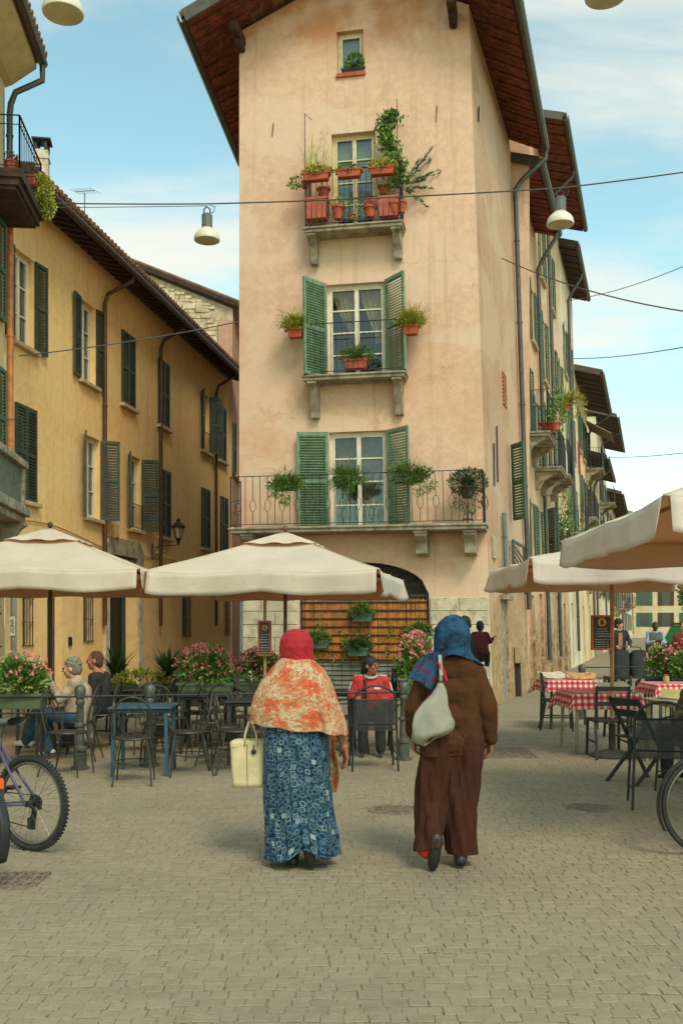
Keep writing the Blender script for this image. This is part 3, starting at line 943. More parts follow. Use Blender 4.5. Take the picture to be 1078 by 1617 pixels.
# balconies
def balcony(u0, u1, depth, zt, th, brs, bh, bw, kind, rail_h, **kw):
    o = MB()
    o.fbox(FRO, u0, u1, 0, depth, zt - th, zt)
    o.fbox(FRO, u0 - .03, u1 + .03, 0, depth + .03, zt - th * .45, zt - .012)
    bal = o.build('balcony', STONE, cb, bevel=.012)
    for q in brs: bracket(FRO, bal, q, bw, depth * .9, zt - th, bh, STONE, kind)
    railing(FRO, bal, u0 + .03, u1 - .03, 0, depth - .03, zt, zt + rail_h, **kw)
    return bal
z3 = FRO.hit(557, 352, .45)[1]; a3, b3 = FRO.hit(480, 350, .45)[0], FRO.hit(634, 350, .45)[0]
balcony(a3, b3, .45, z3, .12, (a3 + .13, b3 - .14), .52, .17, 0, 1.08, gap=.115, mid=z3 + .5)
z2 = FRO.hit(557, 588, .45)[1]; a2, b2 = FRO.hit(478, 588, .45)[0], FRO.hit(638, 588, .45)[0]
balcony(a2, b2, .45, z2, .12, (a2 + .17, b2 - .17), .68, .17, 0, 1.0, gap=.115, r=.005)
z1 = FRO.hit(557, 829, .7)[1]; a1, b1 = 0.0, FRO.hit(766, 829, .7)[0]
balcony(a1, b1, .7, z1, .12, (.35, 1.05, FRO.hit(664, 850, .5)[0], FRO.hit(741, 850, .5)[0]), .46, .24, 1, 1.0, gap=.155, ovals=z1 + .42)
# iron rods standing on the top balcony
b = MB(); q = FRO.p(a3 + .02, .42, z3 + 1.0); b.tube([q, q + Vector((0, 0, 1.25)), q + Vector((.14, 0, 1.12))], .008, 5)
q = FRO.p(b3 - .06, .42, z3 + 1.0); b.tube([q, q + Vector((-.02, 0, 1.35))], .008, 5)
b.build('iron_rod', IRON, cb)
# wall anchors, ragged marks
for px, py, L in ((325, 0, 0), (688, 180, .3), (430, 205, .26)):
    if L:
        u_, z_ = FRO.hit(px, py); MB().bar(FRO.p(u_, .012, z_ - L/2), FRO.p(u_ + .03, .012, z_ + L/2), .02, .02).build('wall_anchor', RUST, cb)
# garden gate: iron fan in the arch, reed screen on wires, grey boards below
b = MB()
for k in range(1, 12):
    a = PI * k / 12
    p0, pe = FRO.p(uc + .25 * math.cos(a), -.16, spring + .05 + .12 * math.sin(a)), FRO.p(uc + hw * .98 * math.cos(a), -.16, spring + rise * .98 * math.sin(a))
    b.tube([p0, pe], .009, 5)
for rr_ in (.35, .62, .98): b.tube([FRO.p(uc + hw * rr_ * math.cos(a), -.16, spring + .03 + rise * rr_ * math.sin(a)) for a in [PI * k / 24 for k in range(25)]], .01, 5)
for k in range(12):
    a = PI * (k + .5) / 12
    c = FRO.p(uc + hw * .8 * math.cos(a), -.16, spring + rise * .8 * math.sin(a))
    b.tube([c + FRO.u * (.07 * math.cos(q)) + Vector((0, 0, .07 * math.sin(q))) for q in [2*PI*i/10 for i in range(10)]], .007, 5, True)
b.build('iron_fanlight', IRON, cb)
LATT = mat('grey_boards', (116, 116, 98), 0.8, 0.2, 4, 0.2, 40, mode='world')
zm1, zm0 = FRO.hit(570, 946)[1], FRO.hit(570, 1044)[1]
gate = MB(); gate.fbox(FRO, ar[0], ar[0] + .06, -.2, -.1, 0, spring); gate.fbox(FRO, ar[1] - .06, ar[1], -.2, -.1, 0, spring); gate.fbox(FRO, ar[0] + .06, ar[1] - .06, -.2, -.1, spring - .05, spring)
gate = gate.build('gate', IRON2, cb)
n = 9
for k in range(n):
    lo = .03 + (zm0 - .03) * k / n; hi = .03 + (zm0 - .03) * (k + 1) / n - .012
    MB().hexa([FRO.p(ar[0] + .06, -.10, lo), FRO.p(ar[1] - .06, -.10, lo), FRO.p(ar[1] - .06, -.16, lo), FRO.p(ar[0] + .06, -.16, lo), FRO.p(ar[0] + .06, -.13, hi), FRO.p(ar[1] - .06, -.13, hi), FRO.p(ar[1] - .06, -.16, hi), FRO.p(ar[0] + .06, -.16, hi)]).build('slat', LATT, gate)
REED = mat('orange_reed', (196, 124, 58), 0.8, 0.25, 7, 0.3, 60, island=0.3, mode='world')
b = MB(); x = ar[0] + .07
while x < ar[1] - .07:
    b.tube([FRO.p(x, -.09, zm0 - .02), FRO.p(x + rnd.uniform(-.006, .006), -.09, zm1 + rnd.uniform(-.03, .02))], .0085, 5)
    x += .0165
rs = b.build('reed_screen', REED, cb); rs['kind'] = 'stuff'
b = MB()
zz_ = zm0 + .02; k = 0
while zz_ < zm1 + .02:
    b.bar(FRO.p(ar[0] + .02, -.07, zz_), FRO.p(ar[1] - .02, -.07, zz_), .012, .03); zz_ += .165; k += 1
x = ar[0] + .1
while x < ar[1]:
    b.tube([FRO.p(x, -.075, 0.35), FRO.p(x, -.075, zm1 + .06)], .004, 4); x += .19
b.build('wire_grid', IRON, cb)
# stone base: blocks laid in courses, one by one
zc0 = FRO.hit(725, 943)[1]; nc = 8
for seg_, side in (((0.02, ar[0] - .02), 0), ((ar[1] + .02, W0 - .01), 1)):
    for c_ in range(nc):
        lo, hi = zc0 * c_ / nc + .004, zc0 * (c_ + 1) / nc - .006
        L = seg_[1] - seg_[0]
        cuts = [0, .5 if c_ % 2 else .34, 1] if side else [0, .36 if c_ % 2 else .6, 1]
        for i in range(len(cuts) - 1):
            a, c = seg_[0] + L * cuts[i] + .005, seg_[0] + L * cuts[i + 1] - .005
            pr = rnd.uniform(.028, .04)
            MB().fbox(FRO, a, c, -.01, pr, lo, hi).build('stone_block', STONE_PALE, cb, bevel=.008)
# street side: grey door, shutter, vent, anchors, iron frame, meter box, downpipe
GDOOR = mat('weathered_grey_door', (150, 140, 124), 0.8, 0.3, 5, 0.4, 30, col2=(110, 90, 84), mode='world')
MB().fbox(RWA, g_door[0], g_door[1], -.1, -.05, 0, g_door[3]).build('door', GDOOR, cb)
MB().fbox(RWA, g_door[0] - .12, g_door[1] + .12, 0, .14, g_door[3], g_door[3] + .09).build('lintel', STONE, cb)
us, zs0 = RWA.hit(832, 845); us = 4.15
zs0, zs1 = RWA.hit(834, 842)[1], RWA.hit(834, 741)[1]
shutter(RWA, cb, us - .5, zs0, zs1, .5, 140, 1, GREEN_MID, .05, .06, 1)
b = MB()
for k in range(9):
    zz_ = 6.55 + k * .085; b.fbox(RWA, 2.85, 3.4, 0, .03, zz_, zz_ + .05)
b.build('vent_grille', mat('vent_clay', (176, 118, 82), .9), cb)
for u_, z_, L in ((1.0, 4.9, .9), (1.5, 5.2, 1.2), (.55, 11.9, .35)):
    MB().bar(RWA.p(u_, .03, z_ - L / 2), RWA.p(u_ + .12, .03, z_ + L / 2), .03).build('wall_anchor', IRON, cb)
MB().fbox(RWA, .55, .95, .01, .05, 2.95, 3.4).build('plaque', mat('pale_plaque', (180, 160, 134), 0.7), cb)
b = MB()
for u_ in (2.95, 4.9): b.bar(RWA.p(u_, .1, 2.35), RWA.p(u_, .1, 3.5), .05)
b.bar(RWA.p(2.95, .1, 3.5), RWA.p(4.9, .1, 3.5), .05)
for k in range(5): b.bar(RWA.p(2.95, .12, 3.4 - k * .12), RWA.p(4.9, .12, 3.15 - k * .16), .025)
b.build('iron_frame', IRON2, cb)
BOXM = mat('beige_meter_box', (170, 150, 112), 0.6, 0.1)
b = MB(); b.fbox(RWA, 3.2, 3.6, 0.02, .2, .75, 1.12); b.build('meter_box', BOXM, cb, bevel=.01)
MB().fbox(RWA, 3.3, 3.48, 0.02, .12, 0, .75).build('meter_post', mat('dark_post', (58, 44, 36)), cb)
e = PR1 + Vector((.08, -.05, -.05))
downpipe([e, e + Vector((0, 0, -.22)), RWA.p(LEN - .25, .28, 12.7), RWA.p(LEN - .3, .11, 12.45), RWA.p(LEN - .3, .11, 12.2), RWA.p(LEN - .3, .1, 2.0)], .06, ZINC, cb, clips=5)
downpipe([RWA.p(1.9, .08, 4.0), RWA.p(1.9, .08, 3.9), RWA.p(1.9, .08, 2.26)], .05, mat('blue_grey_pipe', (104, 116, 114)), cb, clips=2)
downpipe([FRO.p(.06, .06, 2.9), FRO.p(.06, .06, 2.8), FRO.p(.06, .06, 0)], .04, mat('blue_grey_pipe', (104, 116, 114)), cb, clips=2)

# ------------------------------------------------------------------ plants on the corner building
def hitp(px, py, n): 
    u, z = FRO.hit(px, py, n); return FRO.p(u, n, z)
GR_T = 'flower boxes on the rail of the top balcony'
rz0 = -A11
def boxed(px, py, L, label, foli, n=.47, grp=GR_T, H=.15, m=TERRA, name='flower_box', Wd=.18):
    p = hitp(px, py, n)
    return potted(name, label, 'planter', p, [('trough', m, trough(L, Wd, H))], foli, grp, rz0)
boxed(500, 286, .52, 'terracotta flower box of yellow-green sedum, left on the top balcony rail',
      [('foliage', LEAF_YL, lambda b: (bush(b, (0, 0, .18), (.30, .12, .11), 520, .06, .035), fronds(b, (-.1, 0, .15), 44, .8, .2, .010, .5), fronds(b, (.1, 0, .15), 30, .55, .3, .010, .6))), ('leaves', LEAF_YL, lambda b: [bush(b, (rnd.uniform(-.2, .2), 0, .3 + .06 * k), (.08, .05, .1), 9, .035) for k in range(12)])])
boxed(551, 281, .5, 'terracotta flower box with few leaves, middle of the top balcony rail', [('foliage', LEAF, lambda b: bush(b, (-.04, 0, .16), (.25, .1, .07), 200, .07, .04))])
boxed(603, 277, .5, 'terracotta flower box of dry and green tufts, right on the top balcony rail',
      [('foliage', LEAF_YL, lambda b: (bush(b, (0, 0, .18), (.28, .11, .11), 380, .07, .03), fronds(b, (0, 0, .14), 80, .34, .7, .012, .9)))])
# climbing plant on the rod, and the oleander shoots beside it
def climber(b):
    for k in range(1500):
        t = rnd.random()
        p = Vector((-.10 * t + .10 * math.sin(t * 7) + rnd.gauss(0, .065 + .04 * math.sin(t * 9) ** 2), rnd.uniform(-.06, .06), .1 + 1.45 * t))
        leaf(b, p, rv() + Vector((0, 0, -.2)), rv(), rnd.uniform(.06, .12), .06)
p = hitp(622, 300, .36)
potted('climbing_plant', 'tall green climber twining up the rod of the top balcony', 'plant', p, [('pot', TERRA, roundpot(.11, .2, -.45))], [('foliage', LEAF, climber), ('stem', mat('plant_stem', (96, 84, 48)), lambda b: b.tube([(0, 0, -.25), (.04, 0, .3), (-.02, 0, .9), (-.1, 0, 1.5)], .008, 5))])
def oleander(b):
    for k in range(18):
        a = rnd.uniform(-.2, 1.0)
        base = Vector((0, 0, 0)); tip = Vector((rnd.uniform(.1, .75), rnd.uniform(-.1, .2), rnd.uniform(-.35, .75)))
        for s_ in range(16):
            t = rnd.uniform(.45, 1.05); leaf(b, base.lerp(tip, t), (tip - base).normalized() + rv() * .6 + Vector((0, 0, .3)), rv(), .11, .022)
        b.tube([base, base.lerp(tip, .5) + Vector((0, 0, .03)), tip], .004, 3)
potted('oleander_plant', 'thin leafed shoots spreading out beside the climber on the top balcony', 'plant', hitp(632, 296, .3), [('pot', TERRA, roundpot(.12, .22, -.5))], [('foliage', LEAF_DK, oleander)])
potted('trailing_plant', 'green sprig hanging out at the low side of the top balcony', 'plant', hitp(482, 288, .36), [('pot', TERRA, roundpot(.08, .14, -.12))], [('foliage', LEAF, lambda b: (bush(b, (-.14, 0, .0), (.16, .08, .08), 120, .07, .03), bush(b, (-.22, 0, -.06), (.12, .05, .05), 60, .06, .03)))])
for px, py, R, H, lab, lf in ((500, 350, .23, .40, 'large square terracotta tub on the top balcony floor, under the sedum box', None), (614, 346, .2, .38, 'square terracotta tub on the top balcony floor, below the climber', None)):
    potted('plant_tub', lab, 'planter', hitp(px, py, .28) + Vector((0, 0, .02)), [('trough', mat('pinkish_terracotta', (178, 92, 72), 0.85, 0.15), trough(R * 2, .3, H))], [('foliage', LEAF_YL, lambda b: fronds(b, (0, 0, .36), 26, .4, .5, .01, .8))], 'tubs on the top balcony floor', rz0)
for px, py, R, H, lab, m_, sz in ((534, 348, .12, .26, 'round terracotta pot on the top balcony next to the square tub', LEAF_YL, .1), (584, 345, .13, .2, 'small terracotta pot with reddish leaves on the top balcony floor', PETAL_RED, .09),
                                 (555, 349, .08, .1, 'small pot with bright green leaves spilling over the top balcony edge', LEAF, .16)):
    potted('plant_pot', lab, 'planter', hitp(px, py, .36) + Vector((0, 0, .02)), [('pot', TERRA, roundpot(R, H))], [('foliage', m_, lambda b: bush(b, (0, -.03, H + sz * .4), (sz * 1.2, sz, sz), 130, .06, .035))], 'small pots on the top balcony floor')
for px, py, lab in ((511, 312, 'terracotta pot at mid height behind the rail of the top balcony, near the big tub'), (607, 308, 'terracotta pot at mid height behind the rail of the top balcony, near the climber')):
    potted('plant_pot', lab, 'planter', hitp(px, py, .2), [('pot', TERRA, roundpot(.13, .17)), *[('stand_leg', IRON, lambda b, q=q: b.tube([(.09 * math.cos(q), .09 * math.sin(q), 0), (.1 * math.cos(q), .1 * math.sin(q), -.42)], .008, 5)) for q in (0, 2.1, 4.2)]],
           [('foliage', TERRA if 0 else PETAL_RED, lambda b: bush(b, (0, 0, .22), (.12, .1, .1), 60, .05, .02))], 'raised pots on the top balcony')
potted('basil_pot', 'bushy green plant in a dark box on the attic window sill', 'plant', FRO.p((w_at[0] + w_at[1]) / 2 + .06, -.02, w_at[2] + .005), [('trough', mat('dark_green_box', (46, 62, 54)), trough(.46, .12, .09))], [('foliage', LEAF, lambda b: bush(b, (.03, -.02, .22), (.17, .1, .16), 420, .06, .04))], None, rz0)
for px, py, s_, lab in ((467, 534, -1, 'terracotta pot of drooping fern hung outside the middle balcony, on the lane side'), (648, 529, 1, 'terracotta pot of drooping fern hung outside the middle balcony, on the street side')):
    potted('hanging_fern', lab, 'planter', hitp(px, py, .4), [('trough', TERRA, trough(.3, .2, .18)), ('hook', IRON, lambda b: b.tube([(-s_ * .1, 0, .12), (-s_ * .24, 0, .2)], .008, 5))],
           [('foliage', LEAF_YL, lambda b: (fronds(b, (0, 0, .18), 300, .46, 1.1, .018, 1.0), bush(b, (0, 0, .26), (.27, .16, .14), 420, .09, .02))), ('trailing_leaves', LEAF_YL, lambda b: fronds(b, (-s_ * -.12, -.05, .17), 90, .6, 2.2, .014, .8))], 'ferns hung beside the middle balcony', rz0)
potted('fern_pot', 'terracotta box of green fern standing inside the middle balcony', 'planter', hitp(562, 583, .28), [('trough', TERRA, trough(.46, .2, .18))], [('foliage', LEAF, lambda b: (fronds(b, (0, 0, .16), 200, .42, .8, .018, .9), bush(b, (0, 0, .27), (.36, .14, .16), 520, .08, .022)))], None, rz0)
GP = mat('green_plastic', (62, 84, 52), 0.55, 0.15, 5)
for px, py, L, lab in ((452, 775, .62, 'box of feathery trailing plants on the long balcony rail before the flat shutter'), (548, 765, .66, 'box of trailing plants on the long balcony rail before the window panes'), (645, 762, .74, 'box of trailing plants on the long balcony rail before the angled shutter')):
    potted('balcony_planter', lab, 'planter', hitp(px, py, .74), [('trough', GP, trough(L * .8, .16, .14))],
           [('foliage', LEAF, lambda b: (bush(b, (0, -.02, .15), (L * .66, .17, .20), 1250, .07, .022, .1, .2, clumps=11), bush(b, (rnd.uniform(-.15, .15), -.08, -.03), (L * .5, .1, .26), 420, .06, .02, -.3, .2, clumps=6), fronds(b, (rnd.uniform(-.2, .2), -.06, .12), 26, .75, 2.4, .014, .9), fronds(b, (rnd.uniform(-.2, .2), 0, .16), 20, .4, .3, .012, .9), fronds(b, (-.15, -.05, .14), 90, .42, 1.9, .012, .9), fronds(b, (.2, -.05, .14), 90, .42, 1.9, .012, .9))),
            ('blossom', WHITE, lambda b: blossoms(b, (0, -.05, .15), (L * .5, .12, .15), 9, .02))], 'planters on the long balcony rail', rz0)
potted('fern_stand', 'round pot of dark fern on a wire stand at one end of the long balcony', 'planter', hitp(738, 828, .5), [('pot', mat('dark_clay', (84, 70, 56)), roundpot(.15, .22, .5)), ('stand', IRON, lambda b: ([b.tube([(.1 * math.cos(q), .1 * math.sin(q), .02), (.06 * math.cos(q), .06 * math.sin(q), .25), (.14 * math.cos(q), .14 * math.sin(q), .52)], .008, 5) for q in (0, 1.57, 3.14, 4.71)], b.tube([(.1 * math.cos(q), .1 * math.sin(q), .1) for q in [k * .628 for k in range(10)]], .007, 5, True)))],
       [('foliage', LEAF_DK, lambda b: (fronds(b, (0, 0, .7), 340, .5, 1.5, .016, 1.1), bush(b, (0, -.03, .80), (.36, .26, .24), 1000, .07, .022), bush(b, (0, -.1, .5), (.3, .2, .3), 260, .07, .02, -.4)))])
for px, py, lab, m_ in ((572, 982, 'green trough of grass hung highest on the reed screen', LEAF), (502, 1024, 'green trough of grass hung on the reed screen, behind the red headscarf', LEAF), (565, 1036, 'trough of straggling plants hung low on the reed screen', LEAF_DK), (664, 1012, 'grey pot of geranium hung on the reed screen near its edge', LEAF)):
    potted('screen_planter', lab, 'planter', hitp(px, py, .04), [('trough', mat('screen_trough', (78, 104, 88)), trough(.42, .15, .16))],
           [('foliage', m_, lambda b: (fronds(b, (0, 0, .16), 160, .32, .7, .014, .9), fronds(b, (0, -.06, .12), 120, .42, 2.0, .014, .8), bush(b, (0, 0, .2), (.26, .13, .13), 320, .07, .03)))] + ([('blossom', PETAL_RED, lambda b: blossoms(b, (.02, -.02, .26), (.12, .1, .1), 8, .03))] if px == 664 else []), 'troughs hung on the reed screen', rz0)
# thin creeper over the reed screen
b = MB()
for k in range(16):
    x = rnd.uniform(ar[0] + .2, ar[1] - .2); zz_ = zm0
    p = FRO.p(x, -.05, zz_)
    for s_ in range(26):
        leaf(b, p + rv() * .04, rv(), rv(), .06, .04); leaf(b, p + rv() * .06, rv(), rv(), .05, .035); x += rnd.uniform(-.05, .05); zz_ += rnd.uniform(.0, .05); p = FRO.p(x, -.05, min(zz_, zm1))
tag(b.build('creeper', LEAF, None), 'sparse green creeper growing over the orange reed screen', 'plant')
# ------------------------------------------------------------------ long yellow building on the lane
OCHRE = plaster('ochre_plaster', (244, 202, 136), (234, 180, 112), (246, 210, 150), 0.35, 0.4, 0.2, seed=3.0)
YA = 19.2
FA = Fr((-9.65 + .165 * YA, YA), (.165, 1.0))
LA = (34.75 - YA) / FA.u.y
ya = thing('yellow_building', 'long ochre yellow house with rows of dark green louvred shutters', 'building', (-6, 26, 0))
def ua(px): return (9.65 / (.165 - (px - CX) / F) - YA) / FA.u.y
UPZ, LOZ, TOPU, TOPL = 7.2, 4.1, 9.05, 6.0
ups = [(38, 'open'), (139, 'open'), (202, 'shut'), (258, 'shut'), (324, 'half'), (350, 'shut')]
los = [(40, 'shut'), (146, 'perp'), (213, 'perp'), (260, 'shut'), (324, 'shut'), (353, 'shut')]
holesA, wins = [], []
for lst, z0, z1 in ((ups, UPZ, TOPU), (los, LOZ, TOPL)):
    for px, st in lst:
        c = ua(px); h = (c - .44, c + .44, z0, z1)
        wins.append((h, st)); holesA.append(h + (.18,))
grl = [(ua(36), ua(50), 1.2, 2.6), (ua(132), ua(145), 1.25, 2.75), (ua(288), ua(300), 1.3, 2.8), (ua(355), ua(361.5), 1.3, 2.8)]
door1 = (ua(75), ua(98), 0.0, 2.75)
door2 = (ua(171), ua(216), 0.0, 3.35)
holesA += [g_ + (.16,) for g_ in grl] + [door1 + (.25,), door2 + (.45,)]
AZ = 10.08
wall(FA, 0, LA, 0, AZ + .1, holesA, .18, None, 'wall', OCHRE, ya)
MB().hexa([FA.p(0, -.01, 0), FA.p(0, -8, 0), FA.p(0.01, -8, 0), FA.p(0.01, -.01, 0), FA.p(0, -.01, AZ + .1), FA.p(0, -8, AZ + .1), FA.p(0.01, -8, AZ + .1), FA.p(0.01, -.01, AZ + .1)]).build('side_wall', OCHRE, ya)
STONE_SILL = mat('sill_stone', (186, 166, 130), 0.9, 0.15, 4, 0.3, 40, mode='world')
for (h, st) in wins:
    MB().fbox(FA, h[0] - .1, h[1] + .1, -.1, .12, h[2] - .09, h[2] - .002).build('sill', STONE_SILL, ya, bevel=.01)
    if st == 'shut':
        MB().fbox(FA, h[0], h[1], -.17, -.16, h[2], h[3]).build('window', WHITE, ya)
        shutter(FA, ya, h[0], h[2], h[3], .437, 180, -1, GREEN_DK, .03, .06, 1); shutter(FA, ya, h[1], h[2], h[3], .437, 180, 1, GREEN_DK, .03, .06, 1)
    else:
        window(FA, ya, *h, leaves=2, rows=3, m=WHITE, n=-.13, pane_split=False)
        aL, aR = {'open': (6, 7), 'perp': (25, 62), 'half': (28, 50)}[st]
        shutter(FA, ya, h[0], h[2], h[3], .44, aL, -1, GREEN_DK, .03, .06, 1); shutter(FA, ya, h[1], h[2], h[3], .44, aR, 1, GREEN_DK, .03, .06, 1)
for px, z0, z1 in ((213, 4.15, 4.75), (324, 7.25, 7.8)):
    c = ua(px); railing(FA, ya, c - .42, c + .42, .01, .06, z0 - .05, z1, gap=.1, ends=(False, False))
for g_ in grl:
    w_ = MB().fbox(FA, g_[0], g_[1], -.15, -.14, g_[2], g_[3]).build('window', mat('dull_brown_glass', (70, 64, 52), 0.3), ya)  # opaque pane in one dull brown
    b = MB(); n = max(3, int((g_[1] - g_[0]) / .11))
    for k in range(n + 1): b.tube([FA.p(g_[0] + (g_[1] - g_[0]) * k / n, .03, g_[2] - .03), FA.p(g_[0] + (g_[1] - g_[0]) * k / n, .03, g_[3] + .03)], .011, 5)
    for k in range(4): b.bar(FA.p(g_[0] - .05, .03, g_[2] + (g_[3] - g_[2]) * k / 3), FA.p(g_[1] + .05, .03, g_[2] + (g_[3] - g_[2]) * k / 3), .03, .012)
    b.build('grille', IRON2, w_)
WDOOR = mat('brown_door', (84, 68, 48), 0.7, 0.25, 4, 0.3, 30, mode='world')
dd = MB().fbox(FA, door1[0], door1[1], -.24, -.18, 0, door1[3]).build('door', WDOOR, ya)
n = 5
for k in range(n):
    a = door1[0] + (door1[1] - door1[0]) * k / n
    MB().fbox(FA, a + .01, a + (door1[1] - door1[0]) / n - .01, -.18, -.16, .02, door1[3] - .04).build('plank', WDOOR, dd)
dd = MB().fbox(FA, door2[0] - .1, door2[1] + .1, -.44, -.40, 0, door2[3]).build('door', mat('black_green_door', (24, 28, 24), .6), ya)
MB().fbox(FA, door2[1] - .05, door2[1] + .0, -.40, -.30, 0, door2[3] - .02).build('door_leaf', GREEN_DK, ya)
b = MB()
for q in ((door2[0] - .28, door2[0] - .01), (door2[1] + .01, door2[1] + .34)): b.fbox(FA, q[0], q[1], -.2, .06, 0, door2[3] - .3)
b.build('door_jamb', STONE_PALE, ya, bevel=.01)
zt = door2[3]; u0, u1 = door2[0] - .3, door2[1] + .36
pr = [(u0, zt - .3), (u0, zt + .12), (u0 + .25, zt + .42), (u1 - .25, zt + .42), (u1, zt + .12), (u1, zt - .3), (u1 - .36, zt - .3), (u1 - .44, zt), (u0 + .44, zt), (u0 + .3, zt - .3)]
MB().prism([FA.p(q[0], -.2, q[1]) for q in pr], [FA.p(q[0], .07, q[1]) for q in pr]).build('door_arch', STONE, ya)
b = MB().fbox(FA, ua(108), ua(112), 0, .04, 1.15, 1.35); b.build('intercom', BLACK, ya)
b = MB(); b.tube([FA.p(u, .03, 3.62 + .18 * math.sin(u * .8) * math.exp(-u * .1) - .02 * u) for u in [k * .4 for k in range(0, 28)]], .012, 5)
b.build('cable', mat('tan_cable', (150, 110, 60)), ya)
b = MB(); b.fbox(FA, ua(176), ua(182), .01, .12, 3.75, 4.1); b.build('junction_box', mat('box_cream', (190, 160, 100)), ya, bevel=.02)
# eaves: rafters one by one, boards, gutter, roof
AO = Fr((FA.O.x + FA.n.x * .5, FA.O.y + FA.n.y * .5), (.165, 1.0))
e0, e1 = FA.p(-.3, .62, AZ), FA.p(LA + .25, .62, AZ)
r0, r1 = FA.p(-.3, -4.5, AZ + .75), FA.p(LA + .25, -4.5, AZ + .75)
rA = roof_plane(e0 + Vector((0, 0, .1)), e1 + Vector((0, 0, .1)), r0 + Vector((0, 0, .1)), r1 + Vector((0, 0, .1)), .12, 'roof', TILE, ya)
k = 0; u = -.1
while u < LA:
    MB().bar(FA.p(u, -.05, AZ + .2), FA.p(u, .58, AZ + .03), .10, .13).build('rafter', WOOD_DK, rA); u += .34
b = MB(); b.tube([e0 + FA.n * .05 + Vector((0, 0, .04)), e1 + FA.n * .05 + Vector((0, 0, .04))], .075, 8); b.build('gutter', mat('dark_gutter', (70, 54, 42), 0.5, 0.2), rA)
for px in (160, 249, 337):
    u = ua(px)
    downpipe([FA.p(u + .5, .6, AZ), FA.p(u + .5, .6, AZ - .12), FA.p(u + .05, .16, AZ - .55), FA.p(u, .1, AZ - .8), FA.p(u, .1, AZ - 1.0), FA.p(u, .1, 1.6)], .05, COPPER, ya, clips=5)
ch = MB(); q = at(67, 300, 25.0); ch.box((q.x, q.y, 12.0), (.32, .32, 3.0), .16); ch.box((q.x, q.y, 13.3), (.37, .37, .06), .16)
ch = ch.build('chimney', STONE_PALE, rA)
b = MB(); b.box((q.x, q.y, 13.75), (.46, .46, .04), .16)
for sx, sy in ((-1, -1), (1, -1), (1, 1), (-1, 1)): b.box((q.x + sx * .12, q.y + sy * .12, 13.62), (.07, .07, .25), .16)
b.build('chimney_cap', IRON, rA)
# rooftop aerial
ta = thing('roof_aerial', 'thin television aerial above the yellow building roof', 'aerial', at(134, 352, 24.5))
p0 = at(134, 352, 24.5); p1 = at(134, 305, 24.5)
b = MB(); b.tube([p0 - Vector((0, 0, .3)), p1], .012, 5); b.build('mast', IRON2, ta)
b = MB(); b.tube([p1 + Vector((-.28, .2, .12)), p1 + Vector((.3, -.2, -.02))], .008, 4)
for k in range(7):
    c = p1 + Vector((-.28, .2, .12)).lerp(Vector((.3, -.2, -.02)), k / 6); b.tube([c - Vector((.1, .16, 0)), c + Vector((.1, .16, 0))], .005, 4)
b.build('elements', IRON2, ta)

# wall lantern on its scrolled bracket
u = ua(240); LZ = 3.75
tl = thing('wall_lantern', 'old iron lantern on a scrolled bracket on the yellow wall', 'lantern', FA.p(u, 0, LZ))
b = MB(); tip = FA.p(u, .75, LZ + .05)
b.bar(FA.p(u, 0, LZ), tip, .025); b.bar(FA.p(u, 0.012, LZ - .35), FA.p(u, .012, LZ + .1), .03)
for (nn, zz_, R) in ((.16, LZ - .12, .09), (.36, LZ - .1, .07), (.14, LZ - .28, .06)):
    b.tube([FA.p(u, nn + R * math.cos(q), zz_ + R * math.sin(q)) for q in [2*PI*i/12 for i in range(12)]], .01, 5, True)
b.build('arm', IRON, tl)
b = MB(); M4 = [(.085, .18), (.15, .48)]
b.lathe([(.03, .0), (.05, .1), (.085, .17), (.09, .18)], tip, 6); b.lathe([(.19, .46), (.2, .5), (.1, .6), (.05, .64), (.06, .68), (.01, .74)], tip, 6)
for k in range(6):
    a = PI / 3 * k; b.tube([tip + Vector((.085 * math.cos(a), .085 * math.sin(a), .18)), tip + Vector((.155 * math.cos(a), .155 * math.sin(a), .47))], .009, 4)
b.build('lantern_frame', IRON, tl)
b = MB(); b.lathe([(.075, .185), (.142, .46)], tip, 6); b.build('lantern_glass', mat('milky_glass', (170, 166, 146), 0.3), tl)

# ------------------------------------------------------------------ stone-gabled house behind the yellow one
sg = thing('gable_house', 'rubble stone gable and pink wall rising behind the yellow building', 'building', (-6, 35, 0))
RUB = mat('rubble_mortar', (196, 178, 142), 0.95, 0.2, 5, 0.5, 30, mode='world')
RUBS = mat('rubble_stone', (220, 204, 168), 0.95, 0.2, 3, 0.5, 30, island=0.0, col2=(186, 152, 116), mode='world')
GDY = 35.2
def gp(px, py): return at(px, py, GDY)
ga = [gp(180, 412), gp(378, 492)]
xr = FA.p(LA, 0, 0).x + .08
xl = ga[0].x - 1.5
zl = ga[0].z + .5
slope = (ga[1].z - ga[0].z) / (ga[1].x - ga[0].x)
def zg(x): return ga[0].z + slope * (x - ga[0].x)
b = MB(); b.hexa([(xl, GDY, 0), (xr, GDY, 0), (xr, GDY + .3, 0), (xl, GDY + .3, 0), (xl, GDY, zg(xl)), (xr, GDY, zg(xr)), (xr, GDY + .3, zg(xr)), (xl, GDY + .3, zg(xl))])
gw = b.build('wall', RUB, sg)
PINKG = plaster('dusky_pink_plaster', (208, 164, 134), (190, 138, 108), (216, 178, 148), .5, .4, .2, seed=9.)
b = MB(); b.box(((xr + xr - .5) / 2, GDY - .06, 6.2), (.5, .12, 2 * 6.2 + .0)); b.build('plaster_strip', PINKG, sg)
FG = Fr((xr, GDY), (.165, 1.0))
wall(FG, 0, 6, 0, 12.6, [], .1, None, 'side_wall', PINKG, sg)
shutter(FG, sg, .25, 7.0, 8.8, .45, 178, 1, GREEN_MID, .05, .07, 1); shutter(FG, sg, 1.16, 7.0, 8.8, .45, 178, -1, GREEN_MID, .05, .07, 1)
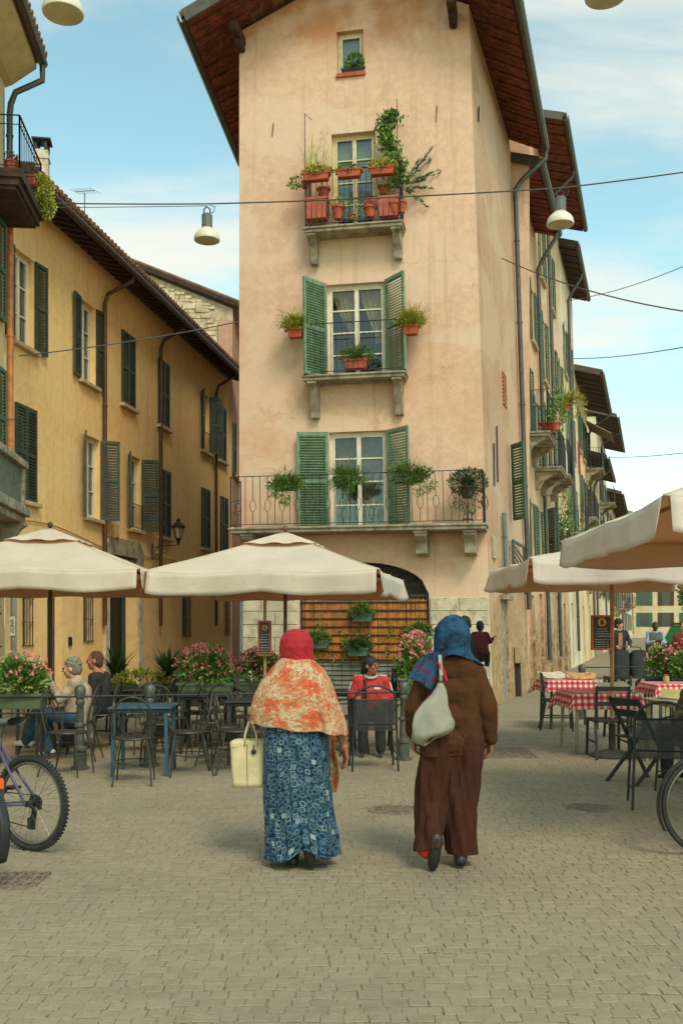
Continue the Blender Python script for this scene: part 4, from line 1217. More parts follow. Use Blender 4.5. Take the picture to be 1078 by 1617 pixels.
MB().fbox(FG, .15, 1.3, 0, .1, 6.88, 6.98).build('sill', STONE_SILL, sg)
z_ = 9.6; rs_ = random.Random(3)
while z_ < zg(xl) - .05:
    h = rs_.uniform(.13, .26); x = xl + rs_.uniform(0, .2)
    while x < xr - .62:
        l_ = rs_.uniform(.2, .52); h_full = h
        if zg(x + l_) - .1 <= z_ + h: l_ *= .6; h = h * .45
        if zg(x + l_) - .1 > z_ + h and x + l_ < xr - .5 and x > -8.6:
            q = [Vector((rs_.uniform(-.03, .03), 0, rs_.uniform(-.025, .025))) for _ in range(4)]
            pts = [(x, z_), (x + l_, z_), (x + l_, z_ + h), (x, z_ + h)]
            out_ = rs_.uniform(.03, .075)
            fr_ = [Vector((pts[i][0] * .94 + (x + l_/2) * .06, GDY - out_, pts[i][1] * .9 + (z_ + h/2) * .1)) + q[i] for i in range(4)]
            bk = [Vector((pts[i][0], GDY, pts[i][1])) for i in range(4)]
            MB().prism(bk, fr_).build('stone', RUBS, gw, smooth=False)
        h = h_full
        x += l_ + .02
    z_ += h * (.5 if z_ > zg(xr) - .3 else 1) + .02
e0 = Vector((xr + .55, GDY - .16, zg(xr) - .10)); e1 = Vector((xr + 1.5, GDY + 6, zg(xr) - .10)); r0 = Vector((xl, GDY - .16, zg(xl) + .05)); r1 = Vector((xl, GDY + 6, zg(xl) + .05))
rg_ = roof_plane(e0, e1, r0, r1, .14, 'roof', TILE, sg)
MB().bar(e0 + Vector((-.02, -.03, .06)), r0 + Vector((0, -.03, .06)), .05, .14).build('barge_board', WOOD_DK, rg_)

# ------------------------------------------------------------------ cream house at the picture's edge
CRM = plaster('cream_plaster', (206, 186, 138), (186, 160, 104), (216, 198, 156), .5, .4, .2, seed=5.)
FL = Fr((-4.28, 0.0), (-.1, 1.0))          # n points to the square
ch_ = thing('cream_house', 'cream house cut by the photo edge, with stone and iron balconies', 'building', (-6.5, 14, 0))
ul = 18.0 / FL.u.y
FLw = Fr((FL.O.x, FL.O.y), (-.1, 1.0))
holesL = [(ul - 2.6, ul - 1.75, 6.9, 8.8, .2), (ul - 2.6, ul - 1.75, 4.05, 6.1, .2)]
wall(FLw, ul - 9, ul, 0, 11.75, holesL, .2, None, 'wall', CRM, ch_)
p0 = FL.p(ul, 0, 0); b = MB(); b.add([(p0.x, p0.y, 0), (p0.x - 6, p0.y + .3, 0), (p0.x - 6, p0.y + .3, 11.75), (p0.x, p0.y, 11.75)], [(0, 1, 2, 3)]); b.build('side_wall', CRM, ch_)
for h in holesL:
    window(FLw, ch_, *h[:4], leaves=2, rows=3, m=WHITE, n=-.13, pane_split=False)
shutter(FLw, ch_, ul - 1.72, 6.9, 8.8, .5, 4, 1, GREEN_MID, .03, .06, 1)
shutter(FLw, ch_, ul - 1.72, 4.0, 6.1, .5, 4, 1, GREEN_MID, .03, .06, 1)
shutter(FLw, ch_, ul - .62, 4.35, 6.15, .42, 4, 1, GREEN_MID, .03, .06, 1)
shutter(FLw, ch_, ul - .62, 7.0, 8.75, .42, 4, 1, GREEN_MID, .03, .06, 1)
# eave with boxed soffit, gutter and downpipe
b = MB(); pr = [(0, 11.35), (.12, 11.4), (.55, 11.72), (.55, 11.86), (0, 11.9)]
b.prism([FL.p(ul - 9, q[0], q[1]) for q in pr], [FL.p(ul + .05, q[0], q[1]) for q in pr]); b.build('cornice', CRM, ch_)
e0, e1 = FL.p(ul - 9, .62, 11.85), FL.p(ul + .15, .62, 11.85); r0, r1 = FL.p(ul - 9, -4, 13.3), FL.p(ul + .15, -4, 13.3)
rl_ = roof_plane(e0, e1, r0, r1, .12, 'roof', TILE, ch_)
b = MB(); b.tube([FL.p(ul - 9, .66, 11.84), FL.p(ul + .1, .66, 11.84)], .085, 8); b.build('gutter', GUTTER, rl_)
downpipe([FL.p(ul + .02, .66, 11.78), FL.p(ul + .02, .66, 11.5), FL.p(ul - .05, .2, 11.22), FL.p(ul - .06, .12, 11.0), FL.p(ul - .06, .1, 10.8), FL.p(ul - .06, .1, 9.3)], .055, ZINC, ch_, clips=2)
downpipe([FL.p(ul + .07, .08, 9.2), FL.p(ul + .07, .08, 9.1), FL.p(ul + .07, .08, 4.6)], .06, mat('orange_copper_pipe', (186, 112, 60), .5, .2, 6), ch_, clips=3)
# upper iron balcony
b = MB(); b.fbox(FL, ul - 1.7, ul + .12, 0, .66, 8.98, 9.12); b.fbox(FL, ul - 1.66, ul + .08, 0, .6, 8.86, 8.98); b.fbox(FL, ul - 1.62, ul + .02, 0, .55, 8.8, 8.86)
bu = b.build('balcony', WOOD_DK, ch_)
railing(FL, bu, ul - 1.67, ul + .08, 0, .62, 9.12, 10.0, gap=.13, mid=9.85)
# lower stone balcony with panelled parapet
b = MB(); b.fbox(FL, ul - 3, ul + .0, 0, .42, 4.42, 4.55); b.fbox(FL, ul - 3, ul - .0, 0, .46, 3.55, 3.72); b.fbox(FL, ul - 3, ul - .06, 0, .38, 3.42, 3.55)
b.fbox(FL, ul - .22, ul - .04, .22, .38, 3.72, 4.42); b.fbox(FL, ul - .2, ul - .06, 0, .2, 3.72, 4.42); b.fbox(FL, ul - 2.6, ul - 2.42, .22, .38, 3.72, 4.42)
bs = b.build('balcony', STONE, ch_, bevel=.015)
MB().fbox(FL, ul - 2.42, ul - .22, .28, .33, 3.72, 4.42).build('parapet_panel', mat('mossy_panel', (92, 100, 84), .8, .3, 6, col2=(120, 116, 90)), bs)
bracket(FL, bs, ul - .25, .22, .4, 3.42, .5, STONE, 0)
# plants of the upper balcony
pb = FL.p(ul - .42, .56, 9.36)
potted('trailing_balcony_plant', 'bright green plant spilling from the end of the iron balcony', 'plant', pb, [('trough', TERRA, trough(.2, .3, .16))], [('foliage', LEAF_YL, lambda b: (bush(b, (.12, .25, .06), (.16, .42, .26), 1300, .055, .035, -.1, .3, clumps=22), bush(b, (.16, .42, -.15), (.14, .3, .22), 700, .055, .035, -.3, .3, clumps=12)))])
for k, (du, sz, lab) in enumerate(((-1.55, .09, 'outermost small terracotta pot on the iron balcony'), (-1.38, .10, 'middle small terracotta pot on the iron balcony, with red flowers'), (-1.2, .09, 'third small terracotta pot on the iron balcony, next to the corner post'))):
    potted('plant_pot', lab, 'planter', FL.p(ul + du, .45, 9.125), [('pot', TERRA, roundpot(sz, .17))], [('foliage', LEAF_DK if k != 1 else PETAL_RED, lambda b: bush(b, (0, 0, .22), (.1, .1, .09), 90, .05, .03))], 'pots on the iron balcony')
# grey sign post beside it, with a lettered sticker
q = at(22, 1045, 17.2)
sp = thing('sign_post', 'grey post with a white lettered sticker beside the graffiti wall', 'post', (q.x, q.y, 0))
MB().tube([(q.x, q.y, 0), (q.x, q.y, 2.6)], .05, 10).build('post', mat('galvanised', (128, 130, 120), .5, .1), sp, smooth=True, angle=40)
MB().fbox(Fr((q.x - .045, q.y - .06), (1, 0)), 0, .09, 0, .005, 1.42, 1.75).build('sticker', mat('sticker_white', (200, 196, 180), .6), sp)
def text(body, size, loc, rot, m, parent, name='lettering', align='CENTER', ext=.001):
    c = bpy.data.curves.new(name, 'FONT'); c.body = body; c.size = size; c.align_x = align; c.align_y = 'CENTER'; c.extrude = ext
    tmp = bpy.data.objects.new(name, c); COL.objects.link(tmp); dg = bpy.context.evaluated_depsgraph_get()
    me = bpy.data.meshes.new_from_object(tmp.evaluated_get(dg)); bpy.data.objects.remove(tmp); bpy.data.curves.remove(c)
    M = Matrix.Translation(Vector(loc)) @ rot.to_4x4()
    me.transform(M)
    return link(name, me, m, parent)
R_FRONT = Matrix.Rotation(PI / 2, 3, 'X')
text('ZONA', .085, (q.x, q.y - .069, 1.585), Matrix.Rotation(-PI / 2, 3, 'Y') @ R_FRONT, BLACK, sp)
# graffiti strokes on the cream wall
b = MB(); rs_ = random.Random(8)
for k in range(7):
    p = [FL.p(ul - .75 + rs_.uniform(-.1, .5), .004, 1.25 + .14 * k + rs_.uniform(-.05, .05)) for _ in range(4)]
    for i in range(3): b.bar(p[i], p[i + 1], .03, .004, FL.n)
b.build('graffiti', BLACK, ch_)

# ------------------------------------------------------------------ houses along the street on the far side of the corner building
SU = (0.3005, 0.9538)
def street(y0):           # frame of the street front, origin at depth y0
    return Fr((2.946 + .315 * (y0 - 19.4), y0), SU, lambda u, z: (0, -.03 * z))
def row_house(name, label, y0, y1, h, col, roof_z, over, wl, bal, wins_m, pipe=True, eave_n=18, doors=(), side=True, off=0.0, tile=True):
    t = thing(name, label, 'building', (2.9 + .315 * (y0 - 19.4), y0, 0), 0, 'houses along the narrow street')
    fr = street(y0)
    if off:
        fr.O = fr.O + fr.n * off
    L = (y1 - y0) / SU[1]
    hs = [(a, c, z0, z1, .15) for a, c, z0, z1, *_ in wl] + [(a, c, 0, zt, .2) for a, c, zt, m_ in doors]
    wall(fr, 0, L, 0, h, hs, .15, None, 'wall', col, t)
    for u_ in (0.0, L): MB().add([fr.p(u_, 0, 0), fr.p(u_, -6, 0), fr.p(u_, -6, h), fr.p(u_, 0, h)], [(0, 1, 2, 3)]).build('side_wall', col, t)
    for (a, c, z0, z1, *sh) in wl:
        w_ = MB().fbox(fr, a, c, -.12, -.11, z0, z1).build('window', GREEN_DK if not sh or sh[0] is None else WHITE, t)
        MB().fbox(fr, a + .06, (a + c) / 2 - .03, -.108, -.1, z0 + .06, z1 - .06).build('pane', mat('far_glass', (52, 56, 56), .15), w_)
        MB().fbox(fr, (a + c) / 2 + .03, c - .06, -.108, -.1, z0 + .06, z1 - .06).build('pane', mat('far_glass', (52, 56, 56), .15), w_)
        MB().fbox(fr, a - .1, c + .1, 0, .1, z0 - .09, z0).build('sill', STONE_SILL, t)
        if sh and sh[0]:
            hw_ = (c - a) / 2
            shutter(fr, t, a, z0, z1, hw_, sh[1], -1, sh[0], .03, .075, 1, thick=.035); shutter(fr, t, c, z0, z1, hw_, sh[1] * .7, 1, sh[0], .03, .075, 1, thick=.035)
    for (a, c, zt, m_) in doors: MB().fbox(fr, a, c, -.2, -.15, 0, zt).build('door', m_, t)
    for (a, c, z, dp, rh, kind) in bal:
        dp *= .76
        o = MB(); o.fbox(fr, a, c, 0, dp, z - .12, z); o.fbox(fr, a - .03, c + .03, 0, dp + .03, z - .05, z - .01); o = o.build('balcony', STONE, t)
        for q in (a + .16, c - .16): bracket(fr, o, q, .15, dp * .8, z - .12, .5, STONE, kind)
        railing(fr, o, a + .03, c - .03, 0, dp - .03, z, z + rh, gap=.13, r=.008)
    e0, e1 = fr.p(-.1, 0, roof_z) + fr.n * over, fr.p(L + .1, 0, roof_z) + fr.n * over
    rise = 1.6
    r0, r1 = fr.p(-.1, -4.5, roof_z + rise), fr.p(L + .1, -4.5, roof_z + rise)
    rf = roof_plane(e0, e1, r0, r1, .12, 'roof', TILE, t, tile)
    eaves(e0, e1, r0, r1, over + .3, rf, eave_n, WOOD_RED if y0 < 37 else WOOD_DK)
    MB().bar(e0 - fr.u * .03 + Vector((0, 0, .05)), r0 - fr.u * .03 + Vector((0, 0, .05)), .05, .22).build('barge_board', GUTTER, rf)
    if pipe:
        u_ = pipe if not isinstance(pipe, bool) else L - .3
        downpipe([fr.p(u_, over + .05, roof_z), fr.p(u_, over, roof_z - .25), fr.p(u_, .25, roof_z - .8), fr.p(u_, .1, roof_z - 1.1), fr.p(u_, .1, roof_z - 1.3), fr.p(u_, .1, .6)], .06, ZINC, t, clips=5)
    return t, fr
P2 = plaster('peach_plaster', (214, 172, 134), (190, 136, 92), (226, 192, 156), .5, .5, .25, damp=((160, 122, 84), 2.8), seed=12.)
P3 = plaster('sand_plaster', (212, 178, 140), (182, 138, 100), (226, 200, 166), .5, .5, .25, damp=((146, 114, 80), 2.6), seed=17.)
P4 = plaster('yellow_cream_plaster', (222, 192, 146), (200, 156, 108), (234, 210, 172), .5, .5, .25, seed=21.)
P5 = plaster('pale_cream_plaster', (220, 204, 170), (196, 166, 124), (232, 222, 196), .5, .5, .25, seed=26.)
BRD = mat('brown_street_door', (72, 54, 38), .75, .25, 4)
GRD = mat('green_grey_door', (66, 76, 64), .75, .25, 4)
h2, f2 = row_house('street_house', 'peach plastered house joined to the corner building, with the fern on its balcony', 25.05, 29.4, 13.3, P2, 13.15, .62,
    [(1.1, 2.0, 6.7, 8.6, GREEN_MID, 5), (3.0, 3.9, 6.1, 8.0, GREEN_MID, 5), (1.1, 2.0, 3.0, 4.9, GREEN_MID, 5), (3.0, 3.9, 3.0, 4.9, GREEN_MID, 5), (2.8, 3.7, 9.6, 11.2, GREEN_MID, 5)],
    [(.3, 2.3, 6.55, .85, 1.05, 2), (2.6, 4.3, 6.0, .95, 1.05, 2)], None, True, 16, ((.8, 1.6, 2.4, BRD), (2.9, 3.7, 2.5, GRD)))
h3, f3 = row_house('street_house', 'tall sand coloured house with the highest dark red eaves on the narrow street', 29.45, 37.5, 16.6, P3, 16.5, .92,
    [(1.2, 2.1, 12.4, 14.4, GREEN_MID, 5), (1.2, 2.1, 9.2, 11.2, GREEN_MID, 5), (1.2, 2.1, 6.4, 8.4, GREEN_MID, 5), (4.4, 5.3, 12.4, 14.4, GREEN_MID, 5), (4.4, 5.3, 9.2, 11.2, GREEN_DK, 5), (4.4, 5.3, 6.4, 8.4, GREEN_MID, 5), (4.4, 5.3, 3.2, 5.2, GREEN_DK, 8), (1.2, 2.1, 3.2, 5.2, GREEN_DK, 30), (6.8, 7.6, 9.2, 11.2, GREEN_MID, 5), (6.8, 7.6, 6.4, 8.4, GREEN_MID, 5)],
    [(.8, 2.6, 6.2, .95, 1.05, 2), (1.0, 2.8, 3.5, .8, 1.0, 2), (4.0, 5.7, 3.7, .8, 1.0, 2)], None, 3.3, 26, ((.6, 1.5, 2.5, BRD), (3.4, 4.4, 2.6, BRD), (5.8, 6.8, 2.4, GRD)))
h3b, f3b = row_house('street_house', 'sand coloured house with darker eaves just beyond the tallest one', 37.55, 43.6, 16.0, P5, 15.9, .62,
    [(1.0, 1.9, 11.4, 13.3, GREEN_DK, 5), (1.0, 1.9, 8.4, 10.3, GREEN_MID, 5), (3.6, 4.5, 11.4, 13.3, GREEN_DK, 5), (3.6, 4.5, 8.4, 10.3, GREEN_DK, 5), (3.6, 4.5, 5.4, 7.3, GREEN_MID, 5), (1.0, 1.9, 5.4, 7.3, GREEN_MID, 5)],
    [(.6, 2.3, 5.2, .9, 1.0, 2)], None, 2.8, 18, ((.8, 1.7, 2.5, BRD), (3.6, 4.6, 2.6, BRD)))
h4, f4 = row_house('street_house', 'cream house with yellow strip and dark roofed loggia lower down the street', 43.65, 51.5, 12.7, P4, 12.6, 1.1,
    [(k, k + .9, z, z + 1.9, m_, 5) for k, m_ in ((1.4, GREEN_MID), (4.0, GREEN_DK), (6.4, BRD)) for z in (3.9, 6.7, 9.6)],
    [(5.6, 7.8, 9.4, 1.1, 1.0, 2), (1.0, 3.0, 6.5, .9, 1.0, 2), (3.7, 5.4, 3.8, .9, 1.0, 2)], None, 7.9, 18, ((.8, 1.8, 2.5, BRD), (5.4, 6.6, 2.6, GRD)))
h4b, f4b = row_house('street_house', 'low cream house with stacked balconies between taller ones down the street', 51.55, 60.0, 10.4, P3, 10.3, .9,
    [(k, k + .9, z, z + 1.9, m_, 5) for k, m_ in ((1.2, BRD), (3.8, GREEN_MID), (6.6, GREEN_DK)) for z in (3.9, 7.0)],
    [(.8, 2.6, 6.8, 1.1, 1.0, 2), (3.4, 5.2, 6.8, 1.2, 1.0, 2), (6.2, 8.0, 6.8, 1.2, 1.0, 2), (3.4, 5.2, 3.8, 1.1, 1.0, 2)], None, 2.9, 14, ((.8, 1.8, 2.5, BRD),), tile=False)
h5, f5 = row_house('street_house', 'pale cream house with box shaped upper storey well down the street', 60.05, 72, 14.3, P5, 14.2, 1.2,
    [(k, k + .95, z, z + 1.9, m_, 5) for k, m_ in ((1.6, BRD), (5.0, GREEN_DK), (8.6, GREEN_MID), (11.6, BRD)) for z in (3.4, 6.4, 9.4)],
    [(1.0, 3.2, 9.2, 1.2, 1.0, 2), (1.2, 3.2, 6.2, 1.0, 1.0, 2), (4.4, 6.6, 7.4, 1.2, 1.0, 2), (8, 10, 6.2, 1.1, 1.0, 2)], None, 4.0, 18, ((.8, 1.8, 2.5, BRD),), tile=False)
h6, f6 = row_house('street_house', 'last house of the row, with crowded balconies, at the street end', 72.05, 95, 11.4, P4, 11.2, 1.0,
    [(k, k + 1, z, z + 1.9, m_, 5) for k, m_ in ((2, GREEN_MID), (6, GREEN_MID), (10.4, GREEN_DK), (15, GREEN_MID), (20, GREEN_DK)) for z in (3.2, 6.2)],
    [(1.6, 4, 6.0, 1.3, 1.0, 2), (5.4, 7.8, 6.0, 1.4, 1.0, 2), (9.6, 12, 6.0, 1.4, 1.0, 2), (14, 16.6, 6.0, 1.4, 1.0, 2), (3.6, 6, 3.0, 1.3, 1.0, 2), (9.6, 12, 3.0, 1.3, 1.0, 2)], None, True, 18, ((.8, 1.8, 2.5, BRD),), tile=False)
h7, f7 = row_house('street_house', 'farthest sand coloured house seen small above the checked tables', 95.05, 138, 9.5, P5, 9.5, .8,
    [(k, k + 1.1, z, z + 1.9, GREEN_MID if i % 2 else BRD, 5) for i, k in enumerate((3, 9, 15, 22, 29, 36)) for z in (1.2, 4.2)], [(8, 11, 4.0, 1.2, 1.0, 2), (21, 24, 4.0, 1.2, 1.0, 2)], None, True, 10, tile=False)
# awning blind over the far balcony
b = MB(); b.hexa([f4.p(5.4, .1, 11.7), f4.p(8.0, .1, 11.7), f4.p(8.0, 1.3, 11.0), f4.p(5.4, 1.3, 11.0), f4.p(5.4, .1, 11.74), f4.p(8.0, .1, 11.74), f4.p(8.0, 1.3, 11.04), f4.p(5.4, 1.3, 11.04)])
b.build('canopy', mat('weathered_canopy', (150, 136, 112), .8, .15), h4)
# far square end
FE = Fr((38, 142), (1, -.06))
fe = thing('far_yellow_house', 'far yellow house with green shutters closing the narrow street', 'building', (45, 142, 0))
FEP = plaster('far_yellow_plaster', (206, 188, 148), (190, 160, 116), (216, 202, 168), .5, .5, .2, seed=33.)
wall(FE, 0, 22, 0, 9.6, [], .1, None, 'wall', FEP, fe)
for k in range(7):
    for z in (1.6, 4.6):
        w_ = MB().fbox(FE, 1.5 + k * 3, 2.6 + k * 3, 0.005, .03, z, z + 2).build('window', mat('far_glass', (52, 56, 56), .15), fe)
        for s_ in (-1, 1): MB().fbox(FE, 2.05 + k * 3 + s_ * .85 - .28, 2.05 + k * 3 + s_ * .85 + .28, .005, .06, z, z + 2).build('shutter', GREEN_MID if k % 2 else BRD, w_)
e0, e1 = FE.p(-.3, .7, 9.5), FE.p(22.3, .7, 9.5); roof_plane(e0, e1, FE.p(-.3, -4, 11), FE.p(22.3, -4, 11), .15, 'roof', TILE, fe)
# tree beyond
tr_ = thing('street_tree', 'green tree at the far end of the street, under the parasol edge', 'tree', (30.5, 84, 0))
b = MB(); b.tube([(30.5, 84, 0), (30.6, 84, 2.2), (30.4, 84.2, 4)], [.25, .2, .1], 8)
for k in range(5): b.tube([(30.5, 84, 2.2), (30.5 + math.cos(k * 1.3) * 1.2, 84 + math.sin(k * 1.3) * 1.2, 4.4)], [.1, .03], 6)
b.build('trunk', WOOD_DK, tr_)
b = MB(); bush(b, (30.5, 84, 4.4), (2.2, 2.2, 1.9), 3600, .3, .18, clumps=30); b.build('crown', LEAF_DK, tr_)
# plants on the street balconies
potted('street_fern', 'yellow green fern overhanging the first street balcony', 'planter', f2.p(2.3, .9, 7.4), [('pot', TERRA, roundpot(.16, .22))], [('foliage', LEAF_YL, lambda b: (fronds(b, (0, 0, .2), 220, .75, 1.3, .02, 1.0, dirbias=(.5, 0, 0)), bush(b, (.2, 0, .2), (.35, .3, .3), 300, .1, .03)))])
potted('street_pot', 'round terracotta pot on the floor of the first street balcony', 'planter', f2.p(.75, .6, 6.56), [('pot', TERRA, roundpot(.24, .26))], [('foliage', LEAF, lambda b: fronds(b, (0, 0, .25), 60, .6, .4, .015, .6))])
potted('street_creeper', 'green creeper on the rail of the first street balcony', 'plant', f2.p(.4, .8, 6.56), [('pot', TERRA, roundpot(.12, .2))], [('foliage', LEAF, lambda b: (bush(b, (0, 0, .6), (.16, .16, .5), 240, .08, .05), bush(b, (.3, .9, .6), (.15, .3, .5), 240, .08, .05)))])
potted('street_creeper', 'hanging green plants on the low balcony above the parasol', 'plant', f3.p(1.8, .7, 3.55), [('trough', TERRA, trough(.5, 1.2, .2))], [('foliage', LEAF, lambda b: (bush(b, (0, 0, .3), (.35, .8, .25), 700, .1, .05), bush(b, (.1, 0, .9), (.2, .5, .5), 200, .09, .05)))])
potted('street_creeper', 'green climber on the wall between the tall house shutters', 'plant', f3.p(3.9, .3, 4.0), [('pot', TERRA, roundpot(.2, .3, -.5))], [('foliage', LEAF, lambda b: bush(b, (0, 0, .8), (.25, .4, 1.2), 700, .11, .06, clumps=20))])
# cloth hung on the tall house balcony
b = MB(); b.grid(lambda u, v: f3.p(1.2 + v * 1.0, .96 + .02 * math.sin(v * 18), 7.25 - u * .95), 6, 14); tag(b.build('red_cloth', mat('red_cloth', (150, 44, 34), .9, .15), None), 'dark red cloth hung over a balcony of the tall street house', 'cloth')

# ------------------------------------------------------------------ hill
HILL = mat('hazy_wooded_hill', (84, 116, 118), 0.95, 0.2, .004, mode='world')  # blue haze of distance is put into the woodland colour
def hz_(u, v):
    x = -600 + 3200 * v; yy = 2600 + 700 * u
    h = (378 + 40 * math.sin(v * 9) - 190 * (v - .45)) * math.sin(min(1, u * 2) * PI / 2) + 14 * math.sin(v * 61) * u
    return (x, yy, h - 2)
struct(MB().grid(hz_, 12, 60).build('hill', HILL, None, smooth=True))
# ------------------------------------------------------------------ parasols
def canvas_mat(name, col, under, tl=0.35):
    m, t = newmat(name)
    p = t.pos('world')
    c = lin(col)
    o = t.mix(t.noise(p, 2.2, 6, .6, .3, .7), tuple(x * .9 for x in c[:3]) + (1,), c)
    o = t.mix(t.math('MULTIPLY', t.noise(p, 7, 6, .7, .52, .75), .22), o, lin((176, 150, 108)))
    df = t.n('ShaderNodeBsdfDiffuse'); tr = t.n('ShaderNodeBsdfTranslucent', I={0: lin(under)}); ms = t.n('ShaderNodeMixShader', I={0: tl})
    t.l(o, df.inputs[0]); t.l(df.outputs[0], ms.inputs[1]); t.l(tr.outputs[0], ms.inputs[2])
    bp = t.n('ShaderNodeBump', I={'Strength': .25, 'Distance': .01}); t.l(t.noise(p, 9, 5, .6, .2, .8), bp.inputs['Height'])
    t.l(bp.outputs[0], df.inputs['Normal'])
    t.l(ms.outputs[0], t.t.nodes['Material Output'].inputs[0])
    return m
CANV = canvas_mat('cream_canvas', (246, 238, 218), (226, 164, 92), .40)
SEAM = mat('canvas_seam', (206, 190, 158), .9, .1)
POLE = mat('brown_pole', (104, 62, 38), .5, .2, 8)
POLE_L = mat('light_wood_pole', (170, 126, 80), .6, .2, 8)
POLE_D = mat('dark_brown_pole', (62, 40, 34), .5, .2, 8)
def parasol(label, x, y, rz, half, ez, az, pole_m, drop=.27, flaps=True, seed=1, tilt=(0, 0)):
    t = thing('parasol', label, 'parasol', (x, y, 0), rz, 'cream canvas parasols')
    r_ = random.Random(seed)
    def sq(v):                 # point on the unit square outline
        q = (v % 1) * 4; s_ = int(q) % 4; f = q - int(q)
        return [(-1 + 2*f, -1), (1, -1 + 2*f), (1 - 2*f, 1), (-1, 1 - 2*f)][s_]
    def zof(px, py, u): return ez + (az - ez) * (1 - u) ** 1.04 + tilt[0] * px * half + tilt[1] * py * half
    def fn(u, v):
        px, py = sq(v); e = .04 + .96 * u
        corner = min(abs(px), abs(py))           # 1 at a corner, 0 mid side
        sag = -.05 * math.sin(PI * min(1, e)) * (1 - corner) * (1 - abs(((v * 8) % 1) - .5) * 0)
        inn = 1 - .02 * (1 - corner ** 2) * u
        pl = .006 * math.sin(v * 44 + u * 9) * u - .034 * abs(math.sin(8 * PI * v)) ** .8 * e * (1 - .35 * e)
        return Vector((px * e * half * inn, py * e * half * inn, zof(px * e, py * e, e) + sag + pl))
    MB().grid(fn, 14, 128, True).build('canopy', CANV, t, smooth=True, local=True, solid=.006)
    for k in range(8):                      # stitched seams over the ribs
        b = MB(); b.tube([fn(u_ / 10, k / 8) + Vector((0, 0, .004)) for u_ in range(11)], .007, 4); b.build('seam', SEAM, t, local=True)
    # vent cap on top
    def cap(u, v):
        px, py = sq(v); e = .02 + .30 * u
        return Vector((px * e * half, py * e * half, zof(px * e, py * e, e) + .035 + .012 * math.sin(v * 70) * u))
    MB().grid(cap, 4, 48, True).build('vent_cap', CANV, t, smooth=True, local=True, solid=.006)
    for s_ in range(4):
        ph = r_.uniform(0, 6)
        def vf(u, v, s_=s_, ph=ph):
            v2 = .012 + .976 * v; px, py = sq((s_ + v2) / 4)
            top = fn(1, (s_ + v2) / 4)
            ox, oy = [(0, -1), (1, 0), (0, 1), (-1, 0)][s_]
            wob = (.022 * math.sin(v * 11 + ph) + .014 * math.sin(v * 27 + ph * 2)) * u
            edge = .05 * u * (abs(v - .5) * 2) ** 8
            d_ = drop * (1 - .10 * math.sin(v * PI) + .03 * math.sin(v * 19 + ph)) * (1 - .12 * (abs(v - .5) * 2) ** 10)
            return top + Vector((ox * (wob + edge), oy * (wob + edge), -d_ * u - .002)) + Vector((0, 0, .0))
        MB().grid(vf, 5, 48).build('valance', CANV, t, smooth=True, local=True, solid=.004)
    MB().tube([(0, 0, .05), (0, 0, az - .02)], .026, 12).build('pole', pole_m, t, smooth=True, local=True, angle=40)
    for k in range(8):
        px, py = sq(k / 8)
        a = Vector((px * .05, py * .05, az - .10)); c = Vector((px * half * .97, py * half * .97, zof(px, py, 1) - .03 - (0 if k % 2 == 0 else .04)))
        MB().bar(a, c, .02, .03).build('rib', pole_m, t, local=True)
        MB().bar(Vector((px * .04, py * .04, az - .42)), a.lerp(c, .45) - Vector((0, 0, .02)), .016, .022).build('strut', pole_m, t, local=True)
    b = MB(); b.lathe([(.045, az - .47), (.05, az - .37), (.03, az - .36)], seg=12); b.lathe([(.05, az - .14), (.05, az - .06), (.03, az - .05)], seg=12)
    b.build('hub', pole_m, t, local=True)
    b = MB(); b.lathe([(.012, az), (.02, az + .035), (.038, az + .06), (.034, az + .095), (.012, az + .12)], seg=12); b.build('finial', pole_m, t, local=True, smooth=True)
    b = MB()
    b.lathe([(.27, .0), (.27, .03), (.2, .06), (.05, .09)], seg=24)
    b.tube([(0, 0, .09), (0, 0, .4)], .04, 10)
    b.build('base', mat('dark_base', (64, 62, 56), .8, .2), t, local=True, bevel=.01)
    return t
parasol('cream parasol on a dark pole beside the yellow building door, cut by the photo edge', -4.06, 13.9, .02, 1.52, 2.29, 2.92, POLE_D, .27, seed=2)
parasol('cream parasol in the middle with an orange finial, before the corner building', -.78, 13.85, -.16, 1.5, 2.27, 2.86, POLE, .30, seed=3)
parasol('farther cream parasol on a light wooden pole above the checked tables', 3.27, 12.05, .02, 1.27, 2.31, 2.60, POLE_L, .28, seed=4)
parasol('nearest cream parasol hanging over the photo edge above the folding chair', 3.60, 7.55, -.03, 1.62, 2.36, 3.0, POLE_L, .25, seed=5)

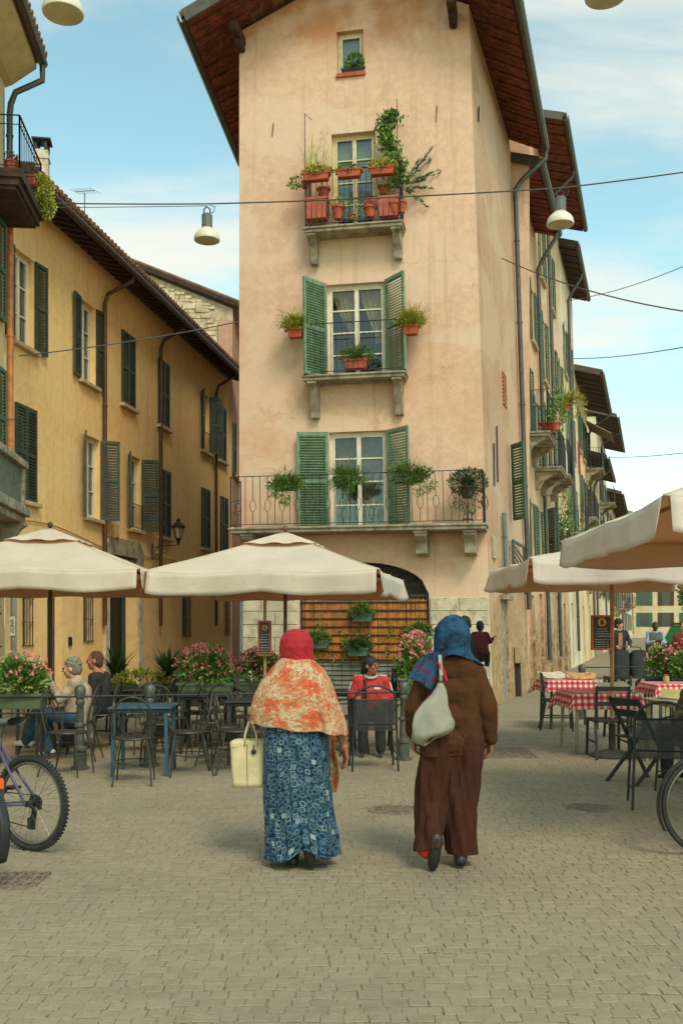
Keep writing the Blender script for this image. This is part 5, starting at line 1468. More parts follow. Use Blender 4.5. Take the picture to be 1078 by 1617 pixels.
# ------------------------------------------------------------------ hanging street lamps and wires
LAMPW = mat('white_lamp_shade', (222, 214, 190), .4, .05)
LAMPG = mat('grey_lamp_body', (98, 104, 100), .5, .1)
LENS = mat('lamp_lens', (188, 172, 132), .25, .08)
def lamp(label, p, sc=1.0):
    t = thing('street_lamp', label, 'street lamp', p, 0, 'white bowl lamps hung over the square')      # p: middle of the shade rim
    b = MB(); b.lathe([(.235*sc, .0), (.24*sc, .03*sc), (.225*sc, .09*sc), (.19*sc, .15*sc), (.13*sc, .2*sc), (.10*sc, .225*sc)], seg=28); b.build('shade', LAMPW, t, smooth=True, local=True, angle=50)
    b = MB(); b.lathe([(.205*sc, -.012*sc), (.225*sc, -.004*sc), (.23*sc, .004*sc)], seg=28); b.build('lens', LENS, t, local=True, smooth=True, angle=30)
    b = MB(); b.lathe([(.098*sc, .222*sc), (.098*sc, .47*sc), (.07*sc, .49*sc), (.035*sc, .5*sc)], seg=20); b.build('housing', LAMPG, t, smooth=True, local=True, angle=40)
    b = MB(); b.tube([(-.05*sc, 0, .48*sc), (-.06*sc, 0, .57*sc), (0, 0, .63*sc), (.06*sc, 0, .57*sc), (.05*sc, 0, .48*sc)], .014*sc, 6); b.tube([(.02, 0, .5*sc), (.12*sc, 0, .52*sc), (.15*sc, 0, .62*sc), (.05*sc, .02, .66*sc)], .008*sc, 5)
    b.build('hanger', IRON2, t, local=True)
    return t
def lampat(px, py, d, label): return lamp(label, at(px, py, d))
lampat(327, 380, 18.3, 'white bowl lamp hung on the wire beside the corner building, over the lane')
lampat(884, 355, 17.6, 'white bowl lamp with looped cable hung in front of the street eaves')
lampat(100, 22, 11.6, 'nearest white bowl lamp, cut by the top of the photo above the yellow building')
lampat(955, -4, 11.6, 'white bowl lamp barely showing at the top edge of the photo, in the clouds')
WIRE = mat('steel_cable', (92, 92, 86), .5, .15, 9, 0, 60, .5)
def wire(label, pts, sag=.15, r=.012):
    b = MB(); pts = [Vector(p) for p in pts]; path = []
    for i in range(len(pts) - 1):
        for k in range(12):
            f = k / 12; p = pts[i].lerp(pts[i + 1], f); p.z -= sag * 4 * f * (1 - f) * min(1, (pts[i+1]-pts[i]).length / 8); path.append(p)
    path.append(pts[-1]); b.tube(path, r, 5)
    return tag(b.build('overhead_wire', WIRE, None), label, 'wire', 'overhead wires')
wire('main lamp wire crossing the square in front of the corner building', [at(-40, 318, 18.0), at(327, 322, 18.3), at(884, 297, 17.6), at(1160, 260, 17.2)], .04, .013)
wire('second thin wire running to the lane lamp from the iron balcony', [at(-40, 328, 18.1), at(327, 325, 18.35)], .02, .007)
wire('knotted wire strung across the yellow facade to the corner building', [at(30, 562, 18.3), at(376, 508, 20.3)], .10, .012)
wire('wire running from the street front to the photo edge below the lamp', [RWA.p(3.2, .05, 9.9), at(1180, 504, 16)], .22, .013)
wire('wire rising to the photo edge from the tall street house', [f3b.p(5, .1, 13.0), at(1180, 528, 24)], .15, .016)
wire('faint wire lowest over the far street', [f5.p(1, .1, 12.0), at(1180, 700, 40)], .2, .02)
wire('faint wire crossing the clouds beside the tall eaves', [f3b.p(1, .1, 14.2), at(1180, 372, 30)], .3, .014)
wire('wire carrying the lamp nearest to the viewer', [at(-400, -160, 11.7), at(100, -74, 11.6), at(955, -100, 11.6), at(1500, -170, 11.8)], .05, .012)

# ------------------------------------------------------------------ café furniture
CHM = mat('bronze_wire_chair', (70, 66, 56), .5, .2, 14, 0, 60, .5)
CHB = mat('black_steel_chair', (42, 44, 42), .5, .2, 14, 0, 60, .3)
MESHM = mat('black_mesh_panel', (58, 58, 54), .8, .3, 40)
MESHM.node_tree.nodes['Principled BSDF'].inputs['Alpha'].default_value = .62
def arch_chair(label, loc, rz):
    """wire bistro chair, seat round, back an arch with two scrolls; its back is on the +y side"""
    t = thing('bistro_chair', label, 'chair', loc, rz, 'wire bistro chairs')
    b = MB(); b.lathe([(.195, .445), (.205, .455), (.2, .465), (.02, .46)], seg=22); b.build('seat', CHM, t, local=True, smooth=True, angle=40)
    for sx, sy in ((-1, -1), (1, -1), (1, 1), (-1, 1)):
        MB().tube([(sx * .13, sy * .14, .45), (sx * .17, sy * .18, .25), (sx * .19, sy * (.2 if sy < 0 else .25), .0)], .0095, 6).build('leg', CHM, t, local=True)
    b = MB(); pts = [(-.19, .15, .46)]
    for k in range(17):
        a = PI * k / 16; pts.append((-.195 * math.cos(a), .17 + .05 * math.sin(a) + .03, .66 + .22 * math.sin(a)))
    pts.append((.19, .15, .46)); b.tube(pts, .0105, 6); b.build('back_arch', CHM, t, local=True)
    for s_ in (-1, 1):
        b = MB(); b.tube([(s_ * .03, .17, .46), (s_ * .10, .2, .56), (s_ * .06, .21, .68), (s_ * .02, .21, .72), (s_ * .07, .22, .8), (s_ * .13, .22, .72), (s_ * .11, .21, .62)], .006, 5); b.build('scroll', CHM, t, local=True)
    b = MB(); b.tube([(.19 * math.cos(k * PI / 8), .2 * math.sin(k * PI / 8) + .01, .22) for k in range(16)], .006, 5, True); b.build('leg_ring', CHM, t, local=True)
    return t
def mesh_chair(label, loc, rz):
    t = thing('mesh_back_chair', label, 'chair', loc, rz, 'black chairs with mesh backs')
    b = MB(); b.grid(lambda u, v: ((-.22 + .44 * v), -.22 + .42 * u, .45 - .012 * math.sin(PI * u)), 4, 4); b.build('seat', MESHM, t, local=True, solid=.02)
    for sx in (-1, 1):
        MB().tube([(sx * .23, .22, .80), (sx * .235, .22, .45), (sx * .25, .25, .0)], .0125, 7).build('leg', CHB, t, local=True)
        MB().tube([(sx * .23, -.22, .45), (sx * .25, -.25, 0)], .0125, 7).build('leg', CHB, t, local=True)
        MB().tube([(sx * .24, .22, .72), (sx * .27, .08, .70), (sx * .27, -.14, .68), (sx * .25, -.23, .60), (sx * .23, -.22, .45)], .011, 7).build('armrest', CHB, t, local=True)
    b = MB(); pts = [(-.23, .22, .45)]
    for k in range(15):
        a = PI * k / 14; pts.append((-.23 * math.cos(a), .22 + .03 * math.sin(a), .76 + .17 * math.sin(a)))
    pts.append((.23, .22, .45)); b.tube(pts, .0125, 7); b.tube([(-.23, .22, .51), (.23, .22, .51)], .01, 6); b.tube([(-.23, .22, .78), (.23, .22, .78)], .01, 6); b.build('back_frame', CHB, t, local=True)
    b = MB(); b.grid(lambda u, v: (-.215 + .43 * v, .225 + .02 * math.sin(PI * v), .515 + .26 * u), 3, 8); b.build('back_mesh', MESHM, t, local=True, solid=.008)
    for sx in (-.25, .25): MB().tube([(sx, .24, .18), (sx, -.24, .18)], .008, 5).build('stretcher', CHB, t, local=True)
    return t
def square_chair(label, loc, rz):
    t = thing('slat_back_chair', label, 'chair', loc, rz, 'square black chairs at the checked tables')
    b = MB(); b.box((0, 0, .45), (.42, .42, .03)); b.build('seat', CHB, t, local=True, bevel=.008)
    for sx in (-1, 1):
        MB().bar((sx * .19, .19, .43), (sx * .195, .27, 0), .03).build('leg', CHB, t, local=True)
        MB().bar((sx * .19, -.19, .43), (sx * .195, -.21, 0), .03).build('leg', CHB, t, local=True)
        MB().bar((sx * .19, .20, .42), (sx * .19, .25, .87), .03).build('back_post', CHB, t, local=True)
    for z in (.84, .66): MB().bar((-.19, .235 if z < .7 else .247, z), (.19, .235 if z < .7 else .247, z), .02, .05, (0, 0, 1)).build('slat', CHB, t, local=True)
    MB().bar((-.19, -.2, .2), (-.19, .23, .2), .018).build('stretcher', CHB, t, local=True); MB().bar((.19, -.2, .2), (.19, .23, .2), .018).build('stretcher', CHB, t, local=True)
    return t
def folding_chair(label, loc, rz):
    t = thing('folding_chair', label, 'chair', loc, rz)
    for sx in (-1, 1):
        MB().bar((sx * .2, .30, .0), (sx * .2, -.2, .47), .028).build('leg', CHB, t, local=True)
        MB().bar((sx * .185, -.26, 0), (sx * .185, .28, .86), .028).build('leg', CHB, t, local=True)
    for k in range(5): MB().box((0, -.18 + k * .085, .46), (.4, .065, .018)).build('slat', CHB, t, local=True)
    for z in (.82, .70): MB().box((0, .27 - (.84 - z) * .6, z), (.4, .02, .07)).build('back_slat', CHB, t, local=True)
    return t
BLUE = mat('blue_painted_metal', (44, 78, 92), .5, .2, 8, .1, 50)
def plain_table(label, loc, rz, m, L=.66, Wd=.66, h=.73, name='cafe_table', grp='bare café tables'):
    t = thing(name, label, 'table', loc, rz, grp)
    b = MB(); b.box((0, 0, h - .012), (L, Wd, .024)); b.box((0, 0, h - .045), (L - .1, Wd - .1, .04)); b.build('table_top', m, t, local=True, bevel=.008)
    for sx, sy in ((-1, -1), (1, -1), (1, 1), (-1, 1)): MB().bar((sx * (L/2 - .06), sy * (Wd/2 - .06), h - .06), (sx * (L/2 - .045), sy * (Wd/2 - .045), 0), .036).build('leg', m, t, local=True)
    return t
def X(px, d): return (px - CX) * d / F
plain_table('blue painted metal café table with slim legs beside the bollards', (-2.12, 10.72, 0), .03, BLUE)
TBD = mat('dark_table', (46, 46, 40), .5, .2, 8)
for px, d, rz, lab in ((75, 12.6, .1, 'dark café table in front of the person in the beige coat'), (330, 12.6, 0, 'dark café table below the wide pink flower box'), (405, 11.6, .05, 'dark café table just left of the floral shawl'), (520, 13.2, .1, 'dark café table between the floral shawl and the red tracksuit'), (215, 13.6, .1, 'dark café table behind the bistro chairs, before the dark doorway')):
    plain_table(lab, (X(px, d), d, 0), rz, TBD, .7, .7)
for px, d, rz, lab in ((108, 10.55, PI/2 - .2, 'wire bistro chair seen from the side beside the beige coat'), (212, 10.02, .12 + PI, 'wire bistro chair in front of the blue table'),
                       (248, 11.5, .2, 'wire bistro chair behind the blue table'), (297, 10.6, -PI/2 + .25, 'wire bistro chair right of the blue table, turned sideways'),
                       (372, 10.75, PI/2 + .3, 'wire bistro chair next to the cream handbag'), (330, 11.7, -.5, 'wire bistro chair farther back under the pink flowers'),
                       (392, 12.4, .3, 'wire bistro chair farther back beside the menu board'), (165, 12.8, .5, 'wire bistro chair behind the dark jacket'), (268, 12.2, 1.0, 'wire bistro chair just behind the one turned sideways'), (225, 12.5, -2.6, 'wire bistro chair under the trough of yellow green leaves'),
                       (318, 12.9, 2.8, 'wire bistro chair at the table below the wide flower box'), (425, 12.0, -1.7, 'wire bistro chair half hidden by the floral shawl'), (505, 12.7, .6, 'wire bistro chair just right of the floral shawl'), (62, 12.2, 1.9, 'wire bistro chair at the table behind the flower box'), (352, 11.2, 2.2, 'wire bistro chair tucked in left of the menu board')):
    c = arch_chair(lab, (X(px, d), d, 0), rz)
mesh_chair('black mesh chair with its back to the viewer, before the red tracksuit', (X(588, 11.3), 11.05, 0), PI + .06)
mesh_chair('black mesh chair nearest to the viewer, behind the street bicycle', (X(1042, 8.7), 8.72, 0), PI - .2)
mesh_chair('black mesh chair partly cut by the photo edge, behind the nearest mesh chair', (X(1100, 9.4), 9.5, 0), -.9)
for px, d, rz, lab in ((470, 13.0, 2.2, 'black mesh chair half hidden behind the red headscarf woman'), (540, 12.4, -1.2, 'black mesh chair beside the red tracksuit, seen sideways'), (352, 13.3, .4, 'black mesh chair in the back row under the flower boxes'), (285, 13.2, -.3, 'black mesh chair in the back row near the potted palm')):
    mesh_chair(lab, (X(px, d), d, 0), rz)
square_chair('square black chair with its back to the viewer at the front checked table', (X(953, 12.15), 12.0, 0), PI)
square_chair('square black chair side on at the back checked table, by the street wall', (X(880, 15.2), 15.2, 0), PI / 2 - .15)
square_chair('square black chair beyond the front checked table, facing the viewer', (X(985, 14.0), 14.0, 0), .1)
folding_chair('dark folding chair with crossed legs beside the checked table', (X(1010, 10.2), 10.1, 0), PI/2 + .5)

# ---- gingham cloths
def gingham():
    m, t = newmat('red_gingham')
    p = t.pos('uv'); sp_ = t.n('ShaderNodeSeparateXYZ'); t.l(p, sp_.inputs[0])
    fs = []
    for i in (0, 1):
        fs.append(t.math('GREATER_THAN', t.math('FRACT', t.math('MULTIPLY', sp_.outputs[i], 12.5)), .5))
    s_ = t.math('MULTIPLY', t.math('ADD', fs[0], fs[1]), .5)
    o = t.mix(t.rng(s_, 0, .5, 0, 1, False), lin((226, 206, 190)), lin((206, 96, 92)))
    o = t.mix(t.rng(s_, .5, 1, 0, 1, False), o, lin((178, 30, 36)))
    t.col(o); t.b.inputs['Roughness'].default_value = .85
    return m
GING = gingham()
def cloth_table(label, clabel, x, y, rz, L, Wd, drop, seed, legm):
    t = plain_table(label, (x, y, 0), rz, legm, L, Wd, .74, 'dining_table', 'tables with red checked cloths')
    r_ = random.Random(seed); ph = r_.uniform(0, 6)
    def fn(u, v):
        px, py = (u - .5) * 2, (v - .5) * 2
        a = [abs(px), abs(py)]; ex, ey = L / 2 + .01, Wd / 2 + .01
        X_, Y_ = px * (ex + drop), py * (ey + drop)
        ox, oy = max(0, abs(X_) - ex), max(0, abs(Y_) - ey)
        sx, sy = (1 if X_ > 0 else -1), (1 if Y_ > 0 else -1)
        z = .748; fl = 0
        xx, yy = min(abs(X_), ex), min(abs(Y_), ey)
        dn = max(ox, oy)
        if ox > 0: xx = ex + .03 * ox / drop + .02 * math.sin(Y_ * 16 + ph) * ox / drop
        if oy > 0: yy = ey + .03 * oy / drop + .02 * math.sin(X_ * 16 + ph) * oy / drop
        if ox > 0 and oy > 0: dn = max(ox, oy) + .45 * min(ox, oy); xx += min(ox, oy) * .5; yy += min(ox, oy) * .5
        return (sx * xx, sy * yy, z - dn)
    b = MB(); b.grid(fn, 26, 26, False, lambda u, v: ((u) * (L + 2 * drop), v * (Wd + 2 * drop)))
    c = b.build('tablecloth', GING, None, smooth=True, solid=.004); c.location = (x, y, 0); c.rotation_euler = (0, 0, rz)
    tag(c, clabel, 'tablecloth', 'red checked tablecloths')
ALU = mat('pale_metal_leg', (150, 140, 118), .4, .15, 8, 0, 60, .5)
cloth_table('front dining table under a red checked cloth, behind the square chair', 'red and white checked cloth on the front table behind the square chair', 3.27, 12.75, .04, .82, .8, .2, 1, ALU)
cloth_table('back dining table under a red checked cloth by the street wall', 'red and white checked cloth on the back table by the street wall', 3.55, 15.6, .02, .8, .8, .18, 2, TBD)
cloth_table('dining table under a red checked cloth below the pink flower pots', 'red checked cloth on the table below the pink flower pots, with jars', 4.95, 14.6, .02, .9, .8, .16, 3, TBD)
plain_table('bare pale topped table with menus at the photo edge, before the flower pots', (3.95, 11.4, 0), .05, mat('pale_table_top', (150, 142, 104), .6, .15), .8, .7, .74)
# menus, jar, napkin holder, ashtrays
PAPER = mat('menu_paper', (206, 192, 160), .7, .12, 9, col2=(176, 140, 100), c2f=(.5, .7))
PAPER2 = mat('orange_menu', (192, 120, 70), .7, .25, 9, col2=(206, 176, 120), c2f=(.45, .6))
def menu(label, p, rz, m, sz=(.22, .3)):
    t = thing('menu', label, 'menu', p, rz, 'menus on the tables')
    for s_ in (-1, 1):
        MB().hexa([(0, -sz[1]/2, .0), (s_ * sz[0], -sz[1]/2, .02), (s_ * sz[0], sz[1]/2, .10), (0, sz[1]/2, .08), (0, -sz[1]/2, .008), (s_ * sz[0], -sz[1]/2, .028), (s_ * sz[0], sz[1]/2, .108), (0, sz[1]/2, .088)]).build('page', m, t, local=True)
    return t
menu('open pale menu lying on the front checked table', (3.5, 12.85, .755), .2, PAPER)
menu('orange menu lying open on the back checked table', (3.75, 15.6, .755), -.2, PAPER2)
menu('second pale menu on the back checked table, behind the orange one', (3.35, 15.75, .755), .4, PAPER)
menu('yellowish menu on the bare pale table', (3.9, 11.45, .745), -.4, mat('yellow_menu', (190, 176, 110), .7, .15))
def jar(label, p, m, R=.045, H=.12):
    t = thing('jar', label, 'jar', p, 0, 'jars and bottles on the tables')
    b = MB(); b.lathe([(R * .95, 0), (R, .01), (R, H * .72), (R * .7, H * .85)], seg=14); b.build('body', m, t, local=True, smooth=True, angle=50)
    b = MB(); b.lathe([(R * .75, H * .85), (R * .75, H), (R * .6, H + .004)], seg=14); b.build('lid', TERRA if H < .2 else BLACK, t, local=True)
JG = mat('honey_jar', (176, 150, 84), .2, .1)
jar('honey coloured jar on the table below the flower pots', (4.72, 14.5, .755), JG)
jar('second jar on the table below the flower pots, next to the honey jar', (5.0, 14.4, .755), JG, .05, .11)
b_ = jar('dark wine bottle standing beside the red tracksuit', (X(622, 12.7), 12.7, .74), mat('bottle_glass', (26, 34, 26), .12, .1), .04, .3)
plain_table('dark table under the wine bottle, beside the red tracksuit', (X(640, 12.9), 12.9, 0), 0, TBD, .5, .6)
b = MB(); b.lathe([(.06, 0), (.07, .09), (.066, .09), (.05, .02)], seg=12); tag(b.build('sugar_bowl', mat('red_checked_holder', (170, 60, 50), .6, .3, 30), None), 'red patterned napkin holder on the bare pale table', 'holder').location = (4.1, 11.5, .745)

# ------------------------------------------------------------------ bollards and rails
BOLM = mat('bollard_iron', (88, 88, 78), .5, .25, 14, .2, 60, .3)
def bollard(label, loc):
    t = thing('bollard', label, 'bollard', loc, 0, 'cast iron bollards round the café')
    b = MB(); b.lathe([(.10, 0), (.10, .025), (.072, .035), (.066, .20), (.076, .21), (.076, .24), (.05, .26), (.046, .46), (.064, .475), (.064, .5), (.042, .52), (.038, .70), (.05, .72), (.05, .75), (.036, .78)], seg=18); b.build('shaft', BOLM, t, local=True, smooth=True, angle=40)
    b = MB(); b.lathe([(.036, .775), (.056, .79), (.058, .82), (.064, .86), (.058, .90), (.036, .925), (.01, .93)], seg=18); b.build('cap', BOLM, t, local=True, smooth=True, angle=40)
    return t
bol = [(X(127, 11.0), 11.0, 0), (X(237, 11.2), 11.2, 0), (X(637, 11.75), 11.75, 0), (X(918, 17.0), 17.0, 0), (X(-60, 10.9), 10.9, 0)]
for p, lab in zip(bol, ('iron bollard beside the beige coat and the side-on chair', 'iron bollard seen through the legs of the blue table', 'iron bollard between the black mesh chair and the white shoulder bag', 'iron bollard by the street wall, behind the back checked table')): bollard(lab, p)
def rail(label, a, c, zs=(.74, .56)):
    t = thing('rail', label, 'rail', a, 0, 'iron rails between the bollards')
    for z in zs: MB().tube([(a[0], a[1], z), (c[0], c[1], z)], .012, 6).build('bar', IRON, t)
rail('iron rail between the bollards in front of the beige coat', bol[0], bol[1], (.80,))
rail('iron rail at the photo edge carrying the flower box', bol[4], bol[0], (.80, .62))
rail('long iron rail behind the bistro chairs, towards the red tracksuit', bol[1], bol[2], (.80,))
rail('iron rail before the stroller, behind the checked tables', bol[3], (6.6, 17.2, 0), (.88, .70))

# ------------------------------------------------------------------ planters with flowers
GBOX = mat('olive_plastic', (78, 92, 58), .6, .15, 5)
def flowers(label, p, L, H, nf, name='flower_box', boxm=GBOX, bloom=PETAL, bh=.2, stand=0.0, rz=0, grp='boxes of pink flowers'):
    fo = [('foliage', LEAF, lambda b: (bush(b, (0, 0, bh + H * .45), (L * .52, .24, H * .5), int(1500 * L), .075, .05, .3, .25, clumps=int(26 * L)), bush(b, (0, 0, bh + H * .25), (L * .5, .2, H * .3), int(500 * L), .07, .05))),
          ('blossom', bloom, lambda b: blossoms(b, (0, -.01, bh + H * .5), (L * .54, .26, H * .52), nf, .034, top=-.1))]
    pots = [('trough', boxm, trough(L, .26, bh))]
    if stand: pots += [('stand_leg', IRON, lambda b, sx=sx, sy=sy: b.bar((sx * L * .36, sy * .08, 0), (sx * L * .36, sy * .08, -stand), .03)) for sx in (-1, 1) for sy in (-1, 1)]
    return potted(name, label, 'planter', p, pots, fo, grp, rz)
flowers('olive flower box of pink and red blooms on the rail at the photo edge', (X(32, 11.15), 11.1, .66), .64, .44, 95, bh=.17, stand=.62)
flowers('widest box of pink flowers, before the yellow wall', (X(325, 13.4), 13.4, .62), .74, .50, 210, bh=.2, stand=.6)
flowers('box of pink flowers beside the menu board, half hidden by the floral shawl', (X(408, 13.4), 13.5, .62), .5, .46, 120, bh=.2, stand=.6)
flowers('tall mound of pink flowers between the red tracksuit and the blue headscarf', (X(655, 12.6), 12.6, .72), .38, .62, 170, bh=.16, stand=.7)
flowers('pot of dusky pink flowers with dark leaves behind the checked tables', (X(1040, 16.4), 16.4, .55), .42, .55, 40, boxm=BLACK, bloom=PETAL, bh=.2, stand=.53)
flowers('pot of dusky pink flowers cut by the photo edge, behind the checked tables', (X(1085, 16.0), 16.0, .55), .6, .62, 60, boxm=BLACK, bloom=PETAL, bh=.2, stand=.53)
b_ = None
potted('leafy_planter', 'low trough of yellow green leaves before the dark doorway', 'planter', (X(225, 14.2), 14.2, .5), [('trough', GBOX, trough(.8, .28, .24)), *[('stand_leg', IRON, lambda b, sx=sx, sy=sy: b.bar((sx * .3, sy * .08, 0), (sx * .3, sy * .08, -.49), .03)) for sx in (-1, 1) for sy in (-1, 1)]], [('foliage', LEAF_YL, lambda b: bush(b, (0, 0, .3), (.42, .16, .13), 520, .07, .05))])
for px, d, lab in ((184, 14.6, 'dark leafed palm pot beside the dark doorway'), (266, 14.4, 'dark leafed palm pot in front of the yellow wall, left of the wide flower box')):
    potted('potted_palm', lab, 'plant', (X(px, d), d, .55), [('pot', mat('dark_clay', (84, 70, 56)), roundpot(.17, .3)), *[('stand_leg', IRON, lambda b, sx=sx, sy=sy: b.bar((sx * .1, sy * .1, 0), (sx * .12, sy * .12, -.54), .03)) for sx in (-1, 1) for sy in (-1, 1)]],
           [('foliage', LEAF_DK, lambda b: (fronds(b, (0, 0, .3), 70, .48, .55, .06, .75), fronds(b, (0, 0, .3), 40, .36, .9, .06, 1.0)))], 'potted palms before the yellow wall')

# ------------------------------------------------------------------ menu boards
def menu_board(label, p, wd, h, border, rz=0):
    t = thing('menu_board', label, 'sign', p, rz, 'black menu boards')
    b = MB(); b.box((0, 0, 0), (wd, .03, h)); b.build('panel', BLACK, t, local=True)
    b = MB(); e = .025
    b.box((0, -.004, h/2 - e/2), (wd, .035, e)); b.box((0, -.004, -h/2 + e/2), (wd, .035, e)); b.box((wd/2 - e/2, -.004, 0), (e, .035, h - 2*e)); b.box((-wd/2 + e/2, -.004, 0), (e, .035, h - 2*e))
    b.build('border', border, t, local=True)
    M = Matrix.Rotation(PI / 2, 3, 'X')
    b = MB(); b.lathe([(wd * .2, 0), (wd * .2, .006)], (0, -.015, h * .3), 20, M); b.build('emblem', mat('orange_emblem', (196, 132, 70), .7, .2, 20), t, local=True)
    b = MB(); b.lathe([(wd * .10, 0), (wd * .085, .003)], (0, -.022, h * .285), 10, M); b.lathe([(wd * .055, 0), (wd * .05, .003)], (0, -.022, h * .345), 10, M); b.build('emblem_figure', mat('emblem_brown', (96, 48, 26), .7), t, local=True)
    b = MB(); r_ = random.Random(4)
    for row in range(8):
        z = h * (.10 - row * .068) - (.012 if row > 3 else 0); x = -wd * r_.uniform(.24, .34)
        lim = -x
        while x < lim:
            l_ = r_.uniform(.012, .045); b.box((x + l_/2, -.0165, z + r_.uniform(-.002, .002)), (l_, .002, .009)); x += l_ + .009
    b.build('chalk_lines', mat('chalk', (158, 150, 136), .9), t, local=True)
    return t
REDCH = gingham().copy() if False else mat('red_check_border', (178, 84, 60), .7, .5, 60)
menu_board('small black menu board with orange emblem on the middle parasol side, above the flowers', at(418, 1008, 12.9) , .175, .46, mat('red_board_frame', (150, 66, 48), .6))
MB().tube([at(418, 1008, 12.93) + Vector((0, .03, -1.35)), at(418, 1008, 12.93) + Vector((0, .03, .5))], .02, 8).build('pole', POLE_L, [o for o in COL.objects if o.name.startswith('menu_board')][-1])
menu_board('large black menu board with checked border hung on the light wooden pole', at(949, 999, 11.95), .25, .42, REDCH)
# ------------------------------------------------------------------ bicycles
RUB_T = mat('tyre_rubber', (44, 42, 38), .8, .2, 30)
RIMM = mat('rim_alloy', (120, 116, 104), .35, .1, 9, 0, 60, .7)
PURP = mat('purple_frame', (92, 82, 104), .4, .1, 9)
BLKF = mat('black_frame', (40, 42, 42), .35, .1, 9)
SADD = mat('grey_saddle', (92, 88, 80), .6, .15)
def bicycle(label, loc, rz, fm, R=.335, mtb=True, fender=False, reflector=False):
    """rear hub above the origin, front towards +x"""
    t = thing('bicycle', label, 'bicycle', loc, rz, 'bicycles parked at the edges of the square')
    WB = 1.06
    for cx in (0, WB):
        w_ = 0.022 if mtb else .017
        b = MB(); b.tube([(cx + (R - w_) * math.cos(a), 0, R + (R - w_) * math.sin(a)) for a in [2*PI*k/48 for k in range(48)]], w_, 8, True)
        if mtb:
            for k in range(72):
                a = 2*PI*k/72
                for s_ in (-1, 1):
                    c = Vector((cx + (R - .003) * math.cos(a + .02 * s_), s_ * .013, R + (R - .003) * math.sin(a + .02 * s_)))
                    b.box(c, (.012, .014, .011), R=Matrix.Rotation(-a, 3, 'Y'))
        wh = b.build('wheel', RUB_T, t, local=True, smooth=not mtb)
        b = MB(); rr_ = R - 2 * w_ - .008
        b.tube([(cx + rr_ * math.cos(a), 0, R + rr_ * math.sin(a)) for a in [2*PI*k/40 for k in range(40)]], .012, 6, True); b.build('rim', RIMM, wh, local=True, smooth=True)
        b = MB()
        for k in range(28):
            a = 2*PI*k/28; s_ = 1 if k % 2 else -1; a2 = a + (.5 if (k // 2) % 2 else -.5)
            b.tube([(cx + .02 * math.cos(a2), s_ * .03, R + .02 * math.sin(a2)), (cx + rr_ * math.cos(a), 0, R + rr_ * math.sin(a))], .0014, 3)
        b.build('spokes', RIMM, wh, local=True)
        MB().tube([(cx, -.05, R), (cx, .05, R)], .022, 10).build('hub', BLKF, wh, local=True)
        if fender:
            b = MB(); b.grid(lambda u, v: (cx + (R + .02) * math.cos(-.5 + u * 3.3), -.03 + .06 * v, R + (R + .02 - .012 * (2*v-1)**2) * math.sin(-.5 + u * 3.3) if True else 0), 24, 4) if cx else b.grid(lambda u, v: (cx - (R + .02) * math.cos(-.5 + u * 2.9), -.03 + .06 * v, R + (R + .02 - .012 * (2*v-1)**2) * math.sin(-.5 + u * 2.9)), 24, 4)
            b.build('mudguard', BLKF, t, local=True, smooth=True, solid=.003)
    bb, seat, head, headb = Vector((.43, 0, R - .05)), Vector((.30, 0, .78)), Vector((.86, 0, .83)), Vector((.90, 0, .68))
    b = MB()
    for p, q, r_ in ((bb, seat, .016), (seat * 1.0 + Vector((.01, 0, -.06)), head - Vector((0, 0, .03)), .018), (bb, headb, .02), (head, headb, .02)): b.tube([p, q], r_, 8)
    for s_ in (-1, 1):
        b.tube([bb + Vector((0, s_ * .02, 0)), (.0, s_ * .06, R)], .012, 7); b.tube([seat + Vector((.0, s_ * .015, -.08)), (.0, s_ * .06, R)], .011, 7)
    b.build('frame', fm, t, local=True, smooth=True)
    b = MB()
    for s_ in (-1, 1): b.tube([headb + Vector((.0, s_ * .03, 0)), headb + Vector((.06, s_ * .06, -.08)), (WB, s_ * .06, R)], .014, 7)
    b.build('fork', fm, t, local=True, smooth=True)
    b = MB(); b.tube([seat, seat + Vector((-.03, 0, .08))], .014, 8)
    b.build('seat_post', RIMM, t, local=True)
    b = MB(); b.grid(lambda u, v: (.14 + .28 * u - .0, (.075 * (1 - u) ** .8 + .018) * math.cos(2 * PI * v), .885 + .03 * math.sin(2 * PI * v) + .02 * (1 - u) ** 3), 10, 12, True); b.build('saddle', SADD, t, local=True, smooth=True)
    b = MB(); b.tube([head, head + Vector((-.03, 0, .12))], .014, 8); c = head + Vector((-.01, 0, .13)); b.tube([c + Vector((-.06, -.3, .0)), c + Vector((.04, -.1, 0)), c + Vector((.04, .1, 0)), c + Vector((-.06, .3, 0))], .012, 8); b.build('handlebar', RIMM, t, local=True)
    b = MB()
    for s_ in (-1, 1):
        a = Vector((.43, s_ * .07, R - .05)); e = a + Vector((s_ * .12, 0, s_ * -.12)); b.bar(a, e, .02); b.box(e + Vector((0, s_ * .05, 0)), (.09, .09, .02))
    b.tube([(.43, -.1, R - .05), (.43, .1, R - .05)], .02, 8)
    b.build('cranks', BLKF, t, local=True)
    b = MB(); M = Matrix.Rotation(PI / 2, 3, 'X'); b.lathe([(.095, 0), (.095, .005)], (.43, -.045, R - .05), 24, M); b.lathe([(.06, 0), (.045, .03)], (0, -.03, R), 16, M)
    b.bar((.02, -.06, R - .03), (.05, -.06, R - .14), .03); b.box((.06, -.06, R - .16), (.06, .02, .08)); b.box((.0, -.06, R - .02), (.05, .03, .07))
    b.bar((0, -.055, R + .045), (.43, -.05, R + .045), .006); b.bar((0.05, -.055, R - .19), (.43, -.05, R - .145), .006)
    b.build('drivetrain', BLACK, t, local=True)
    if reflector:
        b = MB(); b.box((-.27, 0, R + .29), (.03, .07, .06)); b.build('reflector', mat('orange_reflector', (226, 96, 34), .3, .1), t, local=True)
    return t
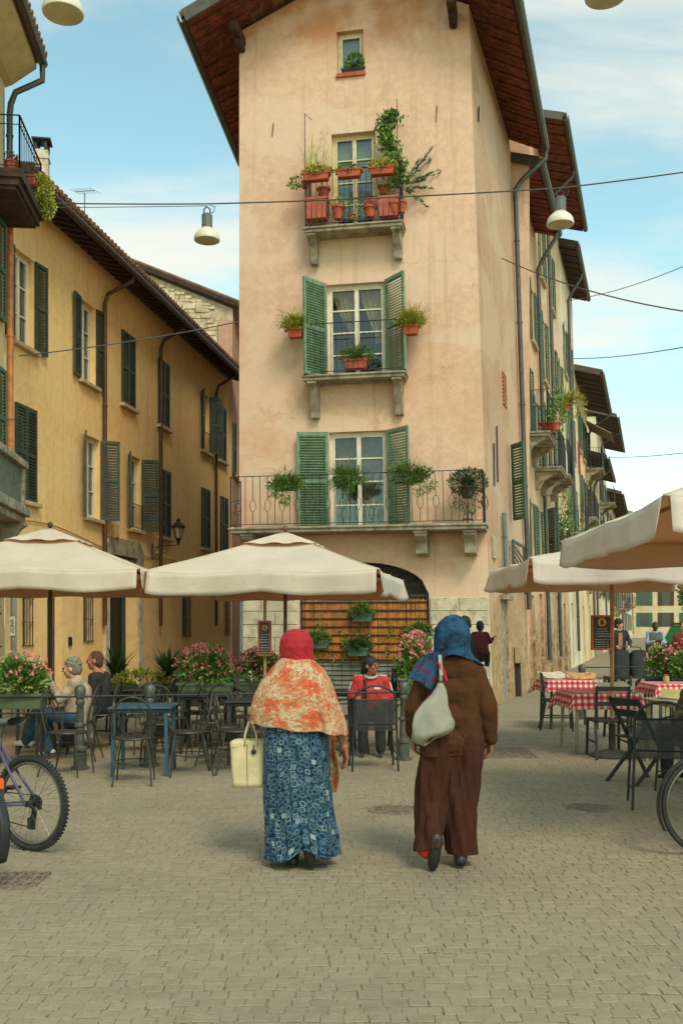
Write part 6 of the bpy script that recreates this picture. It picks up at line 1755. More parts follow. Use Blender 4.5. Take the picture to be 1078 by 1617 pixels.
bicycle('purple framed mountain bicycle with knobbly rear tyre by the flower box', (X(50, 6.98), 6.98, 0), math.radians(152), PURP, .335)
bicycle('black bicycle with orange reflector, nearest at the photo edge over the drain grate', (X(-42, 6.1), 6.1, 0), math.radians(140), BLKF, .345, False, True, True)
bicycle('black city bicycle with mudguard cut by the photo edge, before the mesh chair', (X(1119, 6.85), 6.85, 0), math.radians(8), BLKF, .35, False, True)
# ------------------------------------------------------------------ people
def rot_to(d):
    return Vector(d).normalized().to_track_quat('Z', 'Y').to_matrix()
def prim_mesh(prims):
    b = MB()
    for q in prims:
        if q[0] == 'c':
            _, p, e, r1, r2 = q
            p, e = Vector(p), Vector(e); d = e - p; L = max(d.length, 1e-4); M = rot_to(d if L > 1e-3 else (0, 0, 1))
            prof = [(r1 * math.cos(a), r1 * math.sin(a)) for a in [-PI/2 * .98, -PI/3, -PI/6]] + [(r1, 0), (r2, L)] + [(r2 * math.cos(a), L + r2 * math.sin(a)) for a in [PI/6, PI/3, PI/2 * .98]]
            b.lathe(prof, p, 14, M)
        else:
            _, c, r, R = q
            c = Vector(c); base = len(b.v); b.ball((0, 0, 0), r, 16, 10)
            for i in range(base, len(b.v)):
                v = Vector(b.v[i]); b.v[i] = tuple(c + (R @ v if R is not None else v))
    return b.mesh('tmp')
def remesh(prims, voxel=.01, smooth=4, fac=.5):
    me = prim_mesh(prims)
    o = bpy.data.objects.new('tmp', me); COL.objects.link(o)
    m = o.modifiers.new('r', 'REMESH'); m.mode = 'VOXEL'; m.voxel_size = voxel; m.use_smooth_shade = True
    if smooth:
        m = o.modifiers.new('s', 'SMOOTH'); m.iterations = smooth; m.factor = fac
    dg = bpy.context.evaluated_depsgraph_get()
    out_ = bpy.data.meshes.new_from_object(o.evaluated_get(dg))
    bpy.data.objects.remove(o); bpy.data.meshes.remove(me)
    return out_
def displace(me, fn):
    n = len(me.vertices)
    nor = [v.normal.copy() for v in me.vertices]
    for v, nn in zip(me.vertices, nor): v.co = v.co + nn * fn(v.co)
    me.update()
def cut(me, planes):
    bm = bmesh.new(); bm.from_mesh(me)
    for co, no in planes:
        bmesh.ops.bisect_plane(bm, geom=bm.verts[:] + bm.edges[:] + bm.faces[:], plane_co=co, plane_no=no, clear_outer=True)
    bm.to_mesh(me); bm.free(); me.update()
def folds(f, amp, fz=.25, off=0.0):
    return lambda c: amp * (noise.noise(Vector((c.x * f + off, c.y * f, c.z * f * fz))) + .5 * noise.noise(Vector((c.x * f * 2.3, c.y * f * 2.3 + off, c.z * f * fz * 2))))

def ridge(c, f, amp, fz, off=0.0):
    # sharp valleys between rounded pleats
    n = noise.noise(Vector((c.x * f + off, c.y * f, c.z * f * fz + off)))
    return amp * (min(1.0, abs(n) * 2.6) ** .6 - .55)
def cloth_f(v, u, off, amp):
    # drawn folds running from the crown down and round to the chin
    w1 = noise.noise(Vector((v * 5 + 2.2 * u + off, u * 1.4, off)))
    w2 = noise.noise(Vector((v * 9 - 3.5 * u + off, u * 2.2, off + 7)))
    w3 = noise.noise(Vector((v * 17 + 5 * abs(v - .5), u * 6, off + 3)))
    r = min(1, abs(w1) * 3) ** .6 * .9 + min(1, abs(w2) * 3) ** .6 * .5 + .25 * w3 - .8
    return amp * r * (.35 + .65 * min(1, u * 1.6))
def hand_prims(wr, d, side, s=1.0, curl=.35, thumb=(1, 0, 0)):
    """palm and five fingers from the wrist along d; thumb: direction the thumb side faces"""
    d = Vector(d).normalized(); th = Vector(thumb); th = (th - d * th.dot(d)).normalized(); nrm = d.cross(th) * side
    wr = Vector(wr); P = []
    pc = wr + d * .045 * s
    P.append(('c', wr, wr + d * .02 * s, .026 * s, .028 * s))
    for k in range(4):
        o = th * (.027 - .018 * k) * s
        P.append(('c', wr + d * .015 * s + o * .7, wr + d * .085 * s + o, .0145 * s, .0125 * s))
    lens = (.066, .074, .068, .054)
    for k in range(4):
        o = th * (.0275 - .0185 * k) * s; L = lens[k] * s
        a = wr + d * .085 * s + o
        d1 = (d + nrm * curl * (.6 + .1 * k)).normalized(); d2 = (d + nrm * curl * 1.7).normalized(); d3 = (d + nrm * curl * 2.8).normalized()
        b1 = a + d1 * L * .45; b2 = b1 + d2 * L * .32; b3 = b2 + d3 * L * .25
        P += [('c', a, b1, .0098 * s, .009 * s), ('c', b1, b2, .009 * s, .0082 * s), ('c', b2, b3, .0082 * s, .007 * s)]
    a = wr + d * .025 * s + th * .026 * s
    b1 = a + (d * .8 + th * .75 + nrm * .2).normalized() * .036 * s; b2 = b1 + (d + th * .25 + nrm * .35).normalized() * .03 * s
    P += [('c', a, b1, .0125 * s, .0105 * s), ('c', b1, b2, .0105 * s, .0085 * s)]
    return P
def head_prims(c, f, s=1.0, up=(0, 0, 1)):
    f = Vector(f).normalized(); up = Vector(up); x = f.cross(up).normalized(); up = x.cross(f)
    R = Matrix((x, f, up)).transposed(); c = Vector(c)
    def q(a, b_, z): return c + (x * a + f * b_ + up * z) * s
    P = [('e', q(0, -.01, .02), (.077*s, .096*s, .098*s), R), ('e', q(0, .018, -.045), (.060*s, .070*s, .072*s), R), ('e', q(0, .05, -.09), (.034*s, .03*s, .022*s), R),
         ('c', q(0, .088, .015), q(0, .106, -.022), .010*s, .014*s), ('c', q(-.035, .078, .022), q(.035, .078, .022), .012*s, .012*s),
         ('c', q(-.022, .082, -.058), q(.022, .082, -.058), .009*s, .009*s), ('e', q(-.045, .062, -.02), (.024*s, .02*s, .024*s), R), ('e', q(.045, .062, -.02), (.024*s, .02*s, .024*s), R)]
    for k in (-1, 1): P.append(('e', q(k * .08, -.012, -.01), (.012*s, .022*s, .033*s), R))
    return P, q, R
def person_root(label, loc, rz, grp=None): return thing('person', label, 'person', loc, rz, grp)
def mlink(name, me, m, t, solid=0, sub=0):
    return link(name, me, m, t, True, True, 0, sub, solid)
def shoe_mesh(an, toe, sole, s=1.0):
    """shoe from the heel below the ankle to the toe; sole: direction out of the sole"""
    an, toe, sole = Vector(an), Vector(toe), Vector(sole).normalized()
    d = (toe - an).normalized(); heel = an - d * .045 * s
    P = [('c', heel, an + d * .05 * s, .036 * s, .036 * s), ('c', an + d * .05 * s, toe - d * .03 * s, .037 * s, .033 * s), ('c', toe - d * .06 * s, toe - d * .02 * s, .037 * s, .028 * s), ('c', an, an - sole * .06 * s, .038 * s, .042 * s)]
    me = remesh(P, .007, 3)
    cut(me, [(an + sole * .024 * s, sole)])
    bm = bmesh.new(); bm.from_mesh(me); bmesh.ops.holes_fill(bm, edges=[e for e in bm.edges if e.is_boundary], sides=0); bm.to_mesh(me); bm.free()
    return me
EYE_M = mat('dark_eye', (30, 24, 22), .3, .1)

def figure(label, loc, rz, J, fdir, skin, top_m, bot_m, hair_m, shoe_m, hair='short', s=1.0, grp=None, curl=.45, belly=0.0, vox=.011, puff=1.0, hd=None, toplen=None):
    t = person_root(label, loc, rz, grp)
    V = {k: Vector(v) for k, v in J.items()}
    hp, q, R = head_prims(V['head'], fdir, s)
    P = list(hp)
    P += [('c', V['head'] - Vector((0, 0, .07 * s)), V['neck'], .050 * s, .056 * s), ('c', V['neck'], V['chest'], .07 * s, .115 * s), ('c', V['chest'], V['pelvis'], .12 * s, .12 * s),
          ('c', V['sL'], V['sR'], .06 * s, .06 * s), ('c', V['hL'], V['hR'], .095 * s, .095 * s)]
    for k in 'LR':
        P += [('c', V['s' + k], V['e' + k], .047 * s, .039 * s), ('c', V['e' + k], V['w' + k], .038 * s, .027 * s), ('c', V['h' + k], V['k' + k], .082 * s, .056 * s), ('c', V['k' + k], V['a' + k], .054 * s, .030 * s), ('c', V['a' + k], V['t' + k].lerp(V['a' + k], .25), .026 * s, .02 * s)]
        d = V['w' + k] - V['e' + k]
        if hd and k in hd: d = Vector(hd[k])
        P += hand_prims(V['w' + k], d, 1 if k == 'L' else -1, s, curl, V['chest'] + Vector((0, .6, 0)) - V['w' + k])
    body = mlink('body', remesh(P, vox * .8, 2), skin, t)
    b = MB()
    for k in (-1, 1): b.ball(q(k * .03, .084, .004), .010 * s, 8, 6)
    b.build('eyes', EYE_M, t, local=True, smooth=True)
    # jacket or shirt
    T = [('c', V['neck'] - Vector((0, 0, .06 * s)), V['chest'], .10 * s, .14 * s), ('c', V['chest'], V['pelvis'] + Vector((0, 0, .02)), .145 * s * puff, .15 * s * puff), ('c', V['sL'], V['sR'], .078 * s, .078 * s),
         ('c', V['chest'].lerp(V['sL'], .6), V['pelvis'].lerp(V['hL'], .6), .10 * s, .12 * s * puff), ('c', V['chest'].lerp(V['sR'], .6), V['pelvis'].lerp(V['hR'], .6), .10 * s, .12 * s * puff)]
    if belly: T.append(('e', V['pelvis'].lerp(V['chest'], .4) + Vector((0, .06, 0)), (.15 * s, .14 * s, .17 * s), None))
    for k in 'LR': T += [('c', V['s' + k], V['e' + k], .068 * s, .058 * s), ('c', V['e' + k], V['w' + k].lerp(V['e' + k], .06), .056 * s, .043 * s)]
    me = remesh(T, vox, 3); displace(me, folds(14, .010 * s, .6, loc[0]))
    if toplen is not None: cut(me, [((0, 0, toplen), (0, 0, -1))])
    top = mlink('top', me, top_m, t)
    T = [('c', V['hL'], V['hR'], .12 * s, .12 * s), ('c', V['pelvis'], V['pelvis'] + Vector((0, 0, .06)), .13 * s, .12 * s)]
    for k in 'LR': T += [('c', V['h' + k], V['k' + k], .10 * s, .078 * s), ('c', V['k' + k], V['a' + k] + (V['k' + k] - V['a' + k]).normalized() * .01 * s, .076 * s, .062 * s)]
    me = remesh(T, vox, 3); displace(me, folds(15, .010 * s, .5, loc[1]))
    mlink('trousers', me, bot_m, t)
    for k in 'LR': mlink('shoe', shoe_mesh(V['a' + k] - Vector((0, 0, .02)) * s, V['t' + k], (0, 0, -1) if (V['t' + k] - V['a' + k]).z > -.12 else (V['a' + k] - V['k' + k]), s), shoe_m, t)
    H = []
    if hair in ('short', 'bald', 'grey'): H = [('e', q(0, -.022, .03), (.083*s, .094*s, .100*s), R), ('e', q(0, -.05, -.02), (.076*s, .06*s, .08*s), R)]
    if hair == 'grey': H += [('e', q(0, -.03, .05), (.092*s, .105*s, .095*s), R), ('e', q(0, -.07, -.01), (.085*s, .06*s, .085*s), R)]
    if hair == 'curly': H = [('e', q(0, -.02, .06), (.108*s, .112*s, .105*s), R), ('e', q(0, -.06, .0), (.11*s, .08*s, .10*s), R)]
    if hair == 'pony': H = [('e', q(0, -.016, .034), (.088*s, .102*s, .100*s), R), ('e', q(0, -.04, -.01), (.085*s, .07*s, .08*s), R), ('c', q(0, -.09, .0), q(0, -.12, -.16), .04*s, .028*s), ('c', q(0, -.12, -.16), q(0, -.10, -.26), .03*s, .012*s)]
    if H:
        me = remesh(H, vox * .8, 2); displace(me, folds(40, .012 if hair in ('curly', 'grey') else .004, 1.0)); mlink('hair', me, hair_m, t)
    return t, q

def stand_pose(s=1.0, **k):
    J = dict(head=(0, .02, 1.60), neck=(0, 0, 1.44), chest=(0, 0, 1.25), pelvis=(0, 0, .95), sL=(-.17, 0, 1.39), sR=(.17, 0, 1.39), eL=(-.24, -.02, 1.10), eR=(.24, -.02, 1.10), wL=(-.26, .06, .86), wR=(.26, .06, .86),
             hL=(-.09, 0, .90), hR=(.09, 0, .90), kL=(-.10, .03, .49), kR=(.10, .03, .49), aL=(-.10, 0, .09), aR=(.10, 0, .09), tL=(-.11, .17, .035), tR=(.11, .17, .035))
    J.update(k); return {a: tuple(x * s for x in v) for a, v in J.items()}
def sit_pose(s=1.0, **k):
    J = dict(head=(0, .04, 1.12), neck=(0, 0, .97), chest=(0, -.02, .80), pelvis=(0, 0, .54), sL=(-.17, -.01, .92), sR=(.17, -.01, .92), eL=(-.23, .06, .68), eR=(.23, .06, .68), wL=(-.14, .26, .64), wR=(.14, .26, .64),
             hL=(-.09, .02, .52), hR=(.09, .02, .52), kL=(-.11, .44, .53), kR=(.11, .44, .53), aL=(-.11, .42, .09), aR=(.11, .42, .09), tL=(-.12, .58, .035), tR=(.12, .58, .035))
    J.update(k); return {a: tuple(x * s for x in v) for a, v in J.items()}

# ---- woman in the red headscarf
X1, Y1 = X(474, 6.58), 6.58
t1 = person_root('woman in red headscarf, floral shawl and blue patterned skirt walking away', (X1, Y1, 0), 0)
def gown_mat():
    m, t = newmat('blue_ring_print')
    p = t.pos('uv', (1, 1, 1))
    vo = t.n('ShaderNodeTexVoronoi', feature='F1', distance='CHEBYCHEV', I={'Scale': 23.0, 'Randomness': .45}); t.l(p, vo.inputs['Vector'])
    d = vo.outputs['Distance']
    wh = t.n('ShaderNodeTexWhiteNoise', noise_dimensions='3D'); t.l(vo.outputs['Position'], wh.inputs['Vector'])
    ring = t.math('MULTIPLY', t.rng(d, .27, .30, 0, 1), t.rng(d, .345, .375, 1, 0))
    core = t.rng(d, .12, .16, 1, 0)
    ve = t.n('ShaderNodeTexVoronoi', feature='F1', I={'Scale': 21.0, 'Randomness': .38}); t.l(p, ve.inputs['Vector'])
    halo = t.math('MULTIPLY', t.rng(ve.outputs['Distance'], .30, .36, 0, 1), t.rng(ve.outputs['Distance'], .46, .5, 1, 0))
    o = t.mix(t.noise(t.pos('uv'), 26, 4, .6, .4, .6), lin((18, 34, 48)), lin((36, 64, 84)))
    o = t.mix(t.math('MULTIPLY', halo, .6), o, lin((84, 120, 138)))
    o = t.mix(t.math('MULTIPLY', core, .6), o, lin((84, 122, 144)))
    br = t.math('MULTIPLY', ring, t.rng(wh.outputs['Value'], .5, .8, .05, .62))
    o = t.mix(br, o, lin((176, 188, 180)))
    t.col(o); t.b.inputs['Roughness'].default_value = .8; t.b.inputs['Specular IOR Level'].default_value = .2
    return m
def shawl_mat():
    m, t = newmat('floral_print')
    p = t.pos('uv')
    o = t.mix(t.noise(p, 30, 5, .6, .4, .65), lin((206, 176, 140)), lin((182, 148, 110)))
    # curling brown linework
    nz = t.n('ShaderNodeTexNoise', I={'Scale': 15, 'Detail': 3, 'Distortion': 1.6}); t.l(p, nz.inputs['Vector'])
    ln = t.math('ABSOLUTE', t.math('SUBTRACT', nz.outputs[0], .5))
    o = t.mix(t.math('MULTIPLY', t.rng(ln, .0, .022, 1, 0), .75), o, lin((148, 76, 44)))
    # big blooms: petals round scattered centres
    def bloom(scale, seed, c1, c2, rad, amt):
        mpn = t.n('ShaderNodeMapping', I={'Location': (seed, seed * 2.1, 0)}); t.l(p, mpn.inputs[0])
        vo = t.n('ShaderNodeTexVoronoi', feature='F1', voronoi_dimensions='2D', I={'Scale': scale, 'Randomness': .75}); t.l(mpn.outputs[0], vo.inputs['Vector'])
        dv2 = t.n('ShaderNodeVectorMath', operation='SUBTRACT'); sc_ = t.n('ShaderNodeVectorMath', operation='SCALE', I={'Scale': 1.0})
        t.l(mpn.outputs[0], dv2.inputs[0]); t.l(vo.outputs['Position'], dv2.inputs[1])
        s_ = t.n('ShaderNodeSeparateXYZ'); t.l(dv2.outputs[0], s_.inputs[0])
        an = t.math('ARCTAN2', s_.outputs[1], s_.outputs[0])
        pet = t.math('ABSOLUTE', t.math('SINE', t.math('MULTIPLY', an, 2.5)))
        dd_ = t.math('DIVIDE', vo.outputs['Distance'], t.math('ADD', .55, t.math('MULTIPLY', pet, .5)))
        f = t.rng(dd_, rad * .88, rad, 1, 0)
        wv = t.n('ShaderNodeTexWhiteNoise', noise_dimensions='2D'); t.l(vo.outputs['Position'], wv.inputs['Vector'])
        cc = t.mix(t.rng(dd_, 0, rad, 0, 1), c2, c1)
        return t.math('MULTIPLY', f, t.rng(wv.outputs['Value'], 1 - amt, 1 - amt + .01, 0, 1)), cc
    f, c = bloom(9.0, 3.3, lin((176, 92, 56)), lin((204, 150, 100)), .40, .8); o = t.mix(t.math('MULTIPLY', f, .75), o, c)
    f, c = bloom(13.0, 1.9, lin((168, 84, 50)), lin((208, 160, 110)), .46, .75); o = t.mix(t.math('MULTIPLY', f, .65), o, c)
    br = t.noise(p, 38, 4, .65, .36, .44)
    f, c = bloom(6.6, .7, lin((214, 78, 44)), lin((176, 62, 44)), .42, .45); o = t.mix(t.math('MULTIPLY', f, t.math('MULTIPLY', br, .78)), o, c)
    f, c = bloom(8.8, 5.9, lin((216, 104, 60)), lin((164, 66, 44)), .38, .5); o = t.mix(t.math('MULTIPLY', f, t.math('MULTIPLY', br, .7)), o, c)
    o = t.mix(t.math('MULTIPLY', t.noise(p, 60, 3, .6, .5, .62), .4), o, lin((140, 84, 52)))
    t.col(o); t.b.inputs['Roughness'].default_value = .85; t.b.inputs['Specular IOR Level'].default_value = .15
    return m
GOWN, SHAWL = gown_mat(), shawl_mat()
REDS = mat('red_scarf', (168, 24, 32), .8, .14, 14, .25, 30)
BLKS = mat('black_shoe', (30, 28, 28), .5, .15)
hp, q1, R1 = head_prims((-.026, .015, 1.435), (0, 1, -.05), .95)
P = list(hp) + [('c', (-.026, .0, 1.37), (-.02, -.01, 1.27), .045, .055), ('c', (-.02, -.01, 1.25), (0, 0, 1.0), .08, .10), ('c', (0, 0, 1.0), (0, 0, .82), .10, .12), ('c', (-.15, 0, 1.21), (.13, 0, 1.21), .05, .05), ('c', (-.07, 0, .80), (.07, 0, .80), .085, .085)]
P += [('c', (-.16, 0, 1.20), (-.235, -.02, .99), .045, .036), ('c', (-.235, -.02, .99), (-.29, .10, .93), .036, .026)] + hand_prims((-.295, .11, .93), (-.25, .55, -.5), 1, .92, .9, (0, 0, 1))
P += [('c', (.13, .02, 1.18), (.20, .03, .99), .04, .036), ('c', (.20, .03, .99), (.285, .03, .80), .038, .027)] + hand_prims((.287, .032, .79), (.16, .10, -1), -1, 1.08, .42, (-.35, .9, 0))
P += [('c', (-.07, 0, .78), (-.055, .05, .42), .075, .052), ('c', (-.055, .05, .42), (-.045, .0, .09), .05, .036), ('c', (-.045, 0, .07), (-.05, .14, .03), .032, .025),
      ('c', (.07, 0, .78), (.05, .06, .43), .075, .052), ('c', (.05, .06, .43), (.06, -.14, .17), .05, .036), ('c', (.06, -.14, .16), (.07, -.10, .04), .032, .025)]
mlink('body', remesh(P, .0062, 2), SKIN_M, t1)
b = MB()
for k in (-1, 1): b.ball(q1(k * .03, .084, .004), .009, 8, 6)
b.build('eyes', EYE_M, t1, local=True)
def lerp_tab(tab, z):
    for i in range(len(tab) - 1):
        (z0, *a), (z1, *c) = tab[i], tab[i + 1]
        if z0 >= z >= z1:
            f = (z0 - z) / (z0 - z1); f = f * f * (3 - 2 * f) * .35 + f * .65
            return [x + (y_ - x) * f for x, y_ in zip(a, c)]
    return list(tab[-1][1:]) if z < tab[-1][0] else list(tab[0][1:])
SK = [(.93, -.245, .165, .15), (.80, -.243, .182, .165), (.60, -.238, .198, .175), (.40, -.236, .216, .185), (.20, -.236, .236, .20), (.0, -.232, .245, .21)]
def skirt(u, v):
    a = 2 * PI * v
    hem = .05 + .025 * max(0, math.cos(a)) + .085 * math.exp(-((a - 4.80) / .40) ** 2)
    z = .96 + (hem - .96) * u
    l, r, dep = lerp_tab(SK, z); cx, hwx = (l + r) / 2, (r - l) / 2
    f = 1 + (u ** 1.1) * (.03 * math.sin(7 * a + 2.2 * u) + .02 * math.sin(12 * a + 1.0 - 3 * u)) + .9 * u * (.3 + .7 * u) * cloth_f(v * 2.6, u * .5, 5.0, .13)
    tw = .25 * u * math.sin(3 * a)
    return Vector((cx + hwx * f * math.cos(a) + .012 * u * math.sin(9 * z), dep * f * math.sin(a) - .02 * u, z))
b = MB(); b.grid(skirt, 70, 180, True, lambda u, v: (v * 1.36, u * .92)); sk = b.build('skirt', GOWN, t1, smooth=True, local=True, solid=.004)
SH = [(1.375, -.115, .064, .085), (1.34, -.15, .10, .105), (1.277, -.205, .165, .13), (1.193, -.268, .207, .15), (1.109, -.30, .236, .165), (1.026, -.322, .264, .17), (.942, -.318, .290, .17), (.86, -.30, .305, .165)]
def shawl(u, v):
    a = 2 * PI * v
    hem = .905 - .05 * max(0, math.cos(a)) ** 2 + .018 * max(0, -math.cos(a)) + .012 * math.sin(a * 2 + .5) + .006 * math.sin(a * 9)
    z = 1.385 + (hem - 1.385) * u
    l, r, dep = lerp_tab(SH, z); cx, hwx = (l + r) / 2, (r - l) / 2
    f = 1 + .45 * u * cloth_f(v * 1.6, u * .6, 9.0, .10) + u * .012 * math.sin(9 * a + u * 3) + .010 * noise.noise(Vector((math.cos(a) * 3, math.sin(a) * 3, z * 9)))
    ca, sa = math.cos(a), math.sin(a)
    bx = math.copysign(abs(ca) ** .82, ca)
    crease = -.03 * u * math.exp(-((a - 5.15) / .10) ** 2) + .014 * u * math.exp(-((a - 5.35) / .12) ** 2)
    return Vector((cx + hwx * f * bx, (dep * f + crease) * sa - .012, z))
b = MB(); b.grid(shawl, 60, 170, True, lambda u, v: (v * 1.5, u * .56)); b.build('shawl', SHAWL, t1, smooth=True, local=True, solid=.006)
def tail(u, v):
    z = .92 - .52 * u; x = .14 + .10 * v + .02 * math.sin(u * 7 + v * 3) - .03 * u * (1 - v) + .02 * u
    return Vector((x - .03 * u * u, .19 + .03 * math.sin(v * 9 + u * 2), z + .05 * v * (u > .9)))
b = MB(); b.grid(tail, 20, 10, False, lambda u, v: (v * .2, u * .5)); b.build('shawl_end', SHAWL, t1, smooth=True, local=True, solid=.005)
HS = [(1.556, .012, .012), (1.545, .055, .06), (1.52, .085, .095), (1.48, .104, .122), (1.44, .108, .128), (1.40, .106, .122), (1.37, .104, .115), (1.345, .108, .11)]
def hijab(u, v):
    z = 1.556 - .215 * u
    hx, hy = lerp_tab(HS, z)
    a = PI * .5 + .62 + (2 * PI - 1.24) * v           # open in front, where the face is
    f = 1 + cloth_f(v, u, 0.0, .05)
    flare = .016 * max(0, u - .6) / .4 * max(0, math.cos(a))
    return Vector((-.026 + hx * f * math.cos(a) + flare, .005 + hy * f * math.sin(a), z))
b = MB(); b.grid(hijab, 48, 110); b.build('headscarf', REDS, t1, smooth=True, local=True, solid=.006)
mlink('shoe', shoe_mesh((-.045, -.05, .045), (-.05, .13, .03), (0, 0, -1), 1.1), BLKS, t1)
mlink('shoe', shoe_mesh((.058, -.18, .15), (.080, -.15, .015), (.05, -1, .12), 1.0), BLKS, t1)
# cream tote in her hand
tb = thing('tote_bag', 'cream leather tote bag with dark medallion carried by the floral shawl woman', 'bag', (X1 - .345, Y1 + .06, .51), .12)
LEA = mat('cream_leather', (204, 184, 140), .5, .1, 9, .12, 60)
def tote(u, v):
    a = 2 * PI * v; z = .30 * u
    w_, d_ = .105 + .018 * u, .065 - .02 * u
    ca, sa = math.cos(a), math.sin(a); k = .35
    return Vector((w_ * math.copysign(abs(ca) ** k, ca), d_ * math.copysign(abs(sa) ** k, sa), z - .012 * u * math.cos(a * 2)))
b = MB(); b.grid(tote, 10, 48, True); b.add([tote(0, k / 48) for k in range(48)], [tuple(range(48))]); b.build('bag_body', LEA, tb, smooth=True, local=True, solid=.005, angle=60)
for yy in (-.05, .05):
    MB().tube([(-.03, yy, .27), (-.026, yy, .34), (.0, yy * .3, .425), (.026, yy * .3, .425), (.05, yy, .34), (.055, yy, .27)], .007, 6).build('handle', LEA, tb, local=True, smooth=True)
b = MB(); b.lathe([(.017, 0), (.017, .008), (.01, .012)], (.03, -.062, .235), 12, Matrix.Rotation(PI/2, 3, 'X')); b.bar((.03, -.06, .28), (.03, -.064, .235), .006); b.build('medallion', BLACK, tb, local=True)
b = MB(); b.bar((-.012, -.067, .01), (-.014, -.0525, .285), .004); b.bar((-.118, -.048, .262), (.118, -.048, .262), .0025); b.build('seam', mat('seam_brown', (112, 92, 60), .7), tb, local=True)

# ---- woman in the brown cardigan
X2, Y2 = X(712, 6.54), 6.54
t2 = person_root('woman in blue headscarf, long brown cardigan and brown trousers walking away', (X2, Y2, 0), 0)
BRN = mat('brown_knit', (88, 56, 35), .95, .10, 60, .6, 220, spec=.1)
BRN2 = mat('dark_brown_cloth', (68, 38, 27), .9, .06, 30, .2, 60, spec=.15)
hp, q2, R2 = head_prims((.005, .02, 1.52), (-.1, 1, -.03), .97)
P = list(hp) + [('c', (.005, 0, 1.45), (0, -.01, 1.35), .045, .055), ('c', (0, .01, 1.33), (0, .02, 1.05), .06, .07), ('c', (0, .02, 1.05), (0, .02, .85), .07, .08), ('c', (-.15, 0, 1.30), (.15, 0, 1.30), .05, .05)]
P += [('c', (-.17, 0, 1.28), (-.255, -.02, 1.03), .044, .036), ('c', (-.255, -.02, 1.03), (-.245, .07, .85), .036, .026)] + hand_prims((-.245, .075, .84), (.15, .1, -1), 1, .95, .6, (.2, .9, 0))
P += [('c', (.17, 0, 1.28), (.255, -.03, 1.04), .044, .036), ('c', (.255, -.03, 1.04), (.262, .03, .84), .036, .026)] + hand_prims((.262, .035, .83), (-.02, .1, -1), -1, .95, .6, (-.2, .9, 0))
P += [('c', (-.08, 0, .84), (-.10, .03, .44), .078, .052), ('c', (-.10, .03, .44), (-.115, -.14, .2), .045, .03), ('c', (-.115, -.16, .15), (-.12, -.12, .06), .028, .02),
      ('c', (.08, 0, .84), (.06, .06, .44), .078, .052), ('c', (.06, .06, .44), (.055, .03, .09), .05, .036), ('c', (.055, .03, .07), (.06, .17, .03), .032, .025)]
mlink('body', remesh(P, .0065, 2), SKIN_M, t2)
b = MB()
for k in (-1, 1): b.ball(q2(k * .03, .084, .004), .009, 8, 6)
b.build('eyes', EYE_M, t2, local=True)
T = [('c', (-.12, -.01, 1.285), (.12, -.01, 1.285), .08, .08), ('c', (-.085, 0, 1.15), (.085, 0, 1.15), .108, .108), ('c', (-.088, 0, .98), (.088, 0, .98), .112, .112), ('c', (-.095, 0, .82), (.095, 0, .82), .116, .116), ('c', (-.10, 0, .66), (.10, 0, .66), .12, .12),
     ('c', (-.095, -.0, .66), (-.09, 0, 1.2), .115, .10), ('c', (.095, 0, .66), (.09, 0, 1.2), .115, .10), ('c', (-.09, -.03, 1.33), (.09, -.03, 1.33), .06, .06)]
T += [('c', (-.165, 0, 1.27), (-.245, -.03, 1.03), .068, .058), ('c', (-.245, -.03, 1.03), (-.245, .06, .875), .056, .044), ('c', (.165, 0, 1.265), (.238, -.04, 1.04), .070, .060), ('c', (.238, -.04, 1.04), (.258, .02, .845), .058, .046)]
me = remesh(T, .009, 5)
displace(me, lambda c: folds(9, .013, .3, 1.0)(c) + folds(24, .005, .7)(c) + .010 * math.exp(-((c.x - .0) / .02) ** 2) * (c.y < 0) * max(0, (1.1 - c.z)))
cut(me, [((0, 0, .735), (.05, 0, -1))])
mlink('cardigan', me, BRN, t2, solid=.006)
T = [('c', (-.09, 0, .82), (.09, 0, .82), .115, .115), ('c', (-.10, 0, .78), (-.13, .0, .42), .115, .108), ('c', (-.13, 0, .42), (-.155, -.11, .12), .108, .095), ('c', (.085, 0, .78), (.07, .03, .42), .122, .120), ('c', (.07, .03, .42), (.065, .02, .0), .118, .098), ('c', (-.02, -.01, .75), (-.02, 0, .5), .09, .05)]
me = remesh(T, .007, 3)
displace(me, lambda c: folds(10, .034, .09, 2.0)(c + Vector((.15 * c.z, 0, 0))) + folds(21, .013, .12, 5.0)(c - Vector((.2 * c.z, 0, 0))))
cut(me, [((0, 0, .085), (0, .0, -1)), ])
bm = bmesh.new(); bm.from_mesh(me)          # the lifted leg's hem sits higher
dele = [f for f in bm.faces if f.calc_center_median().x < -.04 and f.calc_center_median().z < .155 + .25 * (f.calc_center_median().x + .13)]
bmesh.ops.delete(bm, geom=dele, context='FACES'); bm.to_mesh(me); bm.free()
mlink('trousers', me, BRN2, t2, solid=.006)
me = remesh([('c', (-.150, -.05, .24), (-.165, -.09, .14), .07, .072)], .01, 2); cut(me, [((0, 0, .105), (.35, 0, -1)), ((0, 0, .25), (0, 0, 1))])
mlink('sock', remesh([('c', (-.118, -.155, .17), (-.11, -.03, .38), .044, .05)], .01, 2), BLKS, t2)
mlink('underskirt', me, mat('bright_red_cloth', (196, 44, 28), .85, .1), t2, solid=.004)
mlink('shoe', shoe_mesh((-.118, -.17, .165), (-.138, -.145, .012), (.05, -1, .10), 1.1), BLKS, t2)
mlink('shoe', shoe_mesh((.06, -.02, .05), (.085, .17, .035), (0, 0, -1), 1.2), BLKS, t2)
mlink('sock', remesh([('c', (.06, -.16, .16), (.052, .02, .38), .042, .05)], .01, 2), BLKS, t1)
mlink('sock', remesh([('c', (-.045, -.02, .07), (-.05, .02, .3), .042, .05)], .01, 2), BLKS, t1)
